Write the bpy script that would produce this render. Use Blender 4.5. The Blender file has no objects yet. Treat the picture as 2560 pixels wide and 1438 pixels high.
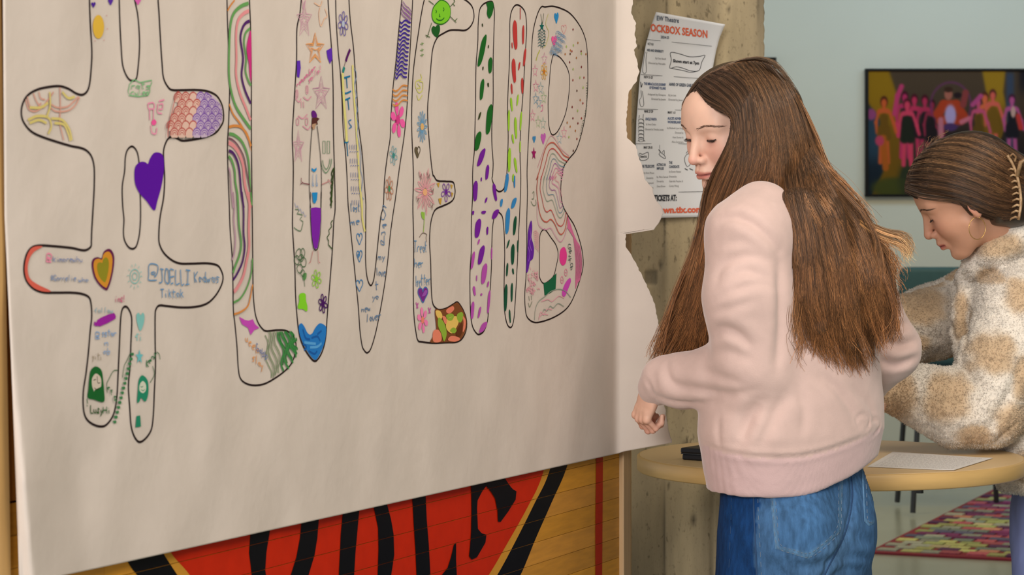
import bpy, math, random
import numpy as np
from mathutils import Vector, Matrix
from mathutils.bvhtree import BVHTree
from mathutils.geometry import tessellate_polygon

SC = bpy.context.scene
COL = SC.collection
# ---------------------------------------------------------------- camera
F = 6000.0            # focal length in pixels of the 2560 px wide frame
CAMZ = 1.29
HOR = 584.0           # image row of eye level
cam = bpy.data.cameras.new('camera')
cam_o = bpy.data.objects.new('camera', cam); COL.objects.link(cam_o)
cam_o.location = (0, 0, CAMZ); cam_o.rotation_euler = (math.pi/2, 0, 0)
cam.sensor_width = 36; cam.lens = 36*F/2560
cam.shift_y = -(719-HOR)/2560
cam.clip_start = 0.1; cam.clip_end = 60
cam.dof.use_dof = True; cam.dof.focus_distance = 4.15; cam.dof.aperture_fstop = 13.0
SC.camera = cam_o
# ---------------------------------------------------------------- world, lights, exposure
w = bpy.data.worlds.new('world'); SC.world = w; w.use_nodes = True
w.node_tree.nodes['Background'].inputs[0].default_value = (0.95, 0.94, 1.0, 1)
w.node_tree.nodes['Background'].inputs[1].default_value = 0.62
def area(name, loc, target, size, power, col, sy=None):
    l = bpy.data.lights.new(name, 'AREA'); l.energy = power; l.color = col; l.size = size
    if sy: l.shape = 'RECTANGLE'; l.size_y = sy
    o = bpy.data.objects.new(name, l); COL.objects.link(o); o.location = loc
    o.rotation_euler = (Vector(target)-Vector(loc)).to_track_quat('-Z', 'Y').to_euler()
    return o
area('lobby_ceiling_light', (1.2, 2.8, 2.95), (0.5, 4.0, 0.9), 1.6, 43, (1.0, 0.90, 0.78))
area('front_light', (-1.2, -1.4, 2.4), (0.5, 4.4, 1.1), 1.5, 176, (1.0, 0.97, 0.96), 1.2)  # unseen soft source behind the camera, set where it brightens the torn paper
area('gallery_cool_light', (2.4, 11.6, 3.1), (2.4, 13.3, 2.2), 3.0, 30, (0.48, 0.74, 1.0), 0.8)
area('gallery_warm_light', (2.0, 9.6, 3.1), (2.0, 13.0, 0.3), 2.5, 54, (1.0, 0.79, 0.46), 1.0)
SC.view_settings.view_transform = 'Standard'; SC.view_settings.look = 'None'
SC.view_settings.exposure = 0.0; SC.view_settings.gamma = 1.0
SC.view_settings.use_curve_mapping = False

# ---------------------------------------------------------------- helpers
def W(px, py, Y):
    return Vector(((px-1280)/F*Y, Y, CAMZ-(py-HOR)/F*Y))
def proj(v):
    return (1280+v[0]/v[1]*F, HOR-(v[2]-CAMZ)/v[1]*F)
def lin(c):
    c = np.asarray(c, dtype=float)/255.0
    return np.where(c <= 0.04045, c/12.92, ((c+0.055)/1.055)**2.4)
def tag(o, label=None, cat=None, group=None, kind=None):
    if label: o['label'] = label
    if cat: o['category'] = cat
    if group: o['group'] = group
    if kind: o['kind'] = kind
    return o
def empty(name, loc=(0, 0, 0), label=None, cat=None, group=None):
    o = bpy.data.objects.new(name, None); COL.objects.link(o); o.location = loc
    o.empty_display_size = 0.05
    return tag(o, label, cat, group)
def link(name, me, material=None, parent=None, smooth=False):
    o = bpy.data.objects.new(name, me); COL.objects.link(o)
    if material is not None and not me.materials:
        for m in (material if isinstance(material, (list, tuple)) else [material]): me.materials.append(m)
    if parent is not None:
        o.parent = parent
        o.matrix_parent_inverse = Matrix.Translation(-parent.location)
    if smooth:
        me.polygons.foreach_set('use_smooth', [True]*len(me.polygons))
    return o
def mesh(name, verts, faces, material=None, parent=None, smooth=False, cols=None, fcols=None):
    me = bpy.data.meshes.new(name)
    if isinstance(verts, np.ndarray): verts = verts.tolist()
    if isinstance(faces, np.ndarray): faces = faces.tolist()
    me.from_pydata(verts, [], faces); me.update()
    if cols is not None:
        a = me.color_attributes.new('Col', 'FLOAT_COLOR', 'POINT')
        c = np.ones((len(verts), 4)); c[:, :3] = cols
        a.data.foreach_set('color', c.ravel())
    if fcols is not None:
        a = me.color_attributes.new('Col', 'FLOAT_COLOR', 'CORNER')
        n = np.array([len(f) for f in faces]); c = np.ones((len(faces), 4)); c[:, :3] = fcols
        a.data.foreach_set('color', np.repeat(c, n, axis=0).ravel())
    return link(name, me, material, parent, smooth)
def sock(node, *names):
    for n in names:
        if n in node.inputs: return node.inputs[n]
def material(name, rgb=(200, 200, 200), rough=0.6, attr=False, noise=0.0, nscale=20, stretch=(1, 1, 1),
             bump=0.0, bscale=60, bdist=0.002, metal=0.0, spec=0.5, sheen=0.0, sss=0.0, rgb2=None, aniso=0.0, detail=4, trans=0.0):
    m = bpy.data.materials.new(name); m.use_nodes = True
    nt = m.node_tree; b = nt.nodes['Principled BSDF']
    L = nt.links.new
    b.inputs['Roughness'].default_value = rough; b.inputs['Metallic'].default_value = metal
    sock(b, 'Specular IOR Level', 'Specular').default_value = spec
    if sheen: sock(b, 'Sheen Weight').default_value = sheen; b.inputs['Sheen Roughness'].default_value = 0.5
    if sss:
        b.inputs['Subsurface Weight'].default_value = sss
        b.inputs['Subsurface Radius'].default_value = (0.012, 0.005, 0.003); b.inputs['Subsurface Scale'].default_value = 0.5
    if aniso: b.inputs['Anisotropic'].default_value = aniso
    tc = nt.nodes.new('ShaderNodeTexCoord'); mp = nt.nodes.new('ShaderNodeMapping'); mp.inputs['Scale'].default_value = stretch
    L(tc.outputs['Object'], mp.inputs['Vector'])
    if attr:
        a = nt.nodes.new('ShaderNodeVertexColor'); a.layer_name = 'Col'; base = a.outputs['Color']
    else:
        a = nt.nodes.new('ShaderNodeRGB'); a.outputs[0].default_value = (*lin(rgb), 1); base = a.outputs[0]
    if noise:
        n = nt.nodes.new('ShaderNodeTexNoise'); n.inputs['Scale'].default_value = nscale; n.inputs['Detail'].default_value = detail
        L(mp.outputs[0], n.inputs['Vector'])
        mx = nt.nodes.new('ShaderNodeMix'); mx.data_type = 'RGBA'
        mr = nt.nodes.new('ShaderNodeMapRange'); mr.inputs[1].default_value = 0.3; mr.inputs[2].default_value = 0.7
        L(n.outputs['Fac'], mr.inputs[0]); L(mr.outputs[0], mx.inputs['Factor'])
        if rgb2 is not None:
            L(base, mx.inputs[6]); mx.inputs[7].default_value = (*lin(rgb2), 1)
        else:
            hs = nt.nodes.new('ShaderNodeHueSaturation'); hs.inputs['Value'].default_value = 1-noise
            L(base, hs.inputs['Color']); L(hs.outputs[0], mx.inputs[6])
            hs2 = nt.nodes.new('ShaderNodeHueSaturation'); hs2.inputs['Value'].default_value = 1+noise
            L(base, hs2.inputs['Color']); L(hs2.outputs[0], mx.inputs[7])
        base = mx.outputs[2]
    L(base, b.inputs['Base Color'])
    if bump:
        n = nt.nodes.new('ShaderNodeTexNoise'); n.inputs['Scale'].default_value = bscale; n.inputs['Detail'].default_value = 5
        L(mp.outputs[0], n.inputs['Vector'])
        bp = nt.nodes.new('ShaderNodeBump'); bp.inputs['Strength'].default_value = bump; bp.inputs['Distance'].default_value = bdist
        L(n.outputs['Fac'], bp.inputs['Height']); L(bp.outputs[0], b.inputs['Normal'])
    return m
class MB:
    "collects boxes, bars and lathes into one mesh"
    def __init__(s): s.v = []; s.f = []
    def add(s, v, f):
        n = len(s.v); s.v += [tuple(p) for p in v]; s.f += [tuple(i+n for i in q) for q in f]; return s
    def box(s, c, d, R=None):
        v = [Vector((x*d[0]/2, y*d[1]/2, z*d[2]/2)) for x in (-1, 1) for y in (-1, 1) for z in (-1, 1)]
        if R is not None: v = [R @ p for p in v]
        return s.add([p+Vector(c) for p in v], [(0, 1, 3, 2), (4, 6, 7, 5), (0, 4, 5, 1), (2, 3, 7, 6), (0, 2, 6, 4), (1, 5, 7, 3)])
    def tube(s, pts, r, n=8, caps=True):
        pts = [Vector(p) for p in pts]; rs = r if isinstance(r, (list, tuple)) else [r]*len(pts)
        V = []; up = Vector((0.13, 0.21, 1)).normalized()
        for i, p in enumerate(pts):
            t = (pts[min(i+1, len(pts)-1)]-pts[max(i-1, 0)]).normalized()
            a = t.cross(up)
            if a.length < 1e-3: a = t.cross(Vector((1, 0, 0)))
            a.normalize(); b = t.cross(a)
            V += [p+rs[i]*(math.cos(2*math.pi*k/n)*a+math.sin(2*math.pi*k/n)*b) for k in range(n)]
        Fc = [(i*n+k, i*n+(k+1) % n, (i+1)*n+(k+1) % n, (i+1)*n+k) for i in range(len(pts)-1) for k in range(n)]
        if caps: Fc += [tuple(range(n))[::-1], tuple((len(pts)-1)*n+k for k in range(n))]
        return s.add(V, Fc)
    def lathe(s, c, prof, n=48):
        V = [(c[0]+r*math.cos(2*math.pi*k/n), c[1]+r*math.sin(2*math.pi*k/n), c[2]+z) for r, z in prof for k in range(n)]
        m = len(prof)
        Fc = [(i*n+k, i*n+(k+1) % n, (i+1)*n+(k+1) % n, (i+1)*n+k) for i in range(m-1) for k in range(n)]
        Fc += [tuple(range(n))[::-1], tuple((m-1)*n+k for k in range(n))]
        return s.add(V, Fc)
    def build(s, name, mat, parent=None, smooth=False, bevel=0):
        o = mesh(name, s.v, s.f, mat, parent, smooth)
        if bevel:
            b = o.modifiers.new('bevel', 'BEVEL'); b.width = bevel; b.segments = 2; b.limit_method = 'ANGLE'
        return o
def catmull(P, n=6, closed=False):
    P = np.asarray(P, float)
    if len(P) < 3: return P
    if closed: Q = np.vstack([P[-1], P, P[0], P[1]])
    else: Q = np.vstack([2*P[0]-P[1], P, 2*P[-1]-P[-2]])
    out = []
    for i in range(1, len(Q)-2):
        p0, p1, p2, p3 = Q[i-1:i+3]
        t = np.linspace(0, 1, n, endpoint=False)[:, None]
        out.append(0.5*((2*p1)+(-p0+p2)*t+(2*p0-5*p1+4*p2-p3)*t**2+(-p0+3*p1-3*p2+p3)*t**3))
    out = np.vstack(out)
    return out if closed else np.vstack([out, Q[-2]])
def ribbon2d(P, w, closed=False):
    "left/right outlines of a polyline in 2D with half width w"
    P = np.asarray(P, float)
    if closed: T = np.roll(P, -1, 0)-np.roll(P, 1, 0)
    else:
        T = np.gradient(P, axis=0)
    T /= np.maximum(np.linalg.norm(T, axis=1, keepdims=True), 1e-9)
    N = np.stack([-T[:, 1], T[:, 0]], 1)*w
    return P+N, P-N

# ---------------------------------------------------------------- signed-distance modelling
class SDF:
    def __init__(s, lo, hi, h):
        s.lo = np.array(lo, float); s.h = h
        s.n = np.ceil((np.array(hi)-s.lo)/h).astype(int)+1
        s.ax = [s.lo[i]+h*np.arange(s.n[i]) for i in range(3)]
        s.D = np.full(tuple(s.n), 1.0, np.float32)
    def ap(s, fn, blo, bhi, k=0.01, op='u'):
        m = k+3*s.h
        sl = []; 
        for i in range(3):
            a = int(max(0, math.floor((blo[i]-m-s.lo[i])/s.h))); b = int(min(s.n[i], math.ceil((bhi[i]+m-s.lo[i])/s.h)+1))
            if b <= a: return s
            sl.append(slice(a, b))
        x = s.ax[0][sl[0]][:, None, None]; y = s.ax[1][sl[1]][None, :, None]; z = s.ax[2][sl[2]][None, None, :]
        d = fn(x, y, z); A = s.D[tuple(sl)]
        if op == 'u':
            hh = np.clip(0.5+0.5*(A-d)/k, 0, 1); r = A*(1-hh)+d*hh-k*hh*(1-hh)
        else:
            hh = np.clip(0.5+0.5*(A+d)/k, 0, 1); hh = np.clip(0.5-0.5*(A+d)/k, 0, 1); r = A*(1-hh)-d*hh+k*hh*(1-hh)
        s.D[tuple(sl)] = r
        return s
    def cap(s, a, b, ra, rb=None, k=0.01, op='u'):
        a = np.array(a, float); b = np.array(b, float); rb = ra if rb is None else rb
        ab = b-a; L2 = max(float(ab@ab), 1e-12)
        def fn(x, y, z):
            px, py, pz = x-a[0], y-a[1], z-a[2]
            t = np.clip((px*ab[0]+py*ab[1]+pz*ab[2])/L2, 0, 1)
            return np.sqrt((px-t*ab[0])**2+(py-t*ab[1])**2+(pz-t*ab[2])**2)-(ra+(rb-ra)*t)
        r = max(ra, rb)
        return s.ap(fn, np.minimum(a, b)-r, np.maximum(a, b)+r, k, op)
    def chain(s, pts, rs, k=0.01, op='u'):
        for i in range(len(pts)-1): s.cap(pts[i], pts[i+1], rs[i], rs[i+1], k, op)
        return s
    def ell(s, c, r, R=None, k=0.01, op='u'):
        c = np.array(c, float); r = np.array(r, float)
        M = np.eye(3) if R is None else np.array(R).T
        def fn(x, y, z):
            px, py, pz = x-c[0], y-c[1], z-c[2]
            q = [M[i, 0]*px+M[i, 1]*py+M[i, 2]*pz for i in range(3)]
            k0 = np.sqrt(sum((q[i]/r[i])**2 for i in range(3))); k1 = np.sqrt(sum((q[i]/r[i]**2)**2 for i in range(3)))
            return k0*(k0-1)/np.maximum(k1, 1e-6)
        m = r.max()
        return s.ap(fn, c-m, c+m, k, op)
    def loft(s, zs, cx, cy, a, b, yaw, k=0.02, op='u'):
        "stack of ellipses: half-width a along direction yaw, half-depth b across it"
        zs = np.array(zs); o = np.argsort(zs); zs = zs[o]; cx, cy, a, b = [np.array(q)[o] for q in (cx, cy, a, b)]
        cyw, syw = math.cos(yaw), math.sin(yaw)
        def fn(x, y, z):
            X = np.interp(z, zs, cx); Y = np.interp(z, zs, cy); A = np.interp(z, zs, a); B = np.interp(z, zs, b)
            u = (x-X)*cyw+(y-Y)*syw; v = -(x-X)*syw+(y-Y)*cyw
            rho = np.sqrt((u/A)**2+(v/B)**2); d = (rho-1)*np.minimum(A, B)
            dz = np.maximum(zs[0]-z, z-zs[-1])
            return np.maximum(d, dz)
        m = max(a.max(), b.max())
        return s.ap(fn, (cx.min()-m, cy.min()-m, zs[0]), (cx.max()+m, cy.max()+m, zs[-1]), k, op)
    def warp(s, fn):
        x = s.ax[0][:, None, None]; y = s.ax[1][None, :, None]; z = s.ax[2][None, None, :]
        near = np.abs(s.D) < 0.05
        s.D = np.where(near, s.D+fn(x, y, z).astype(np.float32), s.D)
        return s
    def surface(s):
        D = s.D; I = D < 0
        for ax in range(3):                      # keep the surface closed at the box
            sl = [slice(None)]*3
            for e in (0, -1):
                sl[ax] = e; D[tuple(sl)] = np.maximum(D[tuple(sl)], s.h*0.3)
        I = D < 0
        n = np.array(D.shape)
        c = np.zeros(tuple(n-1), np.int8)
        for i in (0, 1):
            for j in (0, 1):
                for k in (0, 1):
                    c += I[i:n[0]-1+i, j:n[1]-1+j, k:n[2]-1+k]
        act = np.argwhere((c > 0) & (c < 8))
        idx = -np.ones(tuple(n-1), np.int64); idx[tuple(act.T)] = np.arange(len(act))
        acc = np.zeros((len(act), 3)); cnt = np.zeros(len(act))
        cor = [(i, j, k) for i in (0, 1) for j in (0, 1) for k in (0, 1)]
        for a in cor:
            for ax in range(3):
                if a[ax] == 1: continue
                b = list(a); b[ax] = 1
                da = D[act[:, 0]+a[0], act[:, 1]+a[1], act[:, 2]+a[2]]; db = D[act[:, 0]+b[0], act[:, 1]+b[1], act[:, 2]+b[2]]
                cr = (da < 0) != (db < 0)
                t = np.where(cr, da/np.where(cr, da-db, 1), 0)
                p = np.array(a, float)[None, :].repeat(len(act), 0); p[:, ax] += t
                acc[cr] += p[cr]; cnt[cr] += 1
        V = s.lo+s.h*(act+acc/cnt[:, None])
        Fs = []
        for ax in range(3):
            u, v = (ax+1) % 3, (ax+2) % 3
            sa = [slice(1, -1)]*3; sa[ax] = slice(0, -1); sb = list(sa); sb[ax] = slice(1, None)
            A = I[tuple(sa)]; B = I[tuple(sb)]
            for flip in (0, 1):
                e = np.argwhere(A & ~B if not flip else ~A & B)
                if not len(e): continue
                off = np.array([1, 1, 1]); off[ax] = 0; e = e+off
                q = []
                for du, dv in ((0, 0), (-1, 0), (-1, -1), (0, -1)):
                    m = e.copy(); m[:, u] += du; m[:, v] += dv
                    q.append(idx[m[:, 0], m[:, 1], m[:, 2]])
                q = np.stack(q, 1)
                Fs.append(q[:, ::-1] if flip else q)
        Fa = np.vstack(Fs); Fa = Fa[(Fa >= 0).all(1)]
        return V, Fa
def laplace(V, Fa, it=2, lam=0.5):
    E = np.vstack([Fa[:, [0, 1]], Fa[:, [1, 2]], Fa[:, [2, 3]], Fa[:, [3, 0]]])
    for _ in range(it):
        S = np.zeros_like(V); c = np.zeros(len(V))
        for k in range(3):
            S[:, k] = np.bincount(E[:, 0], V[E[:, 1], k], len(V))+np.bincount(E[:, 1], V[E[:, 0], k], len(V))
        c = np.bincount(E[:, 0], minlength=len(V))+np.bincount(E[:, 1], minlength=len(V))
        V = V+lam*(S/np.maximum(c, 1)[:, None]-V)
    return V
def vnormals(V, Fa):
    n = np.cross(V[Fa[:, 2]]-V[Fa[:, 0]], V[Fa[:, 3]]-V[Fa[:, 1]])
    N = np.zeros_like(V)
    for k in range(4):
        for a in range(3): N[:, a] += np.bincount(Fa[:, k], n[:, a], len(V))
    return N/np.maximum(np.linalg.norm(N, axis=1, keepdims=True), 1e-12)
def snoise(P, sc, seed=0, oct=3):
    "cheap smooth noise, about -1..1"
    r = np.random.RandomState(seed); out = 0; amp = 1.0
    P = np.asarray(P)
    for o in range(oct):
        for _ in range(4):
            d = r.normal(size=3); d /= np.linalg.norm(d); d2 = r.normal(size=3); ph = r.uniform(0, 6.28, 2)
            out = out+amp*0.35*np.sin(sc*(P@d)+ph[0]+1.3*np.sin(sc*0.6*(P@d2)+ph[1]))
        sc *= 2.1; amp *= 0.5
    return out
rng = random.Random(7)
# ================================================================ setting
YW = 13.3
M_floor = material('polished_concrete', (168, 174, 162), 0.22, noise=0.05, nscale=2.5, spec=0.5)
M_wall = material('painted_wall', (194, 196, 184), 0.75, noise=0.02, nscale=1.5)
M_ceil = material('ceiling_paint', (205, 203, 196), 0.9)
tag(MB().box((1.0, 6.2, -0.05), (12, 15, 0.1)).build('floor', M_floor), kind='structure')
tag(MB().box((1.0, YW+0.06, 1.65), (12, 0.12, 3.3)).build('wall_back', M_wall), kind='structure')
tag(MB().box((6.95, 6.2, 1.65), (0.12, 15, 3.3)).build('wall_right', M_wall), kind='structure')
tag(MB().box((1.0, 6.2, 3.36), (12, 15, 0.1)).build('ceiling', M_ceil), kind='structure')

# concrete column with board marks
M_conc = material('board_marked_concrete', attr=True, rough=0.85, noise=.1, nscale=5, stretch=(4, 4, 0.7), bump=0.35, bscale=30, bdist=0.003, detail=9)
def spots(m):
    "dark air holes and grainy stains in the cast surface"
    nt = m.node_tree; b = nt.nodes['Principled BSDF']; L = nt.links.new; src = b.inputs['Base Color'].links[0].from_socket
    tc = [n for n in nt.nodes if n.type == 'TEX_COORD'][0]
    for sc_, lo, hi, st, vs in ((95, .62, .72, .6, (1, 1, .5)), (240, .58, .75, .3, (1, 1, .5)), (2.6, .45, .75, .12, (6, 6, .5))):
        mp = nt.nodes.new('ShaderNodeMapping'); mp.inputs['Scale'].default_value = vs; L(tc.outputs['Object'], mp.inputs['Vector'])
        n = nt.nodes.new('ShaderNodeTexNoise'); n.inputs['Scale'].default_value = sc_; n.inputs['Detail'].default_value = 3; L(mp.outputs[0], n.inputs['Vector'])
        mr = nt.nodes.new('ShaderNodeMapRange'); mr.inputs[1].default_value = lo; mr.inputs[2].default_value = hi; mr.inputs[4].default_value = st; L(n.outputs['Fac'], mr.inputs[0])
        mx = nt.nodes.new('ShaderNodeMix'); mx.data_type = 'RGBA'; L(mr.outputs[0], mx.inputs['Factor']); L(src, mx.inputs[6]); mx.inputs[7].default_value = (*lin((78, 66, 44)), 1)
        src = mx.outputs[2]
    L(src, b.inputs['Base Color'])
spots(M_conc)
YC = 5.32
def concrete():
    nx, nz = 170, 420
    x0, x1, z0, z1 = -0.22, (1911-1280)/F*YC, 0.0, 3.3
    xs = np.linspace(x0, x1, nx); zs = np.linspace(z0, z1, nz)
    V = []; r = random.Random(3)
    seams = [x0+0.035+0.105*i for i in range(9)]
    pits = [(r.uniform(x0, x1), r.uniform(0.6, 2.1), r.uniform(0.003, 0.008)) for _ in range(170)]
    for z in zs:
        for x in xs:
            d = 0.004*math.sin(x*41+1.5*math.sin(z*5))*math.sin(z*7+x*9)
            for k, sx in enumerate(seams):
                q = x-sx-0.003*math.sin(z*9+k)
                if abs(q) < 0.006: d += 0.005*(1-abs(q)/0.006)*(.6+.4*math.sin(z*13+k))
            V.append((x, YC+d, z))
    V = np.array(V)
    for a, b, rr in pits:
        q = ((V[:, 0]-a)/rr)**2+((V[:, 2]-b)/(rr*2.2))**2
        V[:, 1] += 0.005*np.exp(-q)
    pc = W(1626, 695, YC); sq = (np.abs(V[:, 0]-pc.x) < .0145) & (np.abs(V[:, 2]-pc.z) < .0165); V[sq, 1] += .005+.002*np.sin(V[sq, 0]*900)*np.sin(V[sq, 2]*800)
    # right edge a little ragged
    m = V[:, 0] > x1-1e-6
    V[m, 0] += 0.0009*np.sin(V[m, 2]*160)+0.0008*np.sin(V[m, 2]*471)
    base = np.tile(np.array([174, 156, 122.]), (len(V), 1)); darken = np.zeros(len(V))  # grooves and pits darkened in the colour; their relief alone shows little shade
    for k, sx in enumerate(seams):
        q = np.abs(V[:, 0]-sx-.003*np.sin(V[:, 2]*9+k)); darken = np.maximum(darken, .42*np.exp(-(q/.0035)**2)*(.55+.45*np.sin(V[:, 2]*17+k*2)))
        darken = np.maximum(darken, .12*((V[:, 0]-sx > 0) & (V[:, 0]-sx < .105))*((k*7) % 3 == 1))
    for a, b, rr in pits: darken = np.maximum(darken, .5*np.exp(-(((V[:, 0]-a)/(rr*.7))**2+((V[:, 2]-b)/(rr*1.6))**2)))
    pc0 = W(1626, 695, YC); darken = np.maximum(darken, .35*((np.abs(V[:, 0]-pc0.x) < .0145) & (np.abs(V[:, 2]-pc0.z) < .0165)))
    streak = .09*snoise(V*np.array([1, 0, .12]), 60, 6, 4)
    base = base*(1-darken[:, None])*(1+streak[:, None])
    Fa = [(j*nx+i, j*nx+i+1, (j+1)*nx+i+1, (j+1)*nx+i) for j in range(nz-1) for i in range(nx-1)]
    n = len(V); V = V.tolist()
    back = []
    for j in range(nz):
        V.append((x0, YC+0.5, zs[j])); V.append((V[j*nx+nx-1][0], YC+0.5, zs[j]))
    for j in range(nz-1):
        a, b = n+2*j, n+2*j+2
        Fa += [(j*nx, (j+1)*nx, b, a), ((j+1)*nx+nx-1, j*nx+nx-1, a+1, b+1), (a+1, a, b, b+1)]
    cols_ = np.vstack([base, np.tile(np.array([168, 152, 118.]), (len(V)-n, 1))])
    me = mesh('concrete_column', V, Fa, M_conc, smooth=True, cols=lin(np.clip(cols_, 0, 255)))
    return tag(me, kind='structure', label='rough board-marked concrete column behind the paper banner')
concrete()

# ---------------------------------------------------------------- wall things
M_black = material('black_frame', (12, 11, 12), 0.6, spec=.15)
M_print = material('photo_print', attr=True, rough=0.7, spec=.08)
def picture():
    t = empty('framed_picture', W(2400, 330, YW-0.02), 'black-framed wide photograph of stage performers under pink and yellow light, on the back wall', 'picture')
    Y = YW-0.03
    x0, x1, y0, y1 = 2163, 2650, 172, 492
    sc = YW/F
    def bar(a, b, c, d): 
        p = W((a+c)/2, (b+d)/2, Y); return MB().box(p, (abs(c-a)*sc, 0.035, abs(d-b)*sc))
    for q in ((x0, y0, x1, y0+6), (x0, y1-6, x1, y1), (x0, y0+6, x0+7, y1-6), (x1-7, y0+6, x1, y1-6)):
        bar(*q).build('frame_bar', M_black, t)
    nx, ny = 300, 200
    X, Yp = np.meshgrid(np.linspace(x0+7, x1-7, nx), np.linspace(y0+6, y1-6, ny))
    C = np.zeros(X.shape+(3,)); 
    def put(mask, col):
        C[:] = C*(1-mask[..., None])+np.array(col, float)*mask[..., None]
    def soft(v, w=4.0): return 1/(1+np.exp(-np.clip(v/w*3, -30, 30)))
    C[:] = (38, 30, 30)
    put(soft(300-Yp, 90), (80, 64, 48)); 
    put(soft(2330-X, 20)*soft(Yp-330, 40), (40, 48, 34))
    def ell(cx, cy, rx, ry, col, a=1.0, w=.25):
        r = np.sqrt(((X-cx)/rx)**2+((Yp-cy)/ry)**2); put(soft(1-r, w)*a, col)
    def limb(pts, rad, col, a=1.0):
        for (ax, ay), (bx, by) in zip(pts[:-1], pts[1:]):
            L = (bx-ax)**2+(by-ay)**2+1e-6; t_ = np.clip(((X-ax)*(bx-ax)+(Yp-ay)*(by-ay))/L, 0, 1)
            d = np.hypot(X-ax-t_*(bx-ax), Yp-ay-t_*(by-ay)); put(soft(rad-d, 3)*a, col)
    # light beams of the stage
    edge = np.interp(Yp, [175, 230, 300, 360, 420, 490], [2222, 2240, 2255, 2262, 2255, 2235])
    lo = np.interp(Yp, [175, 250, 300, 360, 420, 490], [2150, 2165, 2200, 2214, 2212, 2178])
    put(soft(edge-X, 5)*soft(X-lo, 5), (150, 112, 18)); put(soft(edge-X, 5)*soft(X-lo, 5)*soft(Yp-300, 60)*.55, (90, 62, 20))
    put(soft(2210-X, 6)*soft(Yp-270, 20)*soft(430-Yp, 20)*soft(lo-X, 5), (42, 66, 84))
    put(soft(2208-X, 8)*soft(Yp-400, 30)*soft(lo-X, 5), (24, 36, 48))
    e2 = np.interp(Yp, [175, 230, 290, 350, 400, 490], [2514, 2508, 2520, 2500, 2475, 2460]); l2 = np.interp(Yp, [175, 230, 290, 350, 400, 490], [2455, 2465, 2452, 2440, 2452, 2440])
    put(soft(e2-X, 4)*soft(X-l2, 4), (160, 122, 28)); put(soft(e2-X, 4)*soft(X-l2, 4)*soft(Yp-270, 25), (112, 82, 20))
    put(soft(2535-X, 6)*soft(X-2516, 5)*soft(Yp-180, 10)*soft(380-Yp, 40), (58, 70, 92))
    ell(2235, 470, 55, 26, (70, 74, 30)); ell(2290, 450, 45, 60, (48, 56, 36), .7)
    # performers
    def performer(cx, hy, dress, skin, h=1.0, dw=19, dl=55):
        dk = tuple(c*.35 for c in skin); ell(cx, hy-2, 9*h, 13*h, dk); ell(cx, hy+1, 6.5*h, 9*h, skin, 1, .4)
        limb([(cx, hy+8), (cx, hy+18)], 4*h, skin); limb([(cx-9, hy+22), (cx+9, hy+22)], 6*h, skin)
        limb([(cx-14, hy+24), (cx-20, hy+50), (cx-17, hy+76)], 3.6*h, skin); limb([(cx+14, hy+24), (cx+24, hy+52), (cx+30, hy+74)], 3.6*h, skin)
        limb([(cx-7, hy+92), (cx-9, hy+150)], 5*h, skin); limb([(cx+7, hy+92), (cx+10, hy+150)], 5*h, skin)
        limb([(cx, hy+38), (cx, hy+60)], 10*h, dress); limb([(cx-5, hy+66), (cx-7, hy+86)], 10*h, dress); limb([(cx+5, hy+66), (cx+8, hy+86)], 10*h, dress)
    performer(2262, 243, (40, 30, 34), (190, 50, 100)); performer(2286, 250, (36, 28, 32), (196, 52, 90)); performer(2312, 252, (30, 26, 30), (180, 48, 84))
    limb([(2236, 285), (2244, 240), (2254, 216)], 6, (196, 60, 110)); limb([(2240, 310), (2246, 340)], 5, (214, 60, 100))
    performer(2210, 256, (112, 78, 20), (206, 92, 46), 1.05); limb([(2208, 345), (2214, 420)], 8, (178, 92, 30))
    performer(2268, 262, (34, 38, 28), (214, 66, 96), 1.1, 18, 40)
    performer(2330, 262, (34, 26, 30), (150, 44, 70), .9)
    r = np.hypot((X-2377)/50, (Yp-262)/56); put(np.exp(-((r-1)/.06)**2)*.65, (112, 52, 104))
    limb([(2345, 285), (2360, 262), (2390, 262), (2408, 290)], 12, (176, 62, 32)); limb([(2352, 300), (2402, 300)], 12, (170, 58, 34))
    ell(2371, 236, 10, 14, (170, 100, 84)); ell(2371, 224, 11, 7, (62, 40, 30)); ell(2376, 288, 14, 26, (178, 160, 208)); ell(2376, 318, 17, 10, (76, 50, 100))
    limb([(2408, 262), (2414, 232)], 8, (140, 60, 60)); ell(2394, 238, 10, 7, (40, 26, 30)); limb([(2352, 300), (2352, 345)], 7, (192, 112, 130)); limb([(2404, 305), (2424, 296)], 6, (204, 110, 130))
    performer(2462, 246, (118, 86, 24), (220, 106, 66), 1.1, 22); performer(2482, 238, (118, 86, 24), (220, 98, 84), 1.0, 18); performer(2446, 256, (96, 70, 24), (200, 80, 120), .9)
    limb([(2432, 262), (2452, 240)], 6, (184, 74, 130)); performer(2530, 250, (28, 26, 34), (184, 84, 140), 1.0, 16, 50); ell(2533, 280, 6, 14, (200, 160, 150))
    limb([(2545, 290), (2552, 320)], 6, (196, 56, 50)); ell(2199, 352, 11, 13, (190, 66, 96)); ell(2178, 286, 12, 14, (150, 70, 120))
    performer(2590, 248, (30, 30, 40), (190, 70, 90)); performer(2618, 252, (110, 80, 22), (210, 90, 60))
    put(soft(X-2548, 10)*soft(230-Yp, 30), (28, 26, 34))
    V = []
    for j in range(ny):
        for i in range(nx):
            V.append(tuple(W(X[j, i], Yp[j, i], YW-0.035)))
    I, J = np.meshgrid(np.arange(nx-1), np.arange(ny-1)); q = (J*nx+I).ravel()
    mesh('photo_print', V, np.stack([q, q+nx, q+nx+1, q+1], 1), M_print, t, cols=lin(np.clip(C*.86, 0, 255)).reshape(-1, 3))
picture()
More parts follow.
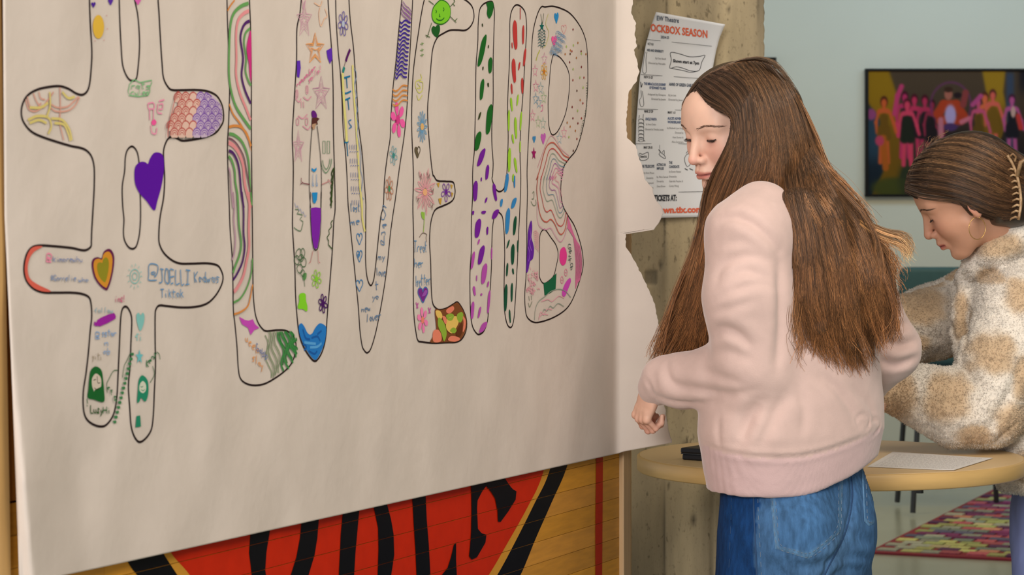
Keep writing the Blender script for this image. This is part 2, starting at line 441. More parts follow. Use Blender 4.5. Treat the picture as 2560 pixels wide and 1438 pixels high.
def sign():
    t = empty('wall_sign', W(1926, 156, YW-0.02), 'small black-framed wall sign half hidden behind the concrete column', 'sign')
    s = YW/F; Y = YW-0.03
    MB().box(W(1902, 170, Y), (76*s, 0.04, 52*s)).build('frame', M_black, t)
    MB().box(W(1902, 171, Y-0.022), (60*s, 0.006, 38*s)).build('sign_panel', material('sign_panel', (60, 66, 74), 0.3), t)
    MB().box(W(1928, 164, Y-0.026), (7*s, 0.004, 8*s)).build('sign_mark', material('sign_white', (225, 225, 225), 0.4), t)
sign()

# rug of offset colour patches
def rug():
    t = empty('patchwork_rug', (2.3, 10.6, 0), 'multicoloured patchwork rug in purple, pink and lime on the grey floor', 'rug')
    o = np.array([1.455, 9.66]); a = math.radians(-22.5)
    ux = np.array([math.cos(a), math.sin(a)]); uy = np.array([-math.sin(a), math.cos(a)])
    pal = [(132, 52, 112), (104, 56, 104), (156, 88, 132), (186, 190, 124), (168, 180, 116), (136, 152, 144), (164, 170, 158), (190, 96, 110), (204, 144, 120), (104, 104, 140), (206, 194, 154), (176, 70, 120)]
    V = []; Fc = []; C = []; r = random.Random(11)
    pw, pl = 0.088, 0.082; nx, ny = 29, 33; z = 0.012
    for j in range(ny):
        for i in range(nx):
            ox = (j % 2)*pw*0.5+r.uniform(-.012, .012)
            p = o+ux*(i*pw+ox)+uy*(j*pl+0.03)
            n = len(V); hh = z+r.uniform(0, .004); e = 0.004
            V += [(*(p+ux*e+uy*e), hh), (*(p+ux*(pw-e)+uy*e), hh), (*(p+ux*(pw-e)+uy*(pl-e)), hh), (*(p+ux*e+uy*(pl-e)), hh)]
            V += [(V[n+k][0], V[n+k][1], 0.002) for k in range(4)]
            Fc += [(n, n+1, n+2, n+3), (n+4, n+5, n+1, n), (n+5, n+6, n+2, n+1), (n+6, n+7, n+3, n+2), (n+7, n+4, n, n+3)]
            k = 0.5+0.5*math.sin(i*.33+1.2*math.sin(j*.4)); band = (i*.5+j*.9) % 9
            idx = r.choice([0, 1, 2, 0, 7, 9, 5, 6, 5]) if k > .62 and j > 4 else r.choice([3, 4, 5, 6, 8, 10, 5, 6, 3, 1, 7])
            c = np.array(pal[idx])*r.uniform(.85, 1.1)
            C += [lin(np.clip(c, 0, 255))]*5
    mesh('rug_patches', V, Fc, material('rug_wool', attr=True, rough=0.9, noise=0.2, nscale=60), t, fcols=np.array(C))
    t.children[0]['kind'] = 'stuff'
    w_, l_ = nx*pw+.07, ny*pl+.05
    c0 = o+ux*(w_/2-.02)+uy*(l_/2-.01)
    MB().box((c0[0], c0[1], 0.005), (w_, l_, 0.008), Matrix.Rotation(a, 3, 'Z')).build('rug_backing', material('rug_binding', (140, 44, 60), 0.9), t)
rug()

# teal chairs far behind
M_teal = material('teal_upholstery', (38, 78, 88), 0.7, noise=0.06, nscale=30)
M_leg = material('dark_metal_leg', (40, 44, 46), 0.35)
def chair(X, Y, rz, label, sc=1.0):
    t = empty('cafe_chair', (0, 0, 0), label, 'chair')
    def cushion(name, c, d, r=0.03):
        o = MB().box(c, d).build(name, M_teal, t, True, bevel=r); o.modifiers[0].segments = 4; return o
    cushion('seat', (0, 0, 0.70), (0.46, 0.44, 0.07)); cushion('backrest', (0, 0.2, 0.99), (0.46, 0.055, 0.25))
    for sx in (-1, 1):
        for sy in (-1, 1):
            MB().tube([(sx*.19, sy*.17, .68), (sx*.235, sy*.22, 0)], .013).build('leg', M_leg, t)
        MB().tube([(sx*.17, .19, .68), (sx*.17, .215, .9)], .011).build('back_post', M_leg, t)
    MB().tube([(-.222, -.2, .22), (.222, -.2, .22)], .009).build('footrest', M_leg, t)
    t.location = (X, Y, 0.017); t.rotation_euler = (0, 0, rz)
    for c in t.children: c.matrix_parent_inverse = Matrix.Identity(4)
chair(2.06, 11.15, 0.0, 'teal upholstered high chair behind the girl in the fleece jacket')

# ================================================================ round table
M_maple = material('maple_laminate', (224, 192, 142), 0.38, noise=0.05, nscale=6, stretch=(1, 14, 1))
M_edge = material('maple_edge_band', (206, 168, 106), 0.45, noise=0.06, nscale=9, stretch=(1, 1, 9))
TC = (0.642, 4.85); TZ = 0.842; TR = 0.389
def table():
    t = empty('round_table', (TC[0], TC[1], 0), 'round maple-topped pedestal table behind the girl in pink', 'table')
    MB().lathe((TC[0], TC[1], TZ), [(TR-.004, -.003), (TR-.006, 0.0), (0.2, 0.0), (0.001, 0.0)], 96).build('tabletop', M_maple, t)
    MB().lathe((TC[0], TC[1], TZ), [(0.001, -.032), (TR-.004, -.032), (TR, -.029), (TR, -.003), (TR-.003, -.0005), (TR-.0045, -.0005)], 96).build('edge_band', M_edge, t, True)
    MB().lathe((TC[0], TC[1], 0), [(.03, .03), (.03, TZ-.05)], 24).build('pedestal', M_leg, t, True)
    MB().lathe((TC[0], TC[1], TZ-.045), [(.12, 0), (.12, .012)], 32).build('mounting_plate', M_leg, t)
    MB().lathe((TC[0], TC[1], 0), [(.26, 0), (.26, .012), (.2, .02), (.04, .034)], 48).build('base', M_leg, t, True)
    for (px, py) in ((2299, 1231),):
        p = W(px, 1225, TC[1]-.2); MB().tube([(p.x, p.y, TZ-.032), (p.x, p.y, TZ-.055)], .008).build('glide_bolt', M_leg, t)
table()
def paper_sheet():
    t = empty('paper_sheet', (0.9, 4.68, TZ), 'white sheet of paper with handwriting on the round table', 'paper')
    def on(px, py, z=0.0012):
        Y = (CAMZ-TZ-z)/(py-HOR)*F; return W(px, py, Y)
    c = [on(2168, 1167), (on(2385, 1176)), on(2482, 1146), on(2232, 1130)]
    def P(u, v, z=0.0):
        p = (c[0]*(1-u)+c[1]*u)*(1-v)+(c[3]*(1-u)+c[2]*u)*v
        return (p.x, p.y, TZ+.0014+.004*max(0, u-.85)**1.0+z)
    n = 12
    V = [P(i/n, j/n) for j in range(n+1) for i in range(n+1)]; Fc = [(j*(n+1)+i, j*(n+1)+i+1, (j+1)*(n+1)+i+1, (j+1)*(n+1)+i) for j in range(n) for i in range(n)]
    o = mesh('sheet', V, Fc, material('white_paper', (232, 228, 224), 0.7), t); s = o.modifiers.new('s', 'SOLIDIFY'); s.thickness = .0006; s.offset = -1
    r = random.Random(5); V = []; Fc = []
    for k in range(13):
        v = .08+.068*k; x = .06 if k < 12 else .3
        while x < (.93 if k != 15 else .6):
            L = r.uniform(.02, .05); n0 = len(V)
            m = 5
            for q in range(m+1):
                xx = x+L*q/m; dv = .012*math.sin(q*2.6+k+x*40)
                V += [P(xx, v+dv-.003, .0005), P(xx, v+dv+.004, .0005)]
            Fc += [(n0+2*q, n0+2*q+2, n0+2*q+3, n0+2*q+1) for q in range(m)]
            x += L+.014
    mesh('handwriting', V, Fc, material('grey_pencil', (158, 152, 154), 0.8), t)
paper_sheet()
def binder():
    z = TZ
    def on(px, py):
        Y = (CAMZ-z)/(py-HOR)*F; return W(px, py, Y)
    a = on(1702, 1150); R = Matrix.Rotation(math.radians(-33), 3, 'Z')
    t = empty('zip_case', a, 'black zipped case lying on the round table beside the girl in pink', 'case')
    M = material('black_nylon', (20, 20, 28), 0.5, bump=.3, bscale=300, bdist=.0005)
    c = Vector(a)+R @ Vector((0.115, 0.055, 0))
    MB().box((c.x, c.y, z+.006), (.225, .11, .012), R).build('case_bottom', M, t, bevel=.003)
    MB().box((c.x, c.y, z+.0188), (.23, .115, .011), R).build('case_lid', M, t, bevel=.003)
    MB().box((c.x, c.y, z+.0127), (.228, .113, .002), R).build('zip', M_leg, t)
binder()
# ================================================================ old gym-floor board carrying the paper
BA = np.array([0.2, 4.5]); BD = np.array([0.4003, 0.9164]); BN = np.array([0.9164, -0.4003])
def board_tz(px, py, off=0.0):
    "pixel -> (distance along the board, height) on the board plane"
    A = BA+BN*off; mx = (px-1280)/F
    t = (A[1]*mx-A[0])/(BD[0]-BD[1]*mx); Y = A[1]+BD[1]*t
    return t, CAMZ-(py-HOR)/F*Y
def board_pt(t, z, off=0.0):
    p = BA+BN*off+BD*t; return Vector((p[0], p[1], z))
M_plank = material('varnished_maple_strip', attr=True, rough=0.42, noise=0.12, nscale=5, stretch=(3, 3, 26), spec=0.25)
M_paint = material('floor_paint', attr=True, rough=0.45, noise=0.05, nscale=40, spec=0.1)
M_trim = material('pine_trim', (186, 152, 110), 0.5, noise=0.12, nscale=5, stretch=(20, 20, 1))
M_trim2 = material('tan_trim', (204, 160, 100), 0.45, noise=0.07, nscale=5, stretch=(20, 20, 1))
T0 = -2.02; T1 = board_tz(1548, 1200)[0]; ZB = 0.42; SW = 0.0375
def board():
    t = empty('gym_floor_panel', (*board_pt(-.9, 0, -.02)[:2], 0), 'panel of old gym floor boards with a painted red and black emblem, behind the paper banner', 'wall panel')
    yaw = math.atan2(BD[1], BD[0]); R = Matrix.Rotation(yaw, 3, 'Z')
    MB().box(board_pt((T0+T1)/2, 1.25, -.03), (T1-T0, .02, 1.9), R).build('backing_board', M_trim, t)
    r = random.Random(4); base = None
    rows = 15
    for j in range(rows):
        z = ZB+SW*j; x = T0; x1 = T0+r.uniform(.2, .9)
        while x < T1:
            x1 = min(x1, T1)
            c = np.array((200, 138, 42))*r.uniform(.95, 1.04); c[2] *= r.uniform(.8, 1.2)
            m = MB().box(board_pt((x+x1)/2, z+SW/2, -.01), (x1-x-.0006, .02, SW-.0007), R)
            mesh('plank', m.v, m.f, M_plank, t, cols=lin(c))
            x = x1; x1 = x+r.uniform(.9, 1.7)
    MB().box(board_pt((T0+T1)/2, 1.6, -.01), (T1-T0, .02, 1.23), R).build('upper_panel', material('upper_panel', (150, 92, 28), .4), t)
    # right trim: two strips, left trim
    tr = board_tz(1578, 1200)[0]; tm = T1+(tr-T1)*.62
    MB().box(board_pt((T1+tm)/2, 1.25, -.008), (tm-T1-.001, .034, 1.9), R).build('trim_strip', M_trim, t, bevel=.002)
    MB().box(board_pt((tm+tr)/2, 1.25, -.014), (tr-tm, .03, 1.9), R).build('trim_strip', M_trim2, t, bevel=.002)
    # emblem, cut row by row so the joints stay open
    polys = []
    def poly(col, pts, sc=1.9104, ox=300, oy=1100):
        polys.append((col, [board_tz(ox+x/sc, oy+y/sc) for x, y in pts]))
    RED = (188, 38, 10); BLK = (12, 11, 14); GLD = (196, 138, 48)
    arcR = catmull([(2000, -700), (2170, -420), (2190, -130), (2150, 100), (2050, 370), (1960, 540), (1860, 720), (1700, 900)], 5)
    arcL = catmull([(-700, -100), (-400, 300), (-120, 470), (60, 640), (200, 800), (400, 900)], 5)
    allr = [tuple(p) for p in arcR]; 
    # right border: black band, gold ring, red field
    out = catmull([(2200, -150), (2137, 118), (2060, 300), (1985, 470), (1905, 660), (1800, 830)], 6)
    mid = catmull([(2120, -150), (2050, 148), (1975, 310), (1890, 480), (1800, 646), (1680, 830)], 6)
    inn = catmull([(2085, -150), (2018, 158), (1945, 320), (1850, 490), (1756, 650), (1630, 830)], 6)
    oL = catmull([(-160, 200), (-40, 440), (38, 588), (100, 670), (230, 830)], 6)
    mL = catmull([(60, 260), (150, 440), (210, 550), (268, 640), (390, 830)], 6)
    iL = catmull([(100, 250), (190, 430), (244, 544), (330, 645), (450, 830)], 6)
    poly(BLK, list(map(tuple, out))+list(map(tuple, mid[::-1]))); poly(GLD, list(map(tuple, mid))+list(map(tuple, inn[::-1])))
    poly(BLK, list(map(tuple, oL))+list(map(tuple, mL[::-1]))); poly(GLD, list(map(tuple, mL))+list(map(tuple, iL[::-1])))
    poly(RED, list(map(tuple, iL))+list(map(tuple, inn[::-1])))
    n_red = len(polys)
    poly(BLK, [(640, 300), (618, 460), (612, 540), (620, 600), (630, 700), (640, 830), (745, 830), (700, 700), (690, 620), (695, 540), (712, 435), (740, 300)])
    poly(BLK, [(880, 260), (862, 400), (855, 470), (838, 560), (810, 650), (740, 830), (820, 830), (895, 650), (925, 550), (938, 470), (945, 385), (950, 260)])
    poly(BLK, [(1072, 220), (1060, 350), (1050, 450), (1045, 560), (1038, 700), (1030, 830), (1115, 830), (1114, 645), (1120, 540), (1130, 430), (1138, 340), (1145, 220)])
    poly(BLK, [(1180, 200), (1208, 325), (1228, 420), (1230, 520), (1226, 650), (1190, 830), (1250, 830), (1290, 650), (1305, 550), (1302, 450), (1290, 380), (1272, 312), (1240, 200)])
    poly(BLK, [(1388, 150), (1392, 285), (1398, 400), (1406, 520), (1412, 650), (1410, 830), (1480, 830), (1478, 650), (1470, 500), (1460, 380), (1455, 270), (1450, 150)])
    poly(BLK, [(1600, 490), (1590, 500), (1576, 560), (1560, 610), (1528, 650), (1480, 690), (1480, 830), (1560, 830), (1604, 650), (1600, 580)])
    poly(BLK, [(1690, 120), (1672, 226), (1674, 330), (1672, 440), (1666, 520), (1662, 555), (1674, 572), (1700, 560), (1740, 490), (1745, 452), (1722, 446), (1704, 425), (1700, 330), (1702, 290), (1722, 250), (1752, 208), (1760, 120)])
    poly(BLK, [(1700, 150), (1745, 222), (1768, 250), (1786, 280), (1798, 340), (1800, 390), (1812, 392), (1850, 340), (1884, 285), (1888, 245), (1874, 238), (1862, 226), (1840, 195), (1800, 120)])
    poly((172, 40, 12), [(2275, -60), (2272, 90), (2268, 400), (2268, 700), (2264, 850), (2292, 850), (2300, 700), (2302, 400), (2304, 90), (2302, -60)])
    def clip(P, z, keep_above):
        out = []
        for i in range(len(P)):
            a, b = P[i-1], P[i]; ia = (a[1] >= z) == keep_above; ib = (b[1] >= z) == keep_above
            if ia != ib:
                u = (z-a[1])/(b[1]-a[1]); out.append((a[0]+u*(b[0]-a[0]), z))
            if ib: out.append(b)
        return out
    for part, name in ((polys[:n_red]+polys[-1:], 'painted_emblem'), (polys[n_red:-1], 'painted_letters')):
        V = []; Fc = []; C = []
        for k, (col, P) in enumerate(part):
            for j in range(rows):
                z0, z1 = ZB+SW*j+.0004, ZB+SW*(j+1)-.0004
                Q = clip(clip(P, z0, True), z1, False)
                if len(Q) < 3: continue
                tri = tessellate_polygon([[Vector((a, b, 0)) for a, b in Q]]); n0 = len(V)
                V += [tuple(board_pt(a, b, .0004+.00012*(k+(8 if name[-2] == 'r' else 0)))) for a, b in Q]
                Fc += [(n0+a, n0+b, n0+c) for a, b, c in tri]; C += [lin(col)]*len(tri)
        mesh(name, V, Fc, M_paint, t, fcols=np.array(C))
board()
def left_trim():
    yaw = math.atan2(BD[1], BD[0])
    def P(px, py, off): 
        t, z = board_tz(px, py, off); return board_pt(t, z, off)
    V = [P(-60, -60, .010), P(2, -60, .006), P(28, 1500, .006), P(-60, 1500, .010)]
    B = [P(-60, -60, -.03), P(2, -60, -.03), P(28, 1500, -.03), P(-60, 1500, -.03)]
    e = [V[0], (V[0]*.35+V[1]*.65), (V[3]*.35+V[2]*.65), V[3]]
    V = [tuple(p) for p in V+B]
    t = mesh('side_post', V, [(0, 1, 2, 3), (7, 6, 5, 4), (0, 4, 5, 1), (1, 5, 6, 2), (2, 6, 7, 3), (3, 7, 4, 0)], M_trim2)
    tag(t, 'tan wooden post along the left edge of the paper banner', 'post')
left_trim()

# ================================================================ paper banner
ly = [-320, 0, 540, 760, 900, 1140, 1438, 1500]; lx = [4, 8, 12, 22, 28, 37, 48, 51]
cy_ = [-320, 0, 800, 1000, 1200, 1438, 1500]; cx_ = [14, 20, 30, 42, 60, 80, 88]
ry = [-320, -200, -100, 0, 30, 60, 90, 115, 125, 150, 180, 205, 230, 260, 300, 345, 365, 395, 430, 450, 470, 495, 520, 535, 560, 575, 579, 581, 600, 618, 640, 680, 720, 760, 830, 900, 1000, 1040, 1075, 1105, 1120, 1500]
rx = [1600, 1585, 1600, 1583, 1578, 1590, 1587, 1592, 1585, 1592, 1598, 1590, 1572, 1570, 1565, 1568, 1590, 1597, 1610, 1612, 1632, 1637, 1655, 1658, 1645, 1636, 1600, 1566, 1564, 1566, 1580, 1600, 1620, 1637, 1650, 1655, 1660, 1665, 1672, 1680, 1682, 1682]
_t = random.Random(9); jy = np.arange(-320, 1510, 6.0); jx = np.array([_t.uniform(-1.6, 1.6) for _ in jy])
def right_edge(y): return np.interp(y, ry, rx)+np.interp(y, jy, jx)
def bottom(x): return np.interp(x, [0, 80, 300, 1546, 1560, 1682], [1470, 1456, 1409, 1134, 1129, 1107])
OFF = 0.012
def paper_pt(px, py, lift=0.0):
    px = np.asarray(px, float); py = np.asarray(py, float)
    A = BA+BN*OFF; mx = (px-1280)/F; pe = np.minimum(px, 1538.0); me_ = (pe-1280)/F
    t = (A[1]*me_-A[0])/(BD[0]-BD[1]*me_); Y = A[1]+BD[1]*t
    # beyond the board's end the loose paper swings round to face the room
    e = np.maximum(px-1538, 0); slope = 0.0009
    Y = Y+slope*12*(1-np.exp(-e/14))-0.00030*np.maximum(e-10, 0)*np.clip((py-250)/700, -.3, 1)
    # curl of the lower left corner
    c = np.interp(py, cy_, cx_); g = np.clip((py-700)/500, 0, 1)
    q = np.clip(1-(px-c)/150, 0, 1)
    Y = Y-g*np.where(px > c, .030*q*q*(3-2*q), .030-np.minimum((c-px)*.0009, .024))
    z = CAMZ-(py-HOR)/F*Y
    # gentle wrinkles along the wall normal
    P = np.stack([t, z, 0*z], -1)
    wv = 0.0022*snoise(P, 9, 3, 3)+0.0008*np.sin(38*(P[..., 0]*.9-P[..., 1]*.75)+2*np.sin(7*P[..., 1]))*np.clip((py-850)/300, 0, 1)
    wv = wv*np.clip((1560-px)/120, .25, 1)
    Y = Y-(wv+lift)/(BN@np.array([0, -1]))*1.0*0.40/0.40
    X = mx*Y; Z = CAMZ-(py-HOR)/F*Y
    return np.stack([X, Y, Z], -1)
M_paper = material('kraft_paper', (205, 191, 179), 0.85, noise=0.03, nscale=9, bump=.25, bscale=38, bdist=.003, detail=6)
def banner():
    t = empty('paper_banner', (*board_pt(-.9, 0, .02)[:2], 0), 'long white paper banner with big hand-drawn outlined letters, torn right edge', 'banner')
    nx, ny = 260, 460
    s, v = np.meshgrid(np.linspace(0, 1, nx)**1.0, np.linspace(0, 1, ny))
    x = 10+1600*s; ns = 215/259.0
    for _ in range(6):
        y = -320+(bottom(x)+320)*v
        l = np.interp(y, ly, lx); r = right_edge(y)
        x = np.where(s <= ns, l+(1540-l)*s/ns, 1540+(r-1540)*(s-ns)/(1-ns))
    P = paper_pt(x, y).reshape(-1, 3)
    I, J = np.meshgrid(np.arange(nx-1), np.arange(ny-1)); q = (J*nx+I).ravel()
    o = mesh('paper_sheet', P, np.stack([q, q+nx, q+nx+1, q+1], 1), M_paper, t, True)
    m = o.modifiers.new('thick', 'SOLIDIFY'); m.thickness = .0004; m.offset = -1
    return t
BANNER = banner()

# ---------------------------------------------------------------- marker drawings on the paper
M_ink = material('marker_ink', attr=True, rough=0.8, spec=.12)
CR = {0: (1, 0, 0), 1: (2.567, 0, 0), 2: (2.397, 0, 540), 3: (2.765, 540, 0), 4: (2.765, 540, 480), 5: (3.196, 1000, 0), 6: (2.996, 1000, 420)}
INK = []; order = [0]
MMX = None
def full(pts, c):
    s, ox, oy = CR[c]; return [(ox+x/s, oy+y/s) for x, y in pts]
def _store(name, V, Fc, col):
    A = np.array(V); INK.append([name, V, Fc, lin(col), A.min(0), A.max(0)])
def _lift():
    return .0004
def to_tz(P): return np.array([board_tz(x, y, OFF) for x, y in P])
def from_tz(Q, lift):
    A = BA+BN*OFF; X = A[0]+BD[0]*Q[:, 0]; Y = A[1]+BD[1]*Q[:, 0]
    px = 1280+X/Y*F; py = HOR-(Q[:, 1]-CAMZ)/Y*F
    return paper_pt(px, py, lift)
def pen(name, col, w, pts, c=0, closed=False, n=5, taper=False):
    P = np.array(full(pts, c)); S = catmull(P, n, closed) if len(P) > 2 else P
    Q = to_tz(S); ww = np.full((len(Q), 1), w*.62/2000.0)
    if taper: ww = ww*np.sin(np.linspace(.15, math.pi-.15, len(Q)))[:, None]
    a, b = ribbon2d(Q, ww, closed); V = from_tz(np.vstack([a, b]), _lift()); m = len(Q)
    if m > 3 and not closed:                            # rounded ends
        pass
    Fc = [(i, i+1, m+i+1, m+i) for i in range(m-1)]
    if closed: Fc.append((m-1, 0, m, 2*m-1))
    _store(name, [tuple(p) for p in V], Fc, col)
def fill(name, col, pts, c=0, smooth=True, n=4):
    P = np.array(full(pts, c)); S = catmull(P, n, True) if smooth else P
    Q = to_tz(S); tri = tessellate_polygon([[Vector((a, b, 0)) for a, b in Q]])
    V = from_tz(Q, _lift()); _store(name, [tuple(p) for p in V], [tuple(f) for f in tri], col)
def offs(cx, cy, pts, sx=1, sy=None):
    sy = sx if sy is None else sy
    return [(cx+x*sx, cy+y*sy) for x, y in pts]
HEART = [(0, 1), (-.55, .35), (-.95, -.2), (-.9, -.75), (-.5, -.95), (-.12, -.75), (0, -.42), (.15, -.85), (.5, -1.05), (.9, -.8), (.95, -.25), (.5, .4)]
STAR = [(math.sin(math.pi*k/5)*(1 if k % 2 == 0 else .42), -math.cos(math.pi*k/5)*(1 if k % 2 == 0 else .42)) for k in range(10)]
def heart(col, cx, cy, sx, sy, c=0, filled=True, w=2): 
    p = offs(cx, cy, HEART, sx, sy)
    if filled: fill('heart_drawing', col, p, c)
    else: pen('heart_drawing', col, w, p, c, True)
def star(col, cx, cy, sx, sy, c=0, filled=False, w=1.6):
    p = offs(cx, cy, STAR, sx, sy)
    if filled: fill('star_drawing', col, p, c, False)
    else: pen('star_drawing', col, w, p, c, True, 1)
def flower(col, cx, cy, rx, ry, c=0, n=6, mid=None, filled=False, w=1.6, r0=.25):
    for k in range(n):
        a = 2*math.pi*k/n+.3; ca, sa = math.cos(a), math.sin(a)
        p = [(cx+rx*(ca*u-sa*v), cy+ry*(sa*u+ca*v)) for u, v in ((r0, 0), (.6, .24), (.95, .16), (1, 0), (.95, -.16), (.6, -.24))]
        if filled: fill('flower_drawing', col, p, c)
        else: pen('flower_drawing', col, w, p, c, True, 3)
    if mid: fill('flower_drawing', mid, offs(cx, cy, [(math.cos(q), math.sin(q)) for q in np.linspace(0, 5.5, 8)], rx*.28, ry*.28), c)
BK = (40, 27, 26)
def outline(pts, c=None, w=4.4, closed=False):
    "pts: list of (crop, [(x,y)...])"
    P = []
    for cc, q in pts: P += full(q, cc)
    pen('letter_outline.%d' % outline.k, BK, w, P, 0, closed, 6); outline.k += 1
outline.k = 0
outline([(1, [(577, -120), (575, 0), (580, 150), (590, 330), (585, 450), (575, 540), (560, 585), (530, 608), (490, 600), (440, 570), (385, 553), (320, 557), (240, 575), (175, 615), (142, 680), (140, 750), (165, 805), (210, 850), (280, 882), (380, 915), (460, 938), (520, 950), (560, 970), (590, 1010), (605, 1080), (605, 1200), (600, 1300), (594, 1400)]),
 (2, [(550, 90), (548, 150), (545, 183), (520, 203), (490, 205), (430, 192), (330, 182), (240, 177), (190, 190), (160, 230), (145, 290), (145, 340), (160, 390), (200, 435), (260, 458), (340, 460), (430, 460), (490, 467), (530, 485), (545, 520), (550, 600), (540, 700), (530, 820), (515, 950), (500, 1050), (500, 1150), (515, 1210), (550, 1245), (600, 1262), (640, 1250), (680, 1190), (700, 1090), (708, 950), (715, 800), (722, 640), (730, 570), (745, 545), (765, 550), (785, 590), (790, 640), (785, 760), (780, 900), (770, 1020), (778, 1150), (785, 1250), (800, 1310), (825, 1350), (850, 1352), (885, 1320), (910, 1270), (920, 1180), (925, 1060), (932, 900), (930, 750), (930, 600), (935, 560), (955, 537), (1000, 540), (1080, 548), (1170, 545), (1240, 525), (1290, 480), (1325, 420), (1337, 370), (1325, 325), (1300, 295), (1240, 284), (1150, 286), (1080, 285), (1030, 265), (985, 225), (960, 180), (952, 130)]),
 (1, [(1027, 1400), (1050, 1270), (1057, 1150), (1052, 1050), (1050, 970), (1065, 915), (1085, 885), (1110, 878), (1140, 890), (1170, 903), (1230, 898), (1310, 882), (1380, 855), (1415, 815), (1435, 770), (1432, 700), (1415, 650), (1385, 610), (1330, 585), (1260, 577), (1180, 578), (1110, 578), (1080, 560), (1050, 500), (1040, 400), (1030, 250), (1022, 100), (1015, 0), (1012, -100)])], w=4.6)
outline([(1, [(766, -100), (766, 0), (770, 150), (778, 300), (785, 400), (800, 460), (825, 505), (850, 518), (875, 505), (885, 450), (895, 330), (895, 230), (885, 100), (865, 0), (850, -80)])], w=4.2)
outline([(1, [(850, 940), (820, 960), (805, 1010), (800, 1100), (785, 1200), (788, 1320), (796, 1410)]), (2, [(740, 90), (745, 140), (765, 180), (790, 197), (815, 185), (830, 140), (838, 90)]), (1, [(902, 1410), (902, 1300), (895, 1150), (893, 1050), (880, 975)])], closed=True, w=4)
outline([(3, [(76, -100), (77, 0), (80, 150), (88, 350), (95, 600), (88, 850), (80, 1000), (84, 1200), (92, 1400)]), (4, [(98, 250), (115, 500), (120, 800), (130, 900), (145, 1060), (155, 1220), (170, 1290), (210, 1325), (270, 1337), (340, 1325), (420, 1280), (490, 1225), (530, 1170), (552, 1090), (550, 1030), (525, 985), (480, 958), (420, 955), (350, 962), (320, 945), (290, 900), (270, 830), (258, 700), (255, 500), (252, 200)]), (3, [(250, 1400), (245, 900), (245, 500), (240, 200), (232, 0), (230, -100)])], w=4)
outline([(3, [(600, -100), (590, 0), (580, 100), (560, 200), (558, 400), (550, 550), (535, 800), (528, 950), (535, 1150), (532, 1400)]), (4, [(530, 250), (545, 500), (550, 700), (560, 850), (575, 980), (600, 1060), (640, 1130), (680, 1170), (710, 1150), (740, 1090), (760, 1000), (770, 850), (790, 600), (805, 400), (815, 200)]), (3, [(824, 1438), (820, 1200), (812, 900), (810, 600), (800, 350), (785, 150), (775, 0), (770, -100)])], w=4.4)
outline([(3, [(828, -100), (828, 0), (832, 150), (845, 350), (860, 500), (872, 700), (880, 900), (895, 1050), (905, 1200), (913, 1400)]), (4, [(920, 150), (940, 350), (965, 600), (985, 800), (995, 950), (1010, 1060), (1025, 1095), (1045, 1112), (1070, 1085), (1100, 990), (1130, 850), (1160, 680), (1185, 500), (1205, 300), (1225, 150)]), (3, [(1240, 1380), (1270, 1150), (1300, 950), (1320, 750), (1330, 550), (1345, 300), (1355, 100), (1360, 0), (1362, -100)])], w=4)
outline([(3, [(918, -100), (920, 0), (930, 150), (950, 320), (960, 450), (975, 650), (985, 850), (1010, 1050), (1025, 1250), (1036, 1400)]), (4, [(1036, 150), (1035, 350), (1035, 480), (1045, 590), (1068, 646), (1090, 610), (1105, 500), (1120, 350), (1140, 170)]), (3, [(1158, 1420), (1165, 1250), (1185, 1080), (1205, 950), (1210, 800), (1225, 600), (1245, 420), (1260, 250), (1285, 0), (1295, -100)])], w=4)
outline([(5, [(230, -80), (195, 0), (170, 120), (150, 250), (125, 420), (105, 600), (95, 850), (95, 1050), (103, 1250), (108, 1400)]), (6, [(100, 150), (97, 300), (102, 500), (103, 700), (100, 900), (105, 1100), (120, 1230), (135, 1292), (165, 1303), (250, 1312), (350, 1308), (420, 1305), (465, 1280), (495, 1220), (500, 1150), (485, 1090), (460, 1040), (430, 1005), (400, 1020), (350, 1050), (300, 1062), (270, 1050), (245, 1010), (235, 900), (230, 700), (222, 550), (230, 420), (250, 340), (275, 305), (320, 285), (370, 262), (400, 235), (413, 190), (410, 140), (395, 105), (340, 100), (280, 95), (255, 60)]), (5, [(262, 1390), (245, 1250), (225, 1000), (222, 850), (235, 700), (250, 500), (265, 380), (300, 300), (350, 265), (400, 242), (460, 240), (520, 242), (560, 215), (585, 170), (592, 120), (580, 60), (550, 20), (500, -15), (420, -60), (320, -90)])], closed=True)
outline([(5, [(690, 20), (655, 45), (635, 90), (625, 200), (622, 350), (608, 530), (605, 800), (600, 1000), (595, 1200), (585, 1300), (581, 1400)]), (6, [(545, 200), (535, 400), (535, 600), (525, 780), (525, 950), (530, 1100), (545, 1190), (575, 1240), (600, 1245), (630, 1220), (655, 1150), (665, 1050), (675, 930), (685, 750), (688, 600), (692, 480), (700, 400), (715, 345), (735, 330), (765, 360), (775, 420), (782, 520), (785, 650), (782, 780), (780, 950), (785, 1080), (800, 1160), (820, 1193), (840, 1185), (855, 1120), (865, 980), (875, 800), (885, 600), (893, 420), (903, 200)]), (5, [(966, 1400), (960, 1250), (965, 1000), (980, 800), (990, 650), (1000, 450), (1012, 250), (1005, 120), (980, 65), (935, 38), (900, 70), (880, 150), (878, 300), (875, 500), (865, 700), (860, 900), (865, 1100), (858, 1300), (852, 1420)]), (6, [(795, 110), (775, 160), (745, 177), (720, 160), (700, 115), (690, 80)]), (5, [(740, 1400), (745, 1300), (735, 1150), (735, 1000), (745, 800), (745, 500), (750, 300), (755, 120), (750, 50), (735, 12)])], closed=True, w=4.2)
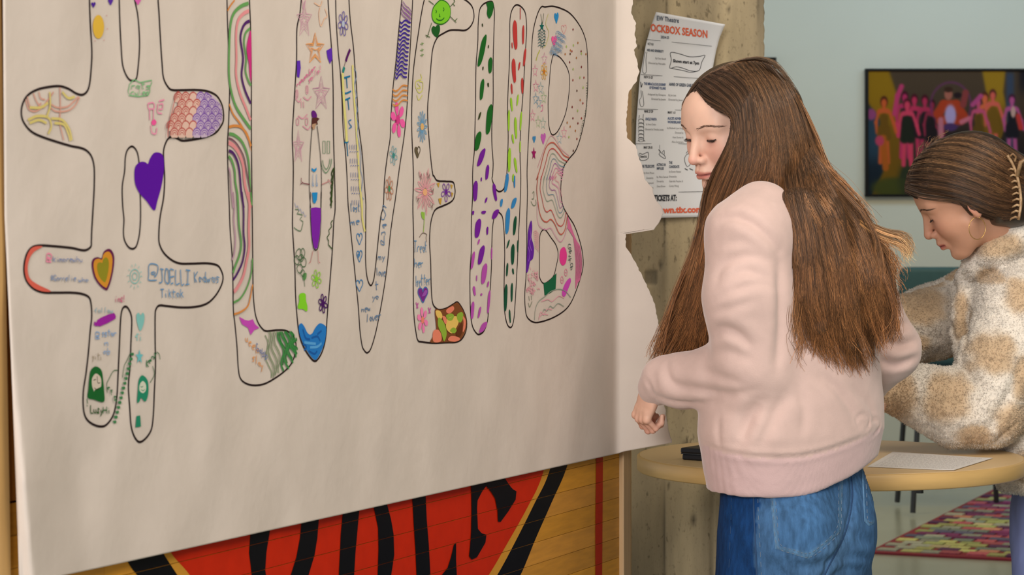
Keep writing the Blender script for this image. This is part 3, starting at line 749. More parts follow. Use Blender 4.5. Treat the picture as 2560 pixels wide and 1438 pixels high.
outline([(5, [(1130, 55), (1100, 110), (1070, 220), (1055, 350), (1050, 550), (1042, 750), (1035, 950), (1025, 1150), (1018, 1300), (1016, 1400)]), (6, [(955, 200), (950, 400), (950, 600), (945, 800), (935, 950), (940, 1060), (955, 1120), (1000, 1155), (1060, 1152), (1150, 1120), (1230, 1070), (1280, 1010), (1320, 920), (1350, 830), (1372, 740), (1368, 640), (1345, 540), (1305, 430), (1255, 350), (1220, 280), (1205, 180), (1210, 80)]), (5, [(1300, 1400), (1305, 1340), (1350, 1270), (1400, 1210), (1430, 1140), (1460, 1030), (1485, 900), (1500, 700), (1500, 500), (1490, 350), (1460, 250), (1410, 165), (1350, 100), (1280, 65), (1220, 50), (1160, 55)])], closed=True, w=4.2)
outline([(5, [(1225, 440), (1205, 530), (1195, 650), (1185, 780), (1185, 900), (1190, 1000), (1205, 1060), (1225, 1078), (1260, 1050), (1300, 970), (1330, 880), (1350, 750), (1355, 620), (1335, 540), (1290, 470), (1250, 440)])], closed=True, w=3.6)
outline([(6, [(1075, 462), (1050, 500), (1045, 600), (1045, 740), (1045, 810), (1060, 850), (1080, 865), (1110, 850), (1150, 810), (1170, 740), (1185, 650), (1170, 580), (1130, 520), (1095, 470)])], closed=True, w=3.6)
# single-stroke marker alphabet: strokes of digit pairs on a grid, x 0-4, y 0-8 (baseline 2)
GL = {'a': '36165403133346 4632', 'a_': '', 'b': '1812 1435443213', 'c': '45263213 1343', 'd': '4842 4525133244', 'e': '143445261422324', 'f': '47382712 0535', 'g': '4525133344 4540301', 'h': '1812 142536424', 'i': '2522 27', 'k': '1812 4614 2442', 'l': '2822', 'm': '0502 041524 22 2435 42', 'n': '1512 14253642', 'o': '25143223 43442525', 'r': '1512 142545', 's': '4525143422 12', 't': '2823 2332 0646', 'u': '151322334 4542', 'v': '052245', 'w': '05122332 4345', 'y': '1523 4510', 'J': '1848 3833221213', 'O': '28061322446628', 'E': '481812 1545 1242', 'I': '0848 2822 0242', 'L': '181242', 'K': '1812 4815 1542', 'T': '0848 2822', 'S': '472817264433221213', 'G': '47280613224244 24', 'H': '0802 4842 0545', '#': '1812 3832 0646 0444', '@': '3435252434 3444473828060422 42', '!': '2824 2322', "'": '2827', '.': '22'}
GL['e'] = '14444525142232'; GL['g'] = '4425142344 4410'; GL['n'] = '1512 14354442'; GL['h'] = '1812 14354442'; GL['a'] = '4425142342 4542'; GL['b'] = '1812 1435443212'; GL['d'] = '4842 4425142342'; GL['u'] = '15133242 4542'; GL['m'] = '0502 04152422 24354442'; GL['s'] = '4525143432 3212'; GL['f'] = '4737262212 0545'[:8]+' 0535'; GL['O'] = '2816134243473828'; GL['@'] = '3525243435 343345472817141242'; GL['G'] = '472816134244 4424'; GL['y'] = '1523 4510'; GL['t'] = '2823 2332 1646'; GL['w'] = '05122432 3245'; GL['J'] = '1848 38332212'
def write(col, x, y, text, h, wd=None, c=0, w=1.6, slope=0.0, vertical=False, dy=None, jit=.3):
    wd = h*.62 if wd is None else wd; r = random.Random(len(text)*7+int(x)); u = h/6.0
    for i, ch in enumerate(text):
        if ch in GL:
            for st in GL[ch].split():
                pts = [(int(st[k]), int(st[k+1])) for k in range(0, len(st)-1, 2)]
                if not pts: continue
                cx, cy = (x+i*wd, y+i*wd*slope) if not vertical else (x, y+i*(dy or h*1.1))
                P = [(cx+(a/4.6)*wd+r.uniform(-jit, jit)*u, cy-(b-2)*u+r.uniform(-jit, jit)*u) for a, b in pts]
                if len(P) == 1: P = P+[(P[0][0], P[0][1]+u*.5)]
                pen('handwriting', col, w, P, c, n=3)
def zig(name, col, w, x0, y0, x1, y1, amp, n, c=0):
    pen(name, col, w, [(x0+(x1-x0)*i/n, y0+(y1-y0)*i/n+amp*(1 if i % 2 else -1)) for i in range(n+1)], c)

# ---- hash sign
heart((72, 30, 140), 600, 32, 14, 18, 1); heart((84, 40, 150), 710, 12, 16, 22, 1); heart((208, 96, 168), 886, 8, 20, 24, 1)
fill('sun_drawing', (214, 172, 62), offs(632, 172, [(math.cos(a), math.sin(a)) for a in np.linspace(0, 5.9, 14)], 36, 76), 1)
for x, y in ((685, 100), (690, 185), (668, 258), (610, 262)): fill('dot_drawing', (200, 110, 110), offs(x, y, [(0, -1), (1, 0), (0, 1), (-1, 0)], 3, 3), 1)
YL = (206, 188, 112); PK = (206, 150, 132)
for q in ([(165, 640), (185, 700), (225, 715), (270, 690), (310, 640), (345, 590)], [(175, 620), (195, 685), (235, 695), (265, 660)], [(215, 600), (240, 660), (275, 690), (300, 670)], [(325, 690), (360, 715), (430, 712), (480, 680), (512, 625)], [(330, 670), (370, 690), (430, 685), (470, 655), (505, 620)], [(385, 560), (388, 690), (384, 780), (395, 840), (410, 900)], [(250, 590), (262, 630), (290, 640)]): pen('line_drawing', PK, 3, q, 1)
for q in ([(190, 690), (260, 690), (310, 660)], [(180, 770), (240, 745), (310, 755), (330, 810), (310, 860)], [(190, 790), (250, 770), (300, 790)], [(330, 760), (400, 770), (445, 830), (462, 900)], [(350, 790), (410, 800), (440, 860), (452, 905)], [(320, 590), (322, 680), (300, 750)], [(400, 590), (440, 630), (480, 620)]): pen('line_drawing', YL, 5, q, 1)
# scale pattern at the right end of the top bar
rs = random.Random(2)
def clampe(x, y):
    u, v = (x-1262)/168, (y-738)/154; q = math.hypot(u, v)
    return (x, y) if q <= 1 or x < 1262 else (1262+u/q*168, 738+v/q*154)
for row in range(7):
    for k in range(8):
        cx = 1096+row % 2*24+k*48; cy = 628+row*46
        inside = lambda x, y: x > 1142-(y-585)*.22 and y > 588 and y < 892 and ((x-1270)/178)**2+((y-738)/160)**2 < 1 or (1142-(y-585)*.22 < x < 1275 and 588 < y < 888)
        if not inside(cx, cy): continue
        red = cx < 1272-row*5
        P = [(cx+27*math.cos(a), cy+8-44*math.sin(a)) for a in np.linspace(0, math.pi, 9)]+[(cx-18, cy+30), (cx+18, cy+30)]
        P = [clampe(min(max(x, 1084), 1426), min(max(y, 590), 884)) for x, y in P]
        fill('scale_pattern', (214, 178, 162) if red else (192, 170, 190), P, 1, False)
        colr = (178, 84, 78) if red else (120, 82, 158)
        for rr in (1, .68, .36):
            P = [(cx+27*rr*math.cos(a), cy+8-44*rr*math.sin(a)) for a in np.linspace(-.1, math.pi+.1, 9)]
            P = [p for p in P if p[1] > 586 and p[1] < 890 and clampe(*p) == p]
            if len(P) > 2: pen('scale_pattern', colr, 2.8 if rr == 1 else 2.0, P, 1, n=3)
pen('scale_pattern', (186, 84, 78), 2.6, [(1145, 585), (1120, 650), (1100, 740), (1080, 830), (1078, 880)], 1)
GR = (122, 176, 124)
pen('scribble_drawing', GR, 2.4, [(830, 545), (862, 510), (900, 530), (975, 515), (962, 560), (950, 612), (830, 612), (832, 548)], 1, n=2)
write(GR, 838, 572, 'rats', 46, 32, 1, 2.2); write(GR, 838, 608, 'rules', 34, 24, 1, 2.2)
PN = (224, 138, 168)
for q in ([(950, 665), (985, 660), (990, 695), (955, 697), (950, 665)], [(960, 700), (962, 770)], [(985, 700), (986, 770)], [(1015, 665), (1012, 720), (1040, 730)], [(1020, 650), (1055, 640)], [(1025, 670), (1045, 668), (1042, 700), (1022, 700)], [(970, 800), (975, 850), (1000, 858), (1008, 820)]): pen('scribble_drawing', PN, 3, q, 1)
fill('dot_drawing', (226, 84, 146), offs(988, 785, [(0, -1), (.9, -.2), (.5, .8), (-.5, .9), (-.9, -.1)], 18, 20), 1)
fill('heart_drawing', (86, 14, 148), [(990, 1352), (940, 1290), (895, 1240), (868, 1180), (863, 1110), (872, 1065), (900, 1040), (930, 1040), (950, 1052), (962, 1020), (985, 985), (1012, 978), (1040, 990), (1052, 1030), (1050, 1110), (1035, 1200), (1010, 1290)], 1)
# lower bar
fill('stripe_drawing', (206, 92, 76), [(255, 184), (215, 182), (185, 197), (163, 235), (150, 290), (150, 345), (166, 393), (205, 433), (260, 453), (305, 450), (225, 410), (180, 375), (166, 320), (176, 260), (205, 215)], 2)
write((228, 130, 160), 272, 275, '@', 50, 40, 2, 2.6); write((132, 140, 172), 315, 275, 'kimorewhu', 34, 20, 2, 2); write((132, 146, 176), 305, 388, '#Gorrelie', 34, 17, 2, 2); write((132, 146, 176), 470, 396, 'who', 30, 20, 2, 2)
HT = [(636, 446), (600, 420), (566, 370), (550, 300), (558, 258), (585, 247), (610, 252), (622, 215), (650, 197), (672, 210), (685, 250), (680, 320), (665, 390), (648, 436)]
fill('heart_drawing', (96, 26, 70), HT, 2); fill('heart_drawing', (206, 138, 44), [(617+(x-617)*.84, 320+(y-320)*.87) for x, y in HT], 2); fill('heart_drawing', (140, 132, 34), [(617+(x-617)*.52, 322+(y-320)*.6) for x, y in HT], 2)
LB = (124, 182, 176)
for rr in (14, 28): pen('sun_drawing', LB, 2, offs(808, 362, [(math.cos(a), math.sin(a)*1.5) for a in np.linspace(0, 5.6, 9)], rr, rr), 2, True)
for a in np.linspace(0, 5.9, 12): pen('sun_drawing', LB, 1.8, [(808+36*math.cos(a), 362+60*math.sin(a)), (808+44*math.cos(a), 362+76*math.sin(a))], 2)
BL = (98, 140, 178)
write(BL, 880, 385, '@', 100, 70, 2, 2.6); write(BL, 950, 402, 'JOELLI', 84, 32, 2, 2.8, .05); write(BL, 1160, 398, 'Kodwas', 62, 26, 2, 2.4); write(BL, 962, 488, 'Tiktok', 50, 23, 2, 2.4)
write((196, 100, 130), 688, 515, 'inc!', 40, 16, 2, 2)
write((154, 176, 184), 566, 582, 'follow', 34, 19, 2, 2)
fill('scribble_drawing', (150, 36, 150), [(560, 655), (600, 612), (650, 590), (684, 582), (694, 615), (650, 640), (600, 662)], 2, False)
zig('scribble_drawing', (150, 36, 150), 5, 566, 648, 692, 596, 12, 11, 2)
write((128, 158, 196), 566, 735, '@', 40, 34, 2, 2); write((128, 158, 196), 608, 722, 'sstar', 44, 18, 2, 2.2); write((140, 166, 200), 622, 780, 'n', 44, 30, 2, 2); write((140, 166, 200), 618, 830, 'ob', 40, 22, 2, 2)
write((150, 134, 110), 550, 860, 'yiti', 40, 16, 2, 1.6, .1); 
DG = (26, 96, 42)
fill('face_drawing', DG, [(575, 902), (545, 925), (535, 980), (530, 1040), (526, 1090), (560, 1100), (622, 1115), (624, 1050), (618, 980), (608, 925)], 2)
fill('face_drawing', (206, 191, 174), [(575, 945), (552, 975), (552, 1020), (562, 1050), (558, 1075), (566, 1092), (592, 1088), (594, 1050), (606, 1020), (604, 970)], 2)
pen('face_drawing', BK, 1.6, [(560, 985), (575, 980)], 2); pen('face_drawing', BK, 1.6, [(582, 960), (586, 1000), (600, 1000)], 2); pen('face_drawing', BK, 1.6, [(565, 1030), (580, 1042), (596, 1030)], 2); pen('face_drawing', DG, 1.8, [(566, 1066), (578, 1078), (594, 1064)], 2)
write((40, 84, 30), 538, 1180, 'Lucy', 46, 20, 2, 2.4, .1); write(DG, 620, 1186, 'Hi', 42, 22, 2, 2.2); write(DG, 515, 1140, '!', 44, 20, 2, 2)
for q in ([(645, 1060), (640, 1010), (655, 975), (680, 930), (705, 925)], [(735, 970), (745, 900), (760, 870), (780, 825)], [(940, 815), (955, 830), (960, 860)], [(915, 900), (925, 950), (900, 1000)]): pen('leaf_drawing', DG, 1.6, q, 2)
for k in range(15):
    x = 690+k*7.5; y = 1235-k*29; fill('leaf_drawing', (56, 118, 70), offs(x, y, [(0, -1), (.9, -.3), (.2, 1), (-1, .2)], 9, 10), 2); write((66, 122, 80), x-16, y+6, 'aeo'[k % 3], 24, 16, 2, 1.8)
for k in range(4): write((40, 110, 64), 874+k*15, 905-k*22, 'Keny'[k], 40, 20, 2, 2.2)
for k in range(5): write((60, 112, 70), 640+8*(k % 2)+k*10, 1040+k*18, 'esiea'[k], 26, 20, 2, 1.8)
fill('heart_drawing', LB, [(840, 690), (822, 640), (818, 595), (832, 580), (842, 596), (856, 580), (866, 600), (860, 650)], 2)
write((140, 190, 186), 812, 748, 'fi', 50, 22, 2, 2.6); star((104, 176, 180), 836, 845, 24, 46, 2, True)
SG = (34, 128, 96)
fill('face_drawing', SG, [(853, 955), (832, 985), (826, 1050), (822, 1118), (836, 1112), (846, 1090), (866, 1112), (880, 1100), (890, 1050), (884, 985)], 2)
fill('face_drawing', (200, 200, 180), [(856, 990), (838, 1010), (836, 1045), (856, 1062), (874, 1045), (874, 1010)], 2)
pen('face_drawing', SG, 1.6, [(842, 1022), (850, 1026), (858, 1020)], 2); pen('face_drawing', SG, 1.6, [(846, 1042), (858, 1048), (868, 1040)], 2)
fill('scribble_drawing', SG, [(818, 1200), (840, 1196), (845, 1262), (812, 1268)], 2, False)

# ---- letter L: running coloured lines
G_, P_, U_, O_ = (98, 150, 84), (216, 138, 140), (78, 34, 98), (206, 132, 66)
def pl(col, w, pts, c, nm='wave_drawing'): pen(nm, col, w, pts, c)
pl(O_, 4, [(80, 75), (100, 40), (130, 0)], 3)
pl(G_, 8, [(225, 22), (170, 45), (120, 100), (98, 200), (90, 400), (92, 540), (110, 650), (140, 740), (190, 820), (240, 890)], 3)
pl(P_, 8, [(228, 75), (190, 95), (155, 140), (140, 230), (142, 400), (140, 520), (165, 640), (205, 740), (240, 830)], 3)
pl(U_, 7, [(232, 145), (205, 160), (182, 200), (170, 270), (188, 400), (178, 520), (200, 620), (240, 715)], 3)
pl(G_, 6, [(236, 195), (205, 230), (195, 300), (210, 400), (205, 490), (225, 560), (243, 590)], 3)
fill('wave_drawing', (196, 46, 120), [(243, 225), (225, 260), (214, 320), (217, 380), (228, 440), (234, 520), (245, 545)], 3)
pl(O_, 5, [(92, 720), (120, 790), (165, 850), (205, 920), (240, 1000)], 3); pl(O_, 6, [(90, 878), (130, 870), (175, 880), (215, 930), (243, 1010)], 3); fill('wave_drawing', O_, [(165, 872), (205, 900), (228, 950), (244, 1050), (220, 960), (190, 905)], 3)
pl(G_, 7, [(92, 925), (130, 935), (180, 980), (215, 1060), (230, 1150), (236, 1280), (248, 1420)], 3)
pl((120, 70, 90), 4, [(88, 955), (120, 970), (155, 1010), (195, 1090), (215, 1200), (240, 1330)], 3)
pl(P_, 10, [(88, 985), (125, 1010), (160, 1060), (190, 1150), (200, 1270), (222, 1360), (240, 1438)], 3)
pl(U_, 7, [(90, 1042), (120, 1060), (150, 1120), (165, 1200), (175, 1320), (193, 1438)], 3)
pl(G_, 7, [(88, 1080), (110, 1110), (130, 1180), (135, 1260), (150, 1350), (155, 1438)], 3)
pl((176, 140, 156), 5, [(88, 1160), (100, 1200), (108, 1320), (120, 1438)], 3)
pl((176, 140, 156), 5, [(120, 0), (128, 100), (125, 200), (135, 320), (128, 420), (112, 470)], 4); pl(G_, 7, [(148, 0), (155, 120), (160, 230), (175, 350), (165, 430), (135, 510), (118, 560)], 4)
pl(U_, 6, [(180, 0), (192, 130), (192, 280), (200, 380), (185, 480), (150, 560), (120, 608)], 4); pl(P_, 9, [(225, 0), (232, 100), (228, 250), (230, 380), (212, 480), (190, 580), (150, 660), (125, 692)], 4)
pl(G_, 5, [(252, 460), (245, 560), (215, 660), (170, 735), (122, 765)], 4); pl(O_, 4.5, [(254, 640), (240, 720), (220, 790), (170, 830), (125, 846)], 4)
fill('scribble_drawing', (186, 70, 170), [(160, 862), (200, 885), (225, 890), (255, 880), (270, 915), (300, 940), (265, 955), (240, 990), (222, 940), (180, 915)], 4, False)
write((214, 150, 96), 175, 1010, 'queen', 56, 24, 4, 2.4, 1.1); write((214, 150, 96), 250, 1170, 'slay', 56, 20, 4, 2.4, .9); write((110, 120, 160), 275, 1100, 'Gabb', 56, 20, 4, 2.2, .9)
for k in range(9):
    x = 340+k*24; dark = k > 3; yt = 966 if k else 990; 
    cg = (60, 130, 66) if dark else (128, 146, 110)
    yb = 1285-max(0, k-1)*16-(max(0, k-5)*22)
    if k == 8: yt = 1010
    P = [(x+14*math.sin(i*1.25+k*.9)+i*(5 if k < 8 else 1), yt+(yb-yt)*i/7) for i in range(8)]
    pl(cg, 3 if not dark else 6, P, 4, 'vine_pattern')
    if dark: pl((50, 118, 58), 4.5, [(p[0]+10+3*(i % 2), p[1]) for i, p in enumerate(P[:7])], 4, 'vine_pattern')
    elif k: pl(cg, 2, [(p[0]-12, p[1]) for p in P], 4, 'vine_pattern')
# ---- second letter: stars, pencil figure
SP = (206, 144, 172); OS = (222, 150, 84)
for s_ in ((612, 140, 54, 130), (728, 650, 62, 125), (570, 1020, 40, 122)):
    star((176, 110, 150) if s_[0] == 728 else SP, *s_, 3, w=2.2); star(SP, s_[0], s_[1], s_[2]*.68, s_[3]*.62, 3, w=2); star(SP, s_[0], s_[1], s_[2]*.36, s_[3]*.32, 3, w=1.8)
pen('star_drawing', SP, 2, [(598, 0), (606, 60), (620, 0)], 3)
star(OS, 686, 340, 66, 112, 3, w=4); star(OS, 686, 340, 46, 80, 3, w=2.6); pl(OS, 2.4, [(660, 330), (690, 345), (715, 328)], 3, 'star_drawing')
pl((222, 180, 150), 3, [(680, 20), (720, 40), (735, 5)], 3, 'star_drawing'); pl((222, 180, 150), 3, [(720, 50), (712, 100), (725, 180), (750, 130), (770, 110), (755, 60)], 3, 'star_drawing')
fill('stripe_drawing', (92, 44, 168), [(560, 420), (582, 418), (586, 470), (576, 538), (560, 530)], 3, False); fill('stripe_drawing', (92, 44, 168), [(764, 350), (800, 330), (804, 410), (788, 442), (772, 400)], 3, False)
write((210, 110, 150), 556, 602, 'remember', 40, 17, 3, 2.2, -1.0, jit=.1); write((210, 110, 150), 640, 572, 'smile!', 44, 15, 3, 2, -1.0)
SM = (212, 140, 162)
for (x, y) in ((560, 650), (630, 620)): pen('smiley_drawing', SM, 2, offs(x, y, [(-.6, -1), (.6, -1), (.6, 1), (-.6, 1)], 11, 24), 3, True, 2); pen('smiley_drawing', SM, 1.6, offs(x, y, [(-.2, -.6), (.2, -.6), (.2, .6), (-.2, .6)], 11, 24), 3, True, 2)
for q in ([(550, 680), (575, 705), (590, 680)], [(605, 670), (635, 692), (660, 665)], [(590, 700), (592, 745)], [(606, 700), (608, 745)], [(570, 800), (600, 820), (632, 790)], [(600, 870), (635, 895), (655, 870)]): pen('smiley_drawing', SM, 2.4, q, 3)
for x in (565, 628): pen('smiley_drawing', SM, 2.4, offs(x, 840, [(-.6, -1), (.6, -1), (.6, 1), (-.6, 1)], 12, 20), 3, True, 2)
FG = (108, 140, 108)
for x in (748, 778): pen('smiley_drawing', FG, 2.4, offs(x, 1018, [(-.6, -1), (.6, -1), (.6, 1), (-.6, 1)], 14, 42), 3, True, 1)
pen('smiley_drawing', FG, 2.6, [(726, 1110), (735, 1160), (762, 1195), (792, 1150), (800, 1098)], 3); pen('smiley_drawing', FG, 2.4, [(738, 1105), (745, 1145), (764, 1170), (782, 1140), (788, 1098)], 3)
fill('pencil_figure', (96, 30, 118), [(662, 770), (680, 765), (695, 785), (697, 810), (680, 822), (664, 806)], 3); fill('pencil_figure', (84, 44, 38), [(664, 815), (698, 812), (716, 820), (700, 840), (704, 862), (690, 858), (660, 890)], 3, False); fill('pencil_figure', (178, 140, 110), [(664, 860), (694, 850), (682, 892), (664, 896)], 3, False)
pen('pencil_figure', BK, 2.6, [(666, 880), (656, 1000), (648, 1150), (647, 1300), (655, 1438)], 3); pen('pencil_figure', BK, 2.6, [(700, 870), (715, 1000), (728, 1150), (730, 1300), (727, 1438)], 3)
pen('pencil_figure', BK, 2.4, [(654, 0), (652, 110), (656, 200), (664, 320), (676, 390), (690, 402), (706, 385), (720, 300), (726, 200), (726, 110), (728, 0)], 4)
fill('pencil_figure', (122, 34, 160), [(656, 112), (690, 106), (724, 112), (724, 200), (716, 300), (702, 385), (688, 398), (676, 380), (664, 310), (657, 200)], 4, False)
fill('pencil_figure', (34, 132, 190), [(660, 1160), (678, 1172), (696, 1158), (694, 1178), (680, 1190), (664, 1180)], 3, False); fill('pencil_figure', (34, 132, 190), [(664, 1332), (702, 1330), (698, 1380), (686, 1408), (672, 1400)], 3, False)
for x in (670, 696): pen('pencil_figure', (90, 140, 190), 1.8, [(x, 1205), (x, 1250), (x-4, 1280), (x+5, 1285), (x+5, 1262)], 3)
pen('pencil_figure', (120, 60, 70), 2.2, [(645, 1275), (596, 1262), (590, 1230)], 3); pen('pencil_figure', (120, 60, 70), 2, [(584, 1275), (600, 1262)], 3); pen('pencil_figure', (190, 130, 130), 2.2, [(732, 1275), (782, 1252), (775, 1240)], 3); pen('pencil_figure', (190, 130, 130), 2, [(782, 1252), (798, 1272)], 3)
pen('pencil_figure', (190, 120, 120), 2, [(672, 405), (655, 480), (644, 490)], 4); pen('pencil_figure', (190, 120, 120), 2, [(705, 405), (710, 480), (720, 490)], 4)
zig('vine_pattern', (52, 70, 30), 4, 816, 1170, 796, 1430, 10, 1, 3)
pen('vine_pattern', (52, 70, 30), 5, [(818, 1160)]+[(806-6*(k % 2)-k*.8, 1180+k*22) for k in range(12)], 3, n=2); pen('vine_pattern', (52, 70, 30), 4, [(790+14*(k % 2), 0+k*22) for k in range(5)], 4, n=2)
pen('vine_pattern', (60, 84, 40), 3, [(808, 195), (795, 215), (800, 240), (780, 265), (785, 290), (768, 315), (780, 340), (778, 365), (800, 390), (803, 398)], 4, n=2)
pen('scribble_drawing', (96, 124, 92), 2.2, [(548, 120), (580, 125), (560, 150), (600, 160), (580, 190), (602, 205), (596, 240), (586, 270), (560, 262), (540, 245)], 4, n=2); zig('scribble_drawing', (160, 164, 184), 2, 545, 85, 625, 170, 10, 8, 4)
for a, b, rx, ry in ((575, 430, 22, 38), (600, 420, 16, 30), (560, 470, 18, 30), (606, 485, 20, 32), (590, 455, 16, 24), (580, 530, 20, 30), (600, 560, 14, 22)): pen('flower_drawing', (74, 104, 70), 2.2, offs(a, b, [(0, -1), (.9, -.3), (.6, .9), (-.5, .9), (-1, -.2)], rx, ry), 4, True, 3)
fill('leaf_drawing', (90, 140, 80), [(600, 570), (625, 560), (622, 600), (604, 610)], 4); pen('leaf_drawing', (74, 104, 70), 2, [(608, 570), (614, 655)], 4)
flower((150, 200, 70), 695, 602, 34, 62, 4, 6, (130, 200, 50), w=2.4)
fill('flower_drawing', (126, 200, 40), [(575, 715), (590, 700), (618, 705), (622, 750), (632, 790), (628, 826), (600, 810), (572, 808), (566, 790), (576, 755)], 4)
flower((74, 26, 96), 740, 772, 30, 64, 4, 6, (70, 20, 90), w=3.2)
fill('heart_drawing', (36, 116, 188), [(680, 1160), (640, 1115), (604, 1050), (580, 990), (572, 930), (590, 908), (610, 930), (630, 970), (648, 986), (668, 975), (690, 935), (720, 908), (755, 925), (762, 950), (755, 1020), (735, 1085), (705, 1145)], 4)
for q in ([(600, 1050), (625, 1070), (610, 1095)], [(660, 1010), (700, 1000), (720, 1030)], [(640, 1100), (680, 1120), (700, 1100)], [(600, 950), (620, 1010), (650, 1020)], [(730, 960), (700, 985)]): pen('heart_drawing', (26, 86, 156), 5, q, 4)
for q in ([(610, 1040), (640, 1045), (690, 1050)], [(650, 1075), (700, 1070), (730, 1045)]): pen('heart_drawing', (86, 156, 210), 6, q, 4)
# ---- V
flower((104, 92, 160), 880, 165, 34, 84, 3, 7, (176, 184, 200), w=2.4)
pen('pencil_figure', (84, 20, 92), 8, [(928, 342), (912, 380), (898, 424)], 3, n=2); pen('pencil_figure', (120, 90, 100), 2, [(896, 424), (888, 460)], 3); pen('pencil_figure', (34, 130, 120), 9, [(888, 464), (878, 500)], 3)
YY = (214, 204, 126)
pen('highlighter_band', YY, 11, [(876, 505), (885, 700), (897, 850), (905, 980)], 3); pen('highlighter_band', YY, 8, [(945, 450), (950, 600), (965, 800), (975, 960), (985, 1120), (995, 1280), (1010, 1438)], 3)
pen('highlighter_band', YY, 8, [(1000, 0), (1010, 80), (1012, 180), (1030, 275)], 4)
TB = (26, 110, 150)
for q in ([(876, 542), (928, 526)], [(902, 530), (908, 610)], [(872, 640), (900, 645), (934, 630)], [(892, 692), (928, 676)], [(912, 684), (920, 760)], [(888, 985), (916, 980)], [(905, 985), (912, 1080)]): pen('handwriting', TB, 4, q, 3)
pen('handwriting', (70, 120, 160), 3, [(936, 828), (918, 838), (926, 860), (938, 876), (920, 888)], 3)
pen('cloud_border', (110, 140, 176), 2.2, [(958, 470), (972, 520), (958, 600), (975, 660), (962, 690), (980, 760), (968, 800), (985, 870), (975, 920), (992, 1000), (1004, 1080), (1000, 1170), (1015, 1240), (1003, 1340), (1022, 1380)], 3)
for r_ in range(9):
    y = 1000+r_*48
    for k in range(4):
        x = 925+k*16+r_*2
        if r_ % 2: pen('dash_pattern', (110, 120, 160), 2.2, [(x, y), (x+7, y+2)], 3)
        else: pen('dash_pattern', (110, 120, 160), 2.2, [(x, y), (x, y+34)], 3)
write((92, 130, 170), 926, 136, 'lost', 56, 18, 4, 2.4); write((92, 130, 170), 930, 232, 'me', 50, 32, 4, 2.6, -.3)
for y, s_ in ((325, 20), (445, 19), (648, 24)): heart((70, 126, 176), 992, y, s_, 38, 4, False, 2.8)
heart((70, 126, 176), 988, 440, 9, 16, 4)
BW = (96, 126, 160)
for ch, x, y, h in (('S', 1140, 190, 96), ('e', 1142, 248, 50), ('n', 1136, 300, 50), ('d', 1128, 370, 66)): write(BW, x, y, ch, h, 40, 4, 2.4)
write(BW, 1120, 470, 'my', 50, 26, 4, 2.4); write(BW, 1105, 580, 'love', 56, 17, 4, 2.4); write(BW, 1092, 678, 't', 60, 36, 4, 2.4); write(BW, 1078, 745, 'yo', 46, 24, 4, 2.4, -.1); write(BW, 1004, 832, 'new', 46, 22, 4, 2.2, -.2); write(BW, 1040, 900, 'lover', 60, 20, 4, 2.4, -.25)
# wave stack on the right arm
VI = (58, 36, 140); PU = (140, 96, 150)
for k in range(17):
    y = 60+k*29; col_ = PU if k < 3 else VI; xl = 1285-y*.095; xr = 1358-y*.07
    if k < 3: pl(col_, 3, [(xl+4, y-40), (xl+20, y-10), (xl+45, y+10), (xr-3, y+40)], 3, 'wave_pattern'); pl(col_, 2.4, [(xl+14, y-50), (xl+34, y-20), (xl+55, y-4), (xr-3, y+22)], 3, 'wave_pattern'); continue
    a = 10 if k < 8 else 16
    pl(col_, 4.4, [(xl+2, y+4), (xl+14, y+a+4), (xl+30, y-a*.3), (xl+46, y-a+4), (xl+60, y+6), (xr-2, y+10)], 3, 'wave_pattern')
for k in range(4): y = 618+k*34; pl((206, 134, 66), 4, [(1222, y), (1240, y+12), (1262, y+2), (1284, y-22), (1300, y-28), (1324, y-24)], 3, 'wave_pattern')
flower((232, 92, 160), 1258, 828, 50, 122, 3, 6, (206, 60, 130), filled=True)
if 0: fill('flower_drawing', (236, 88, 164), [(1235, 700), (1215, 740), (1212, 800), (1218, 850), (1215, 900), (1235, 945)], 3)
fill('flower_drawing', (150, 20, 90), offs(1244, 838, STAR, 8, 16), 3, False)
flower((110, 160, 170), 1228, 1075, 26, 66, 3, 6, (60, 130, 120), w=2); flower((180, 120, 92), 1198, 1305, 28, 82, 3, 7, (70, 130, 90), w=2.2)
# ---- E
fill('face_drawing', (122, 196, 44), [(330, 0), (300, 20), (268, 60), (255, 120), (270, 170), (310, 192), (350, 188), (390, 155), (403, 110), (400, 60), (375, 20)], 5)
pen('face_drawing', (44, 110, 30), 3, [(330, 0), (300, 20), (268, 60), (255, 120), (270, 170), (310, 192), (350, 188), (390, 155), (403, 110), (400, 60), (375, 20)], 5, True)
for q in ([(285, 80), (292, 92), (286, 104)], [(345, 60), (352, 76), (344, 90)], [(290, 150), (310, 162), (335, 160), (354, 142)], [(318, 110), (314, 130), (322, 132)]): pen('face_drawing', (44, 110, 30), 3.4, q, 5)
for q in ([(270, 36), (230, 5)], [(400, 55), (438, 12), (430, 0)], [(420, 28), (440, 48)], [(400, 130), (450, 180)], [(436, 170), (458, 148)], [(255, 180), (222, 290)], [(205, 280), (240, 298)], [(230, 272), (215, 300)]): pen('face_drawing', (70, 96, 50), 2.2, q, 5)
fill('heart_drawing', (28, 86, 34), [(296, 300), (262, 270), (252, 232), (266, 208), (284, 214), (296, 200), (316, 204), (320, 240), (312, 270)], 5)
for y in (350, 400, 440): pen('scribble_drawing', (120, 150, 90), 2, [(175, y-12), (180, y), (176, y+14)], 5); pen('scribble_drawing', (120, 150, 90), 2, [(162, y+4), (190, y-4)], 5)
pen('scribble_drawing', (204, 200, 110), 3, [(165, 590), (172, 630), (130, 650), (125, 690), (150, 740), (180, 720), (182, 660), (155, 650)], 5); pen('scribble_drawing', (204, 200, 110), 2.6, [(140, 665), (165, 700), (140, 705)], 5); pen('scribble_drawing', (204, 200, 110), 2.6, [(135, 760), (150, 800), (180, 760)], 5)
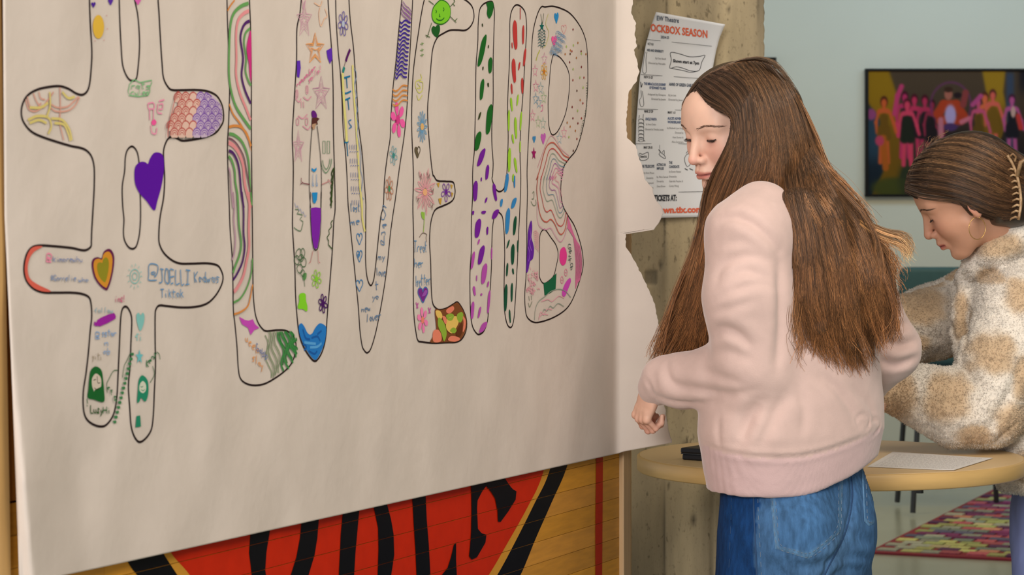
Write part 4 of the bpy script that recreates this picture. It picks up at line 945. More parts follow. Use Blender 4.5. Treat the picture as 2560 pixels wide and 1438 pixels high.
for k in range(13): a = k*2*math.pi/13; pen('flower_drawing', (106, 154, 188), 2.2, offs(178, 1012, [(.22*math.cos(a), .22*math.sin(a)), (.7*math.cos(a-.1), .7*math.sin(a-.1)), (math.cos(a), math.sin(a)), (.7*math.cos(a+.12), .7*math.sin(a+.12)), (.25*math.cos(a+.2), .25*math.sin(a+.2))], 40, 128), 5, n=3)
fill('flower_drawing', (214, 170, 110), offs(178, 1012, [(math.cos(q), math.sin(q)) for q in np.linspace(0, 5.5, 8)], 14, 28), 5)
heart((84, 74, 54), 140, 1218, 22, 44, 5, False, 2.6); fill('heart_drawing', (96, 84, 62), [(140, 1255), (118, 1200), (130, 1180), (148, 1230)], 5)
for k in range(14): 
    a = k*2*math.pi/14+.1; L = .8+.25*(k % 2)
    pen('flower_drawing', (222, 152, 160), 2.6, offs(190, 175, [(.15*math.cos(a), .15*math.sin(a)), (.55*math.cos(a-.14), .55*math.sin(a-.14)), (L*math.cos(a), L*math.sin(a)), (.55*math.cos(a+.14), .55*math.sin(a+.14)), (.15*math.cos(a), .15*math.sin(a))], 78, 175), 6, n=2)
for (x, y) in ((150, 60), (212, 60), (240, 170), (235, 285), (130, 240)): pen('flower_drawing', (120, 80, 80), 2, offs(x, y, [(-.6, -1), (0, .4), (.8, -.7), (.3, 1)], 16, 28), 6, n=2)
fill('flower_drawing', (224, 166, 120), offs(188, 182, [(math.cos(q), math.sin(q)) for q in np.linspace(0, 5.5, 8)], 16, 26), 6)
pen('leaf_drawing', (150, 186, 80), 3, [(184, 330), (182, 400), (176, 480)], 6); fill('leaf_drawing', (140, 180, 70), [(160, 330), (184, 340), (180, 385), (164, 370)], 6)
flower((132, 88, 160), 346, 180, 36, 70, 6, 5, (104, 34, 140), w=3); 
for p in ([(275, 115), (298, 108), (290, 148)], [(378, 120), (396, 130), (386, 160)], [(288, 230), (314, 225), (306, 276), (294, 262)], [(384, 180), (400, 190), (388, 222)]): fill('leaf_drawing', (190, 150, 60), p, 6, False)
pen('scribble_drawing', (110, 90, 80), 2, [(145, 520), (170, 488), (200, 498), (196, 520), (200, 556)], 6)
write(BL, 106, 632, 'Treat', 82, 20, 6, 2.4); write(BL, 106, 745, 'her', 66, 24, 6, 2.4); write(BL, 120, 888, 'better', 84, 18, 6, 2.4, -.15)
heart((120, 40, 130), 172, 950, 38, 52, 6); heart((70, 110, 170), 172, 952, 38, 56, 6, False, 3); fill('heart_drawing', (150, 80, 170), [(165, 960), (190, 915), (205, 925), (190, 955)], 6)
for x, y in ((130, 1030), (222, 1068)): pen('scribble_drawing', (190, 90, 160), 4, [(x-10, y-22), (x+6, y+20)], 6); pen('scribble_drawing', (190, 90, 160), 4, [(x+8, y-20), (x-6, y+22)], 6)
flower((236, 128, 176), 170, 1140, 40, 96, 6, 6, (230, 132, 110), filled=True)
fill('camouflage_pattern', (124, 72, 38), [(262, 1064), (300, 1064), (350, 1052), (400, 1022), (430, 1008), (458, 1042), (483, 1092), (497, 1150), (490, 1220), (462, 1276), (420, 1302), (330, 1306), (232, 1308), (236, 1280), (262, 1240), (272, 1200)], 6)
rs = random.Random(8)
for col_, pts in (((226, 128, 100), [(350, 1060), (395, 1035), (405, 1060), (375, 1090), (350, 1085)]), ((226, 186, 96), [(268, 1070), (300, 1072), (318, 1110), (300, 1140), (275, 1110)]), ((140, 168, 56), [(290, 1120), (330, 1160), (350, 1240), (330, 1300), (310, 1240), (285, 1180)]), ((226, 128, 100), [(250, 1225), (285, 1212), (310, 1250), (305, 1300), (250, 1300)]), ((226, 186, 96), [(355, 1130), (420, 1110), (440, 1150), (420, 1200), (390, 1240), (350, 1210), (345, 1160)]), ((140, 168, 56), [(345, 1105), (380, 1090), (405, 1105), (390, 1140), (360, 1140)]), ((140, 168, 56), [(430, 1095), (465, 1080), (475, 1120), (450, 1160), (428, 1130)]), ((226, 128, 100), [(360, 1290), (380, 1260), (430, 1265), (450, 1285), (410, 1302)]), ((140, 168, 56), [(375, 1220), (400, 1195), (425, 1215), (405, 1240)]), ((226, 128, 100), [(470, 1110), (492, 1140), (488, 1200), (470, 1230), (476, 1160)]), ((226, 128, 100), [(318, 1110), (345, 1120), (350, 1160), (335, 1165)]), ((96, 50, 24), [(440, 1190), (465, 1160), (466, 1220), (450, 1262), (420, 1250)])): fill('camouflage_pattern', col_, pts, 6)
# ---- H: dashes
def dash(col, x, y, w_, h_, c, lean=0.0, seed=0):
    r = random.Random(int(x*3+y)); 
    P = [(x+lean*-.5*h_+w_*.1, y-h_/2), (x+w_/2-lean*h_*.3, y-h_*.35), (x+w_*.45, y+h_*.1), (x+lean*h_*.35+w_*.25, y+h_*.45), (x+lean*h_*.4-w_*.3, y+h_*.5), (x-w_*.5, y+h_*.1), (x-w_*.4-lean*h_*.3, y-h_*.3)]
    fill('camouflage_dash', col, P, c)
GN = (28, 96, 34)
fill('camouflage_dash', GN, [(692, 24), (738, 14), (748, 50), (738, 110), (714, 148), (696, 110), (700, 60)], 5)
for a in ((655, 400, 40, 250, -.22), (722, 520, 32, 125, 0), (655, 712, 30, 165, -.08), (712, 950, 44, 235, -.1), (622, 1125, 44, 150, -.15)): dash(GN, *a[:4], 5, a[4])
for a in ((660, 200, 8, 26, .2), (708, 372, 8, 26, 0), (664, 545, 9, 28, 0), (706, 677, 12, 34, .2), (636, 925, 14, 62, -.3)): dash((50, 60, 24), *a[:4], 5, a[4])
PP = (112, 30, 148); PM = (176, 76, 166)
dash(PP, 648, 1255, 40, 140, 5, -.35); dash(PP, 698, 1378, 24, 110, 5, -.1)
for a in ((565, 170, 34, 150, 0), (652, 30, 20, 110, -.1), (610, 85, 9, 30, 0), (712, 180, 24, 130, .2), (645, 240, 14, 40, -.3), (548, 335, 16, 30, 0), (627, 332, 34, 24, 0), (583, 450, 42, 140, -.1), (655, 470, 14, 60, 0), (714, 345, 40, 70, -.4), (608, 650, 38, 140, -.2)): dash(PP, *a[:4], 6, a[4])
for a in ((590, 552, 12, 40, -.3), (545, 690, 22, 130, -.15), (630, 790, 38, 150, -.12), (575, 825, 8, 44, 0), (660, 870, 12, 44, -.2), (558, 920, 18, 70, .2), (610, 948, 14, 18, 0), (665, 1000, 18, 170, -.08), (543, 1065, 24, 130, -.05), (595, 1080, 16, 84, -.2), (622, 1192, 40, 80, -.5), (687, 640, 10, 90, 0)): dash(PM, *a[:4], 6, a[4])
RD = (186, 58, 54)
pen('camouflage_dash', RD, 4, [(962, 60), (962, 155)], 5)
for a in ((922, 275, 34, 230, .08), (985, 275, 16, 150, 0), (897, 362, 8, 48, .1), (996, 455, 18, 140, -.1), (912, 562, 30, 190, .1), (953, 527, 12, 66, -.15), (978, 683, 18, 125, .05), (894, 708, 12, 82, .1)): dash(RD, *a[:4], 5, a[4])
LG = (150, 196, 50)
for a in ((940, 798, 12, 92, -.1), (892, 832, 16, 108, .15), (870, 960, 16, 170, 0), (926, 1020, 20, 170, .08), (966, 965, 14, 150, -.05), (903, 1108, 14, 74, .2), (874, 1275, 24, 190, 0), (926, 1318, 18, 120, .2), (960, 1170, 10, 90, 0), (905, 1420, 14, 60, 0)): dash(LG, *a[:4], 5, a[4])
BB = (52, 128, 186)
for a in ((797, 118, 26, 120, -.15), (858, 105, 12, 84, .05), (760, 260, 18, 58, -.1), (852, 262, 30, 80, -.3), (806, 395, 32, 190, -.05)): dash(BB, *a[:4], 6, a[4])
dash(BB, 857, 1420, 22, 70, 5); dash(BB, 915, 1428, 12, 50, 5)
DK = (20, 76, 52)
for a in ((860, 430, 22, 140, -.08), (810, 568, 12, 64, -.3), (845, 645, 26, 152, 0), (803, 760, 14, 98, -.05), (848, 774, 12, 44, .2), (792, 970, 24, 200, -.02), (838, 930, 15, 140, 0), (824, 1110, 11, 100, .1), (882, 585, 8, 90, 0)): dash(DK, *a[:4], 6, a[4])
# ---- B
heart((44, 134, 190), 1250, 146, 18, 44, 5)
for q in ([(1125, 110), (1138, 190)], [(1150, 106), (1140, 190)], [(1118, 240), (1110, 290), (1130, 340), (1125, 385)], [(1150, 240), (1162, 300), (1148, 350), (1140, 390)]): pen('butterfly_drawing', (60, 84, 60), 2, q, 5)
star((20, 96, 86), 1134, 212, 20, 40, 5, True)
for k in range(6): pen('butterfly_drawing', (40, 90, 92), 2.2, [(1104, 250+k*24), (1120, 238+k*24), (1136, 262+k*22), (1150, 240+k*24), (1162, 255+k*22)], 5, n=2)
pen('leaf_drawing', (200, 196, 120), 2.4, [(1186, 110), (1165, 190), (1190, 260), (1170, 350), (1150, 380)], 5); pen('leaf_drawing', (176, 180, 60), 3.4, [(1118, 400), (1100, 440), (1088, 484)], 5)
heart((232, 92, 150), 1232, 330, 22, 44, 5); heart((224, 160, 160), 1310, 236, 20, 36, 5, False, 2)
for row in range(5):
    for k in range(4):
        cx, cy = 1262+k*16-row*12+4*(row % 2), 275+row*38+k*12
        if cx > 1320 or cy > 455 or (cx > 1275 and cy > 440): continue
        for rr in (18, 10): pen('scale_pattern', (108, 148, 184), 1.4, [(cx+rr*math.cos(a), cy-rr*1.5*math.sin(a)) for a in np.linspace(-.2, 3.2, 6)], 5, n=2)
for k in range(9): pen('scale_pattern', (120, 156, 186), 2, [(1208+k*10, 380), (1206+k*11, 440-4*k)], 5)
for (x, y, cl) in ((1155, 470, (206, 140, 170)), (1080, 565, (222, 120, 160)), (1086, 690, (222, 120, 160)), (1060, 925, (222, 120, 160)), (1125, 705, (120, 160, 170)), (1085, 790, (90, 150, 180)), (1150, 780, (140, 180, 130)), (1105, 975, (160, 190, 140)), (1145, 985, (140, 180, 170)), (1312, 1060, (222, 130, 160)), (1275, 1105, (130, 170, 190)), (1110, 820, (100, 150, 180))): star(cl, x, y, 24, 52, 5, w=2)
star((150, 26, 92), 1070, 1228, 20, 56, 5, True); flower((214, 164, 70), 1152, 572, 26, 66, 5, 7, (190, 110, 40), w=2)
heart((60, 130, 180), 1072, 1115, 13, 28, 5); heart((190, 96, 176), 1145, 1110, 20, 44, 5); pen('heart_drawing', (206, 110, 150), 2.4, [(1125, 850), (1140, 840), (1140, 880), (1125, 890)], 5)
rs = random.Random(21)
for x, y in ((1383, 235), (1422, 342), (1362, 402), (1360, 430), (1320, 432), (1448, 410), (1410, 462), (1356, 497), (1450, 535), (1382, 640), (1470, 620), (1414, 725), (1440, 800), (1462, 825), (1376, 855), (1382, 945), (1422, 985), (1450, 945), (1336, 980), (1360, 1012), (1402, 1045), (1414, 1110), (1385, 1205), (1486, 432), (1374, 410)):
    fill('dot_drawing', rs.choice([(150, 60, 50), (120, 40, 40), (90, 60, 50), (170, 110, 60)]), offs(x, y, [(0, -1), (.9, 0), (.1, 1), (-.9, .1)], 6, 12), 5, False)
for x, y in ((1330, 372), (1386, 362), (1384, 552), (1438, 620), (1464, 700), (1420, 885), (1350, 1095), (1450, 428)): fill('dot_drawing', (160, 180, 100), offs(x, y, [(0, -1), (.9, 0), (.1, 1), (-.9, .1)], 6, 13), 5, False)
for k in range(22): write((96, 110, 90), 1488-(0 if k < 9 else (k-9)*4.4), 668+k*20, 'orbesalnturevwiesmhton'[k], 14, 9, 5, 1.3)
pl((206, 150, 160), 2.2, [(1100, 1340), (1150, 1200), (1200, 1090), (1240, 1110), (1290, 1190), (1352, 1245)], 5, 'rainbow_drawing')
CO = [((190, 92, 76), 4.4), ((190, 70, 66), 3.4), ((128, 150, 130), 2.6), ((90, 130, 150), 2.4), ((150, 90, 150), 2.6), ((206, 110, 160), 2.6), ((214, 130, 150), 2.4)]
top = [[(1090, 1438), (1120, 1350), (1150, 1230), (1180, 1160), (1225, 1140), (1270, 1185), (1310, 1240), (1350, 1260)], [(1125, 1438), (1160, 1320), (1190, 1210), (1225, 1188), (1260, 1220), (1300, 1270), (1340, 1290)], [(1150, 1438), (1178, 1340), (1205, 1240), (1235, 1232), (1270, 1280), (1325, 1310)], [(1170, 1438), (1195, 1360), (1215, 1280), (1240, 1272), (1275, 1320), (1318, 1335)], [(1190, 1438), (1212, 1370), (1232, 1312), (1250, 1312), (1280, 1350), (1310, 1360)], [(1205, 1438), (1225, 1390), (1243, 1345), (1262, 1350), (1285, 1380), (1305, 1385)], [(1222, 1438), (1240, 1400), (1256, 1375), (1275, 1395), (1300, 1408)]]
bot = [[(1055, 0), (1035, 60), (1025, 160), (1035, 260), (1048, 340), (1070, 390), (1100, 405), (1130, 385), (1160, 420), (1190, 485), (1215, 495), (1240, 450), (1256, 350)], [(1090, 0), (1062, 60), (1050, 150), (1065, 230), (1080, 300), (1100, 330), (1130, 315), (1150, 350), (1180, 420), (1210, 435), (1232, 400), (1245, 330)], [(1115, 0), (1085, 60), (1072, 150), (1088, 220), (1105, 250), (1140, 240), (1160, 290), (1185, 360), (1210, 370), (1235, 320)], [(1135, 0), (1105, 70), (1098, 140), (1110, 200), (1150, 200), (1170, 260), (1190, 330), (1212, 330), (1228, 290)], [(1155, 0), (1130, 60), (1118, 130), (1135, 165), (1165, 170), (1185, 240), (1200, 300), (1222, 275)], [(1172, 0), (1150, 60), (1140, 110), (1165, 130), (1190, 160), (1200, 240), (1215, 262)], [(1190, 0), (1172, 60), (1165, 90), (1190, 110), (1200, 160), (1212, 220)]]
for (cl, w_), a, b in zip(CO, top, bot):
    P = full(a, 5)[::-1]+full(b, 6)[1:]
    pl(cl, w_*.8, P, 0, 'rainbow_drawing')
for k in range(5): pl((214, 150, 176), 2, [(1180+k*9, 20+k*16), (1205, 10+k*20), (1222-k, 0+k*22)], 6, 'rainbow_drawing')
pl((206, 140, 170), 2.2, [(1030, 250), (1030, 380), (1050, 440), (1090, 462), (1130, 450), (1160, 500), (1200, 552), (1230, 520), (1255, 440)], 6, 'rainbow_drawing')
for k in range(9): pl((206, 110, 150), 2.6 if k % 2 else 4, [(1256-k*0, 365+k*10), (1290+k*4, 470+k*10), (1310+k*5, 600), (1318+k*5.5, 720), (1316+k*4, 830), (1316+k*1.5, 905-k*6)], 6, 'stripe_drawing')
for k in range(10): pl((216, 150, 160), 1.8, [(1000+k*1.5, 480+k*14), (1020, 470+k*14), (1042, 500+k*14)], 6, 'rainbow_drawing')
fill('flame_drawing', (96, 34, 150), [(985, 395), (972, 420), (960, 480), (958, 540), (955, 600), (950, 690), (946, 780), (960, 770), (975, 700), (995, 680), (1004, 620), (998, 570), (985, 520), (990, 450)], 6)
for q in ([(972, 450), (980, 520), (970, 560), (985, 620)], [(960, 590), (972, 640), (964, 700)]): pen('flame_drawing', (146, 90, 190), 3.4, q, 6)
for q in ([(992, 190), (1004, 178), (1002, 228), (988, 232)], [(982, 250), (998, 280), (1018, 275), (1018, 235)], [(965, 960), (970, 995)], [(984, 955), (986, 990)], [(962, 1010), (972, 1042), (990, 1000)]): pen('smiley_drawing', (110, 124, 96), 2.2, q, 6)
rs = random.Random(31)
for k in range(60):
    x, y = 950+rs.random()*95, 760+rs.random()*190
    if (x-1000)**2/55**2+(y-855)**2/100**2 > 1: continue
    pen('scribble_drawing', (222, 158, 170), 2, [(x, y), (x+rs.uniform(-14, 14), y+rs.uniform(-16, 16)), (x+rs.uniform(-14, 14), y+rs.uniform(-22, 22))], 6)
fill('scribble_drawing', (22, 96, 62), [(1075, 862), (1110, 852), (1172, 788), (1166, 905), (1130, 935), (1084, 956)], 6, False); fill('heart_drawing', (130, 30, 80), [(1118, 915), (1100, 880), (1108, 850), (1128, 846), (1140, 860), (1134, 890)], 6)
fill('dot_drawing', (222, 62, 142), [(1225, 592), (1200, 620), (1196, 690), (1215, 730), (1240, 715), (1250, 660), (1242, 610)], 6)
for ch, x, y in (('G', 1256, 610), ('e', 1262, 640), ('t', 1256, 690), ('f', 1262, 712), ('n', 1272, 736), ('s', 1272, 760)): write((96, 104, 100), x, y, ch, 42, 26, 6, 2.2)
for x, y in ((1243, 782), (1214, 838)): pen('smiley_drawing', (220, 130, 160), 2.4, offs(x, y, [(0, -1), (.9, -.2), (.5, .9), (-.6, .8), (-.9, -.2)], 11, 26), 6, True, 3); pen('smiley_drawing', (220, 130, 160), 2, [(x-5, y), (x+5, y+3)], 6)
fill('dot_drawing', (198, 74, 176), [(1272, 824), (1240, 860), (1216, 920), (1216, 955), (1236, 962), (1262, 900), (1280, 850)], 6)
for q in ([(1008, 1140), (1015, 1060), (1040, 1000), (1090, 960), (1130, 925), (1190, 908), (1240, 925), (1280, 970)], [(1070, 1085), (1080, 1060), (1105, 1068), (1125, 1035), (1150, 1048), (1185, 1015), (1228, 1038)]): pen('mountain_drawing', (140, 150, 136), 2.4, q, 6)
for q in ([(1040, 1140), (1055, 1080), (1080, 1100), (1100, 1060), (1140, 1060)], [(1040, 1120), (1070, 1095), (1110, 1100)], [(1060, 1000), (1110, 985), (1140, 1000), (1190, 960), (1230, 975)]): pen('mountain_drawing', (222, 156, 170), 2.2, q, 6)

STUFF = ('handwriting', 'scale_pattern', 'dash_pattern', 'wave_pattern', 'vine_pattern', 'rainbow_drawing', 'scribble_drawing', 'wave_drawing', 'camouflage_pattern')
def flush_ink():
    "strokes that touch each other become one drawing, a part of the banner"
    by = {}
    for k, it in enumerate(INK): by.setdefault(it[0], []).append(k)
    for name, ks in by.items():
        pad = .004 if name in ('handwriting', 'camouflage_dash', 'dot_drawing', 'star_drawing') else .007
        root = {k: k for k in ks}
        def find(a):
            while root[a] != a: root[a] = root[root[a]]; a = root[a]
            return a
        for i, a in enumerate(ks):
            for b in ks[i+1:]:
                if (INK[a][4]-pad < INK[b][5]).all() and (INK[b][4]-pad < INK[a][5]).all(): root[find(a)] = find(b)
        cl = {}
        for k in ks: cl.setdefault(find(k), []).append(k)
        for grp in cl.values():
            V = []; Fc = []; C = []; step = min(.00003, .0015/len(grp)); base_ = .00002*list(by).index(name)
            for jj, k in enumerate(sorted(grp)):
                P = np.array(INK[k][1]); cc = np.array([0, 0, CAMZ]); P = cc+(P-cc)*(1-(base_+step*jj)/.4/P[:, 1:2])     # later strokes lie on earlier ones
                n = len(V); V += [tuple(p) for p in P]; Fc += [tuple(i+n for i in f) for f in INK[k][2]]; C += [INK[k][3]]*len(INK[k][2])
            o = mesh(name.split('.')[0], V, Fc, M_ink, BANNER, fcols=np.array(C))
            if name in STUFF: o['kind'] = 'stuff'
flush_ink()
# ================================================================ poster taped to the column
M_poster = material('poster_paper', (226, 224, 222), 0.55)
def poster():
    YP = YC-.012
    t = empty('theatre_poster', W(1690, 545, YP), 'white printed theatre season poster taped on the concrete column, top corner curling', 'poster')
    tl = np.array([30, 70, 110, 190, 300, 400, 480, 546.]); L = np.array([1640, 1626, 1615, 1600, 1591, 1588, 1588, 1588.]); R = np.array([1813, 1799, 1790, 1776, 1766, 1762, 1760, 1760.])
    slope = np.array([.18, .14, .105, .065, .03, .012, -.01, -.02])
    def surf(px, py, lift=0):
        px = np.asarray(px, float); py = np.asarray(py, float)
        u = (px-1590)/180
        curl = .055*np.clip((230-py)/200, 0, 1)**2*(.35+np.clip(u, 0, 1.3)*.8)+.016*np.clip((1625-px)/40, 0, 1)*np.clip((330-py)/200, 0, 1)
        Y = YP-.004-curl-.003*np.sin(px*.05)-lift
        return np.stack([(px-1280)/F*Y, Y, CAMZ-(py-HOR)/F*Y], -1)
    ny, nx = 70, 26
    yy, s = np.meshgrid(np.linspace(30, 546, ny), np.linspace(0, 1, nx), indexing='ij')
    l = np.interp(yy, tl, L); r = np.interp(yy, tl, R); x = l+(r-l)*s; y = yy+np.interp(yy, tl, slope)*(x-l)-(1-np.abs(2*s-1))*0
    P = surf(x, y).reshape(-1, 3); I, J = np.meshgrid(np.arange(nx-1), np.arange(ny-1)); q = (J*nx+I).ravel()
    o = mesh('poster_sheet', P, np.stack([q, q+nx, q+nx+1, q+1], 1), M_poster, t, True)
    m = o.modifiers.new('thick', 'SOLIDIFY'); m.thickness = .0004; m.offset = -1
    M = {k: material('print_'+k, c, .6) for k, c in dict(black=(44, 44, 48), slate=(66, 78, 96), blue=(60, 84, 124), orange=(222, 98, 60), grey=(120, 118, 116)).items()}
    acc = {}
    def put(c, V, Fc):
        v, f = acc.setdefault(c, ([], [])); n = len(v); v.extend(V); f.extend([tuple(i+n for i in q) for q in Fc])
    def text(s_, x, y, h, w, c, bold=0.0, align='l', slope_=None, clip=None):
        "baseline start (x, y), cap height h, total width w, all on the poster face"
        cu = bpy.data.curves.new('t', 'FONT'); cu.body = s_; cu.size = 1; cu.offset = bold; cu.resolution_u = 2
        ob = bpy.data.objects.new('t', cu); me = bpy.data.meshes.new_from_object(ob)
        n = len(me.vertices); co = np.zeros(n*3); me.vertices.foreach_get('co', co); co = co.reshape(-1, 3)
        sx = w/max(co[:, 0].max(), .01); sy = h/.7
        sl = np.interp(y, tl, slope) if slope_ is None else slope_
        X = x+co[:, 0]*sx; Yp = y-co[:, 1]*sy+(X-x)*sl
        V = surf(X, Yp, .0012); put(c, [tuple(p) for p in V], [tuple(p.vertices) for p in me.polygons])
        bpy.data.objects.remove(ob); bpy.data.curves.remove(cu); bpy.data.meshes.remove(me)
    def stroke(pts, w, c, closed=False, n=3):
        S = catmull(pts, n, closed) if len(pts) > 2 else np.array(pts, float); a, b = ribbon2d(S, w/2, closed); m = len(S)
        V = surf(*np.vstack([a, b]).T, .0012); Fc = [(i, i+1, m+i+1, m+i) for i in range(m-1)]+([(m-1, 0, m, 2*m-1)] if closed else [])
        put(c, [tuple(p) for p in V], Fc)
    s = 2.397
    def T(st, X, Yv, h, w, c, b=0.0, sl=None): text(st, 1540+X/s, Yv/s, h/s, w/s, c, b, slope_=sl)
    T('EW Theatre', 243, 121, 28, 134, 'slate', .015, .12); T('OCKBOX SEASON', 206, 186, 44, 342, 'orange', .03, .12)
    T('2024-25', 268, 229, 16, 50, 'slate', .02, .08)
    for a, b in (((180, 236), (574, 277)), ((150, 446), (500, 470)), ((130, 653), (520, 664)), ((118, 861), (520, 862)), ((120, 1157), (520, 1148))): stroke([(1540+a[0]/s, a[1]/s), (1540+b[0]/s, b[1]/s)], 1.0, 'black')
    T('OCT 9-18', 190, 269, 14, 34, 'black', .03); T('NSE AND SENSIBILITY', 186, 306, 14, 100, 'slate', .03)
    T('By Kate Hamill', 236, 354, 12, 62, 'grey', 0); T('Directed by Meredith', 194, 382, 12, 102, 'grey', 0)
    T('NOV 21-23', 168, 468, 15, 52, 'black', .03); T('THE MIRACULOUS JOURNEY', 168, 508, 15, 132, 'blue', .03); T('OF EDWARD TULANE', 200, 532, 15, 98, 'blue', .03)
    T('ANNE OF GREEN GABLES', 318, 513, 18, 150, 'slate', .03)
    T('Adapted by Dwayne', 190, 570, 12, 108, 'grey'); T('Directed by Joanie', 212, 598, 12, 86, 'grey'); T('By Joe Lutz', 314, 575, 12, 46, 'grey'); T('Directed by Jason H', 314, 602, 12, 98, 'grey')
    T('MAR 27-29', 170, 674, 15, 52, 'black', .03); T('UNCLE VANYA', 176, 720, 15, 68, 'blue', .03); T('by Anton Chekov', 180, 750, 12, 60, 'grey'); T('Directed by Timothy Linsley', 176, 780, 12, 110, 'grey')
    T('MAY 1-3', 310, 680, 14, 46, 'black', .03); T("ALICE'S ADVENTURES", 310, 716, 15, 118, 'blue', .03); T('WONDERLAND', 310, 738, 15, 80, 'blue', .03); T('by Elizabeth Lynn Knight', 306, 772, 11, 104, 'grey'); T('Directed by', 354, 800, 11, 50, 'grey'); T('Kate Gunter &', 340, 828, 11, 64, 'grey'); T('Alice Summers', 334, 855, 11, 70, 'grey')
    T('MAY 29-31', 166, 890, 14, 52, 'black', .03); T('THE TELESCOPE', 150, 1004, 16, 80, 'slate', .03); T('ACTING ON', 244, 994, 15, 54, 'slate', .03); T('IMPULSE', 244, 1016, 14, 42, 'slate', .03); T('THE', 318, 982, 15, 20, 'slate', .03); T('CANDIDATE', 318, 1006, 15, 62, 'slate', .03)
    for st, X, Yv, w_ in (('by Kris Moon', 166, 1042, 62), ('Directed by', 182, 1072, 42), ('Raymond', 186, 1102, 38), ('Lucas', 200, 1130, 24), ('by Alicia Samuel', 244, 1066, 68), ('Directed by', 244, 1092, 42), ('Grace Brown', 244, 1122, 52), ('by Steven Ratazzi', 318, 1034, 72), ('Directed by', 318, 1064, 46), ('Gabrielle Fletcher &', 318, 1092, 84), ('Corey Wang', 318, 1120, 58)): T(st, X, Yv, 12, w_, 'grey')
    T('TICKETS AT:', 230, 1204, 34, 134, 'black', .05); T('wn.tix.com', 284, 1276, 36, 236, 'orange', .05)
    # little ribbon sign and doodles
    def D(pts, w=1.0, closed=False): stroke([(1540+a/s, b/s) for a, b in pts], w, 'black', closed)
    D([(325, 320), (345, 314), (400, 328), (440, 340), (500, 338), (534, 331), (514, 372), (498, 422), (450, 425), (400, 408), (360, 400), (322, 408), (332, 360)], 1.3, True); D([(322, 408), (400, 422), (450, 434), (498, 422)], 1.2)
    T('Shows start at 7pm', 342, 372, 18, 156, 'black', .04, .1)
    D([(176, 310), (168, 350), (160, 430), (182, 432), (180, 360), (186, 312)]); D([(148, 490), (152, 525), (158, 500)], 1.6); D([(150, 540), (152, 580), (142, 600), (148, 636), (166, 632), (164, 590), (158, 545)])
    for k in range(6): D([(134, 720+k*22), (150, 712+k*22), (168, 722+k*22)], 1.2); D([(136, 716+k*22), (140, 738+k*22), (166, 736+k*22), (164, 716+k*22)], .9)
    D([(138, 712), (140, 690)]); D([(162, 716), (164, 684)]); D([(130, 846), (150, 836), (176, 846)])
    D([(140, 918), (160, 925), (192, 912), (192, 950), (160, 962), (142, 952)], 1.2, True); T('Send it', 146, 944, 14, 38, 'black', .03)
    D([(262, 868), (262, 892)], .7); D([(255, 895), (270, 915), (290, 930), (296, 950), (280, 944), (258, 925), (266, 908)], 1.1, True); D([(276, 915), (288, 900), (290, 925)])
    D([(420, 920), (440, 895), (452, 930), (470, 950)], 1.3); D([(410, 950), (428, 1000), (456, 960), (436, 920)], 1.2, True); D([(412, 1010), (430, 1020)], 2); D([(440, 1010), (462, 1020)], 2); D([(415, 790), (430, 830), (452, 850)], 1.4); D([(420, 830), (440, 850), (458, 856)], 2)
    names = dict(black='printed_heading', slate='printed_title', blue='printed_title', orange='printed_lettering', grey='printed_text')
    for c, (V, Fc) in acc.items(): mesh(names[c], V, Fc, M[c], t)['kind'] = 'stuff'
poster()
# ================================================================ people: shared builders
M_skin = material('skin', attr=True, rough=0.5, sss=0.15, noise=0.015, nscale=120, bump=.08, bscale=500, bdist=.0005, spec=0.35)
M_eye = material('eye', attr=True, rough=0.12)
M_lash = material('lash', (44, 30, 26), 0.6)
M_hair = material('hair_strands', attr=True, rough=0.38, spec=0.45)
def head_frame(y, p, r):
    f = Vector((-math.cos(y)*math.cos(p), -math.sin(y)*math.cos(p), -math.sin(p)))
    L0 = Vector((0, 0, 1)).cross(f).normalized(); U0 = f.cross(L0)
    L = L0*math.cos(r)+U0*math.sin(r); U = -L0*math.sin(r)+U0*math.cos(r)
    return np.array([f, L, U]).T            # columns: forward, left, up
class Frame:
    def __init__(s, O, M, sc=1.0): s.O = np.array(O); s.M = M; s.s = sc
    def out(s, P): return s.O+s.s*(np.atleast_2d(P)@s.M.T)
    def loc(s, P): return ((np.atleast_2d(P)-s.O)/s.s)@s.M
def tubes(paths, r0, r1=None, n=3):
    "many thin tubes; paths: list of (k x 3) arrays; one radius or start/end"
    V = []; Fc = []; base = 0
    for P in paths:
        k = len(P); T = np.gradient(P, axis=0); T /= np.maximum(np.linalg.norm(T, axis=1, keepdims=True), 1e-9)
        ref = np.array([0.3, -0.9, 0.25]); A = np.cross(T, ref); A /= np.maximum(np.linalg.norm(A, axis=1, keepdims=True), 1e-9); B = np.cross(T, A)
        rr = np.linspace(r0, r0 if r1 is None else r1, k)[:, None]
        ring = [P+rr*(math.cos(2*math.pi*j/n)*A+math.sin(2*math.pi*j/n)*B) for j in range(n)]
        V.append(np.stack(ring, 1).reshape(-1, 3))
        i, j = np.meshgrid(np.arange(k-1), np.arange(n), indexing='ij'); i = i.ravel(); j = j.ravel(); j2 = (j+1) % n
        Fc.append(base+np.stack([i*n+j, i*n+j2, (i+1)*n+j2, (i+1)*n+j], 1)); base += k*n
    return np.vstack(V), np.vstack(Fc)
def bvh(V, Fa): return BVHTree.FromPolygons([tuple(p) for p in V.tolist()], Fa.tolist())
CAM = Vector((0, 0, CAMZ))
def cast(t, px, py):
    d = (W(px, py, 4.0)-CAM).normalized(); h = t.ray_cast(CAM, d)
    return (h[0], h[1]) if h[0] is not None else (None, None)
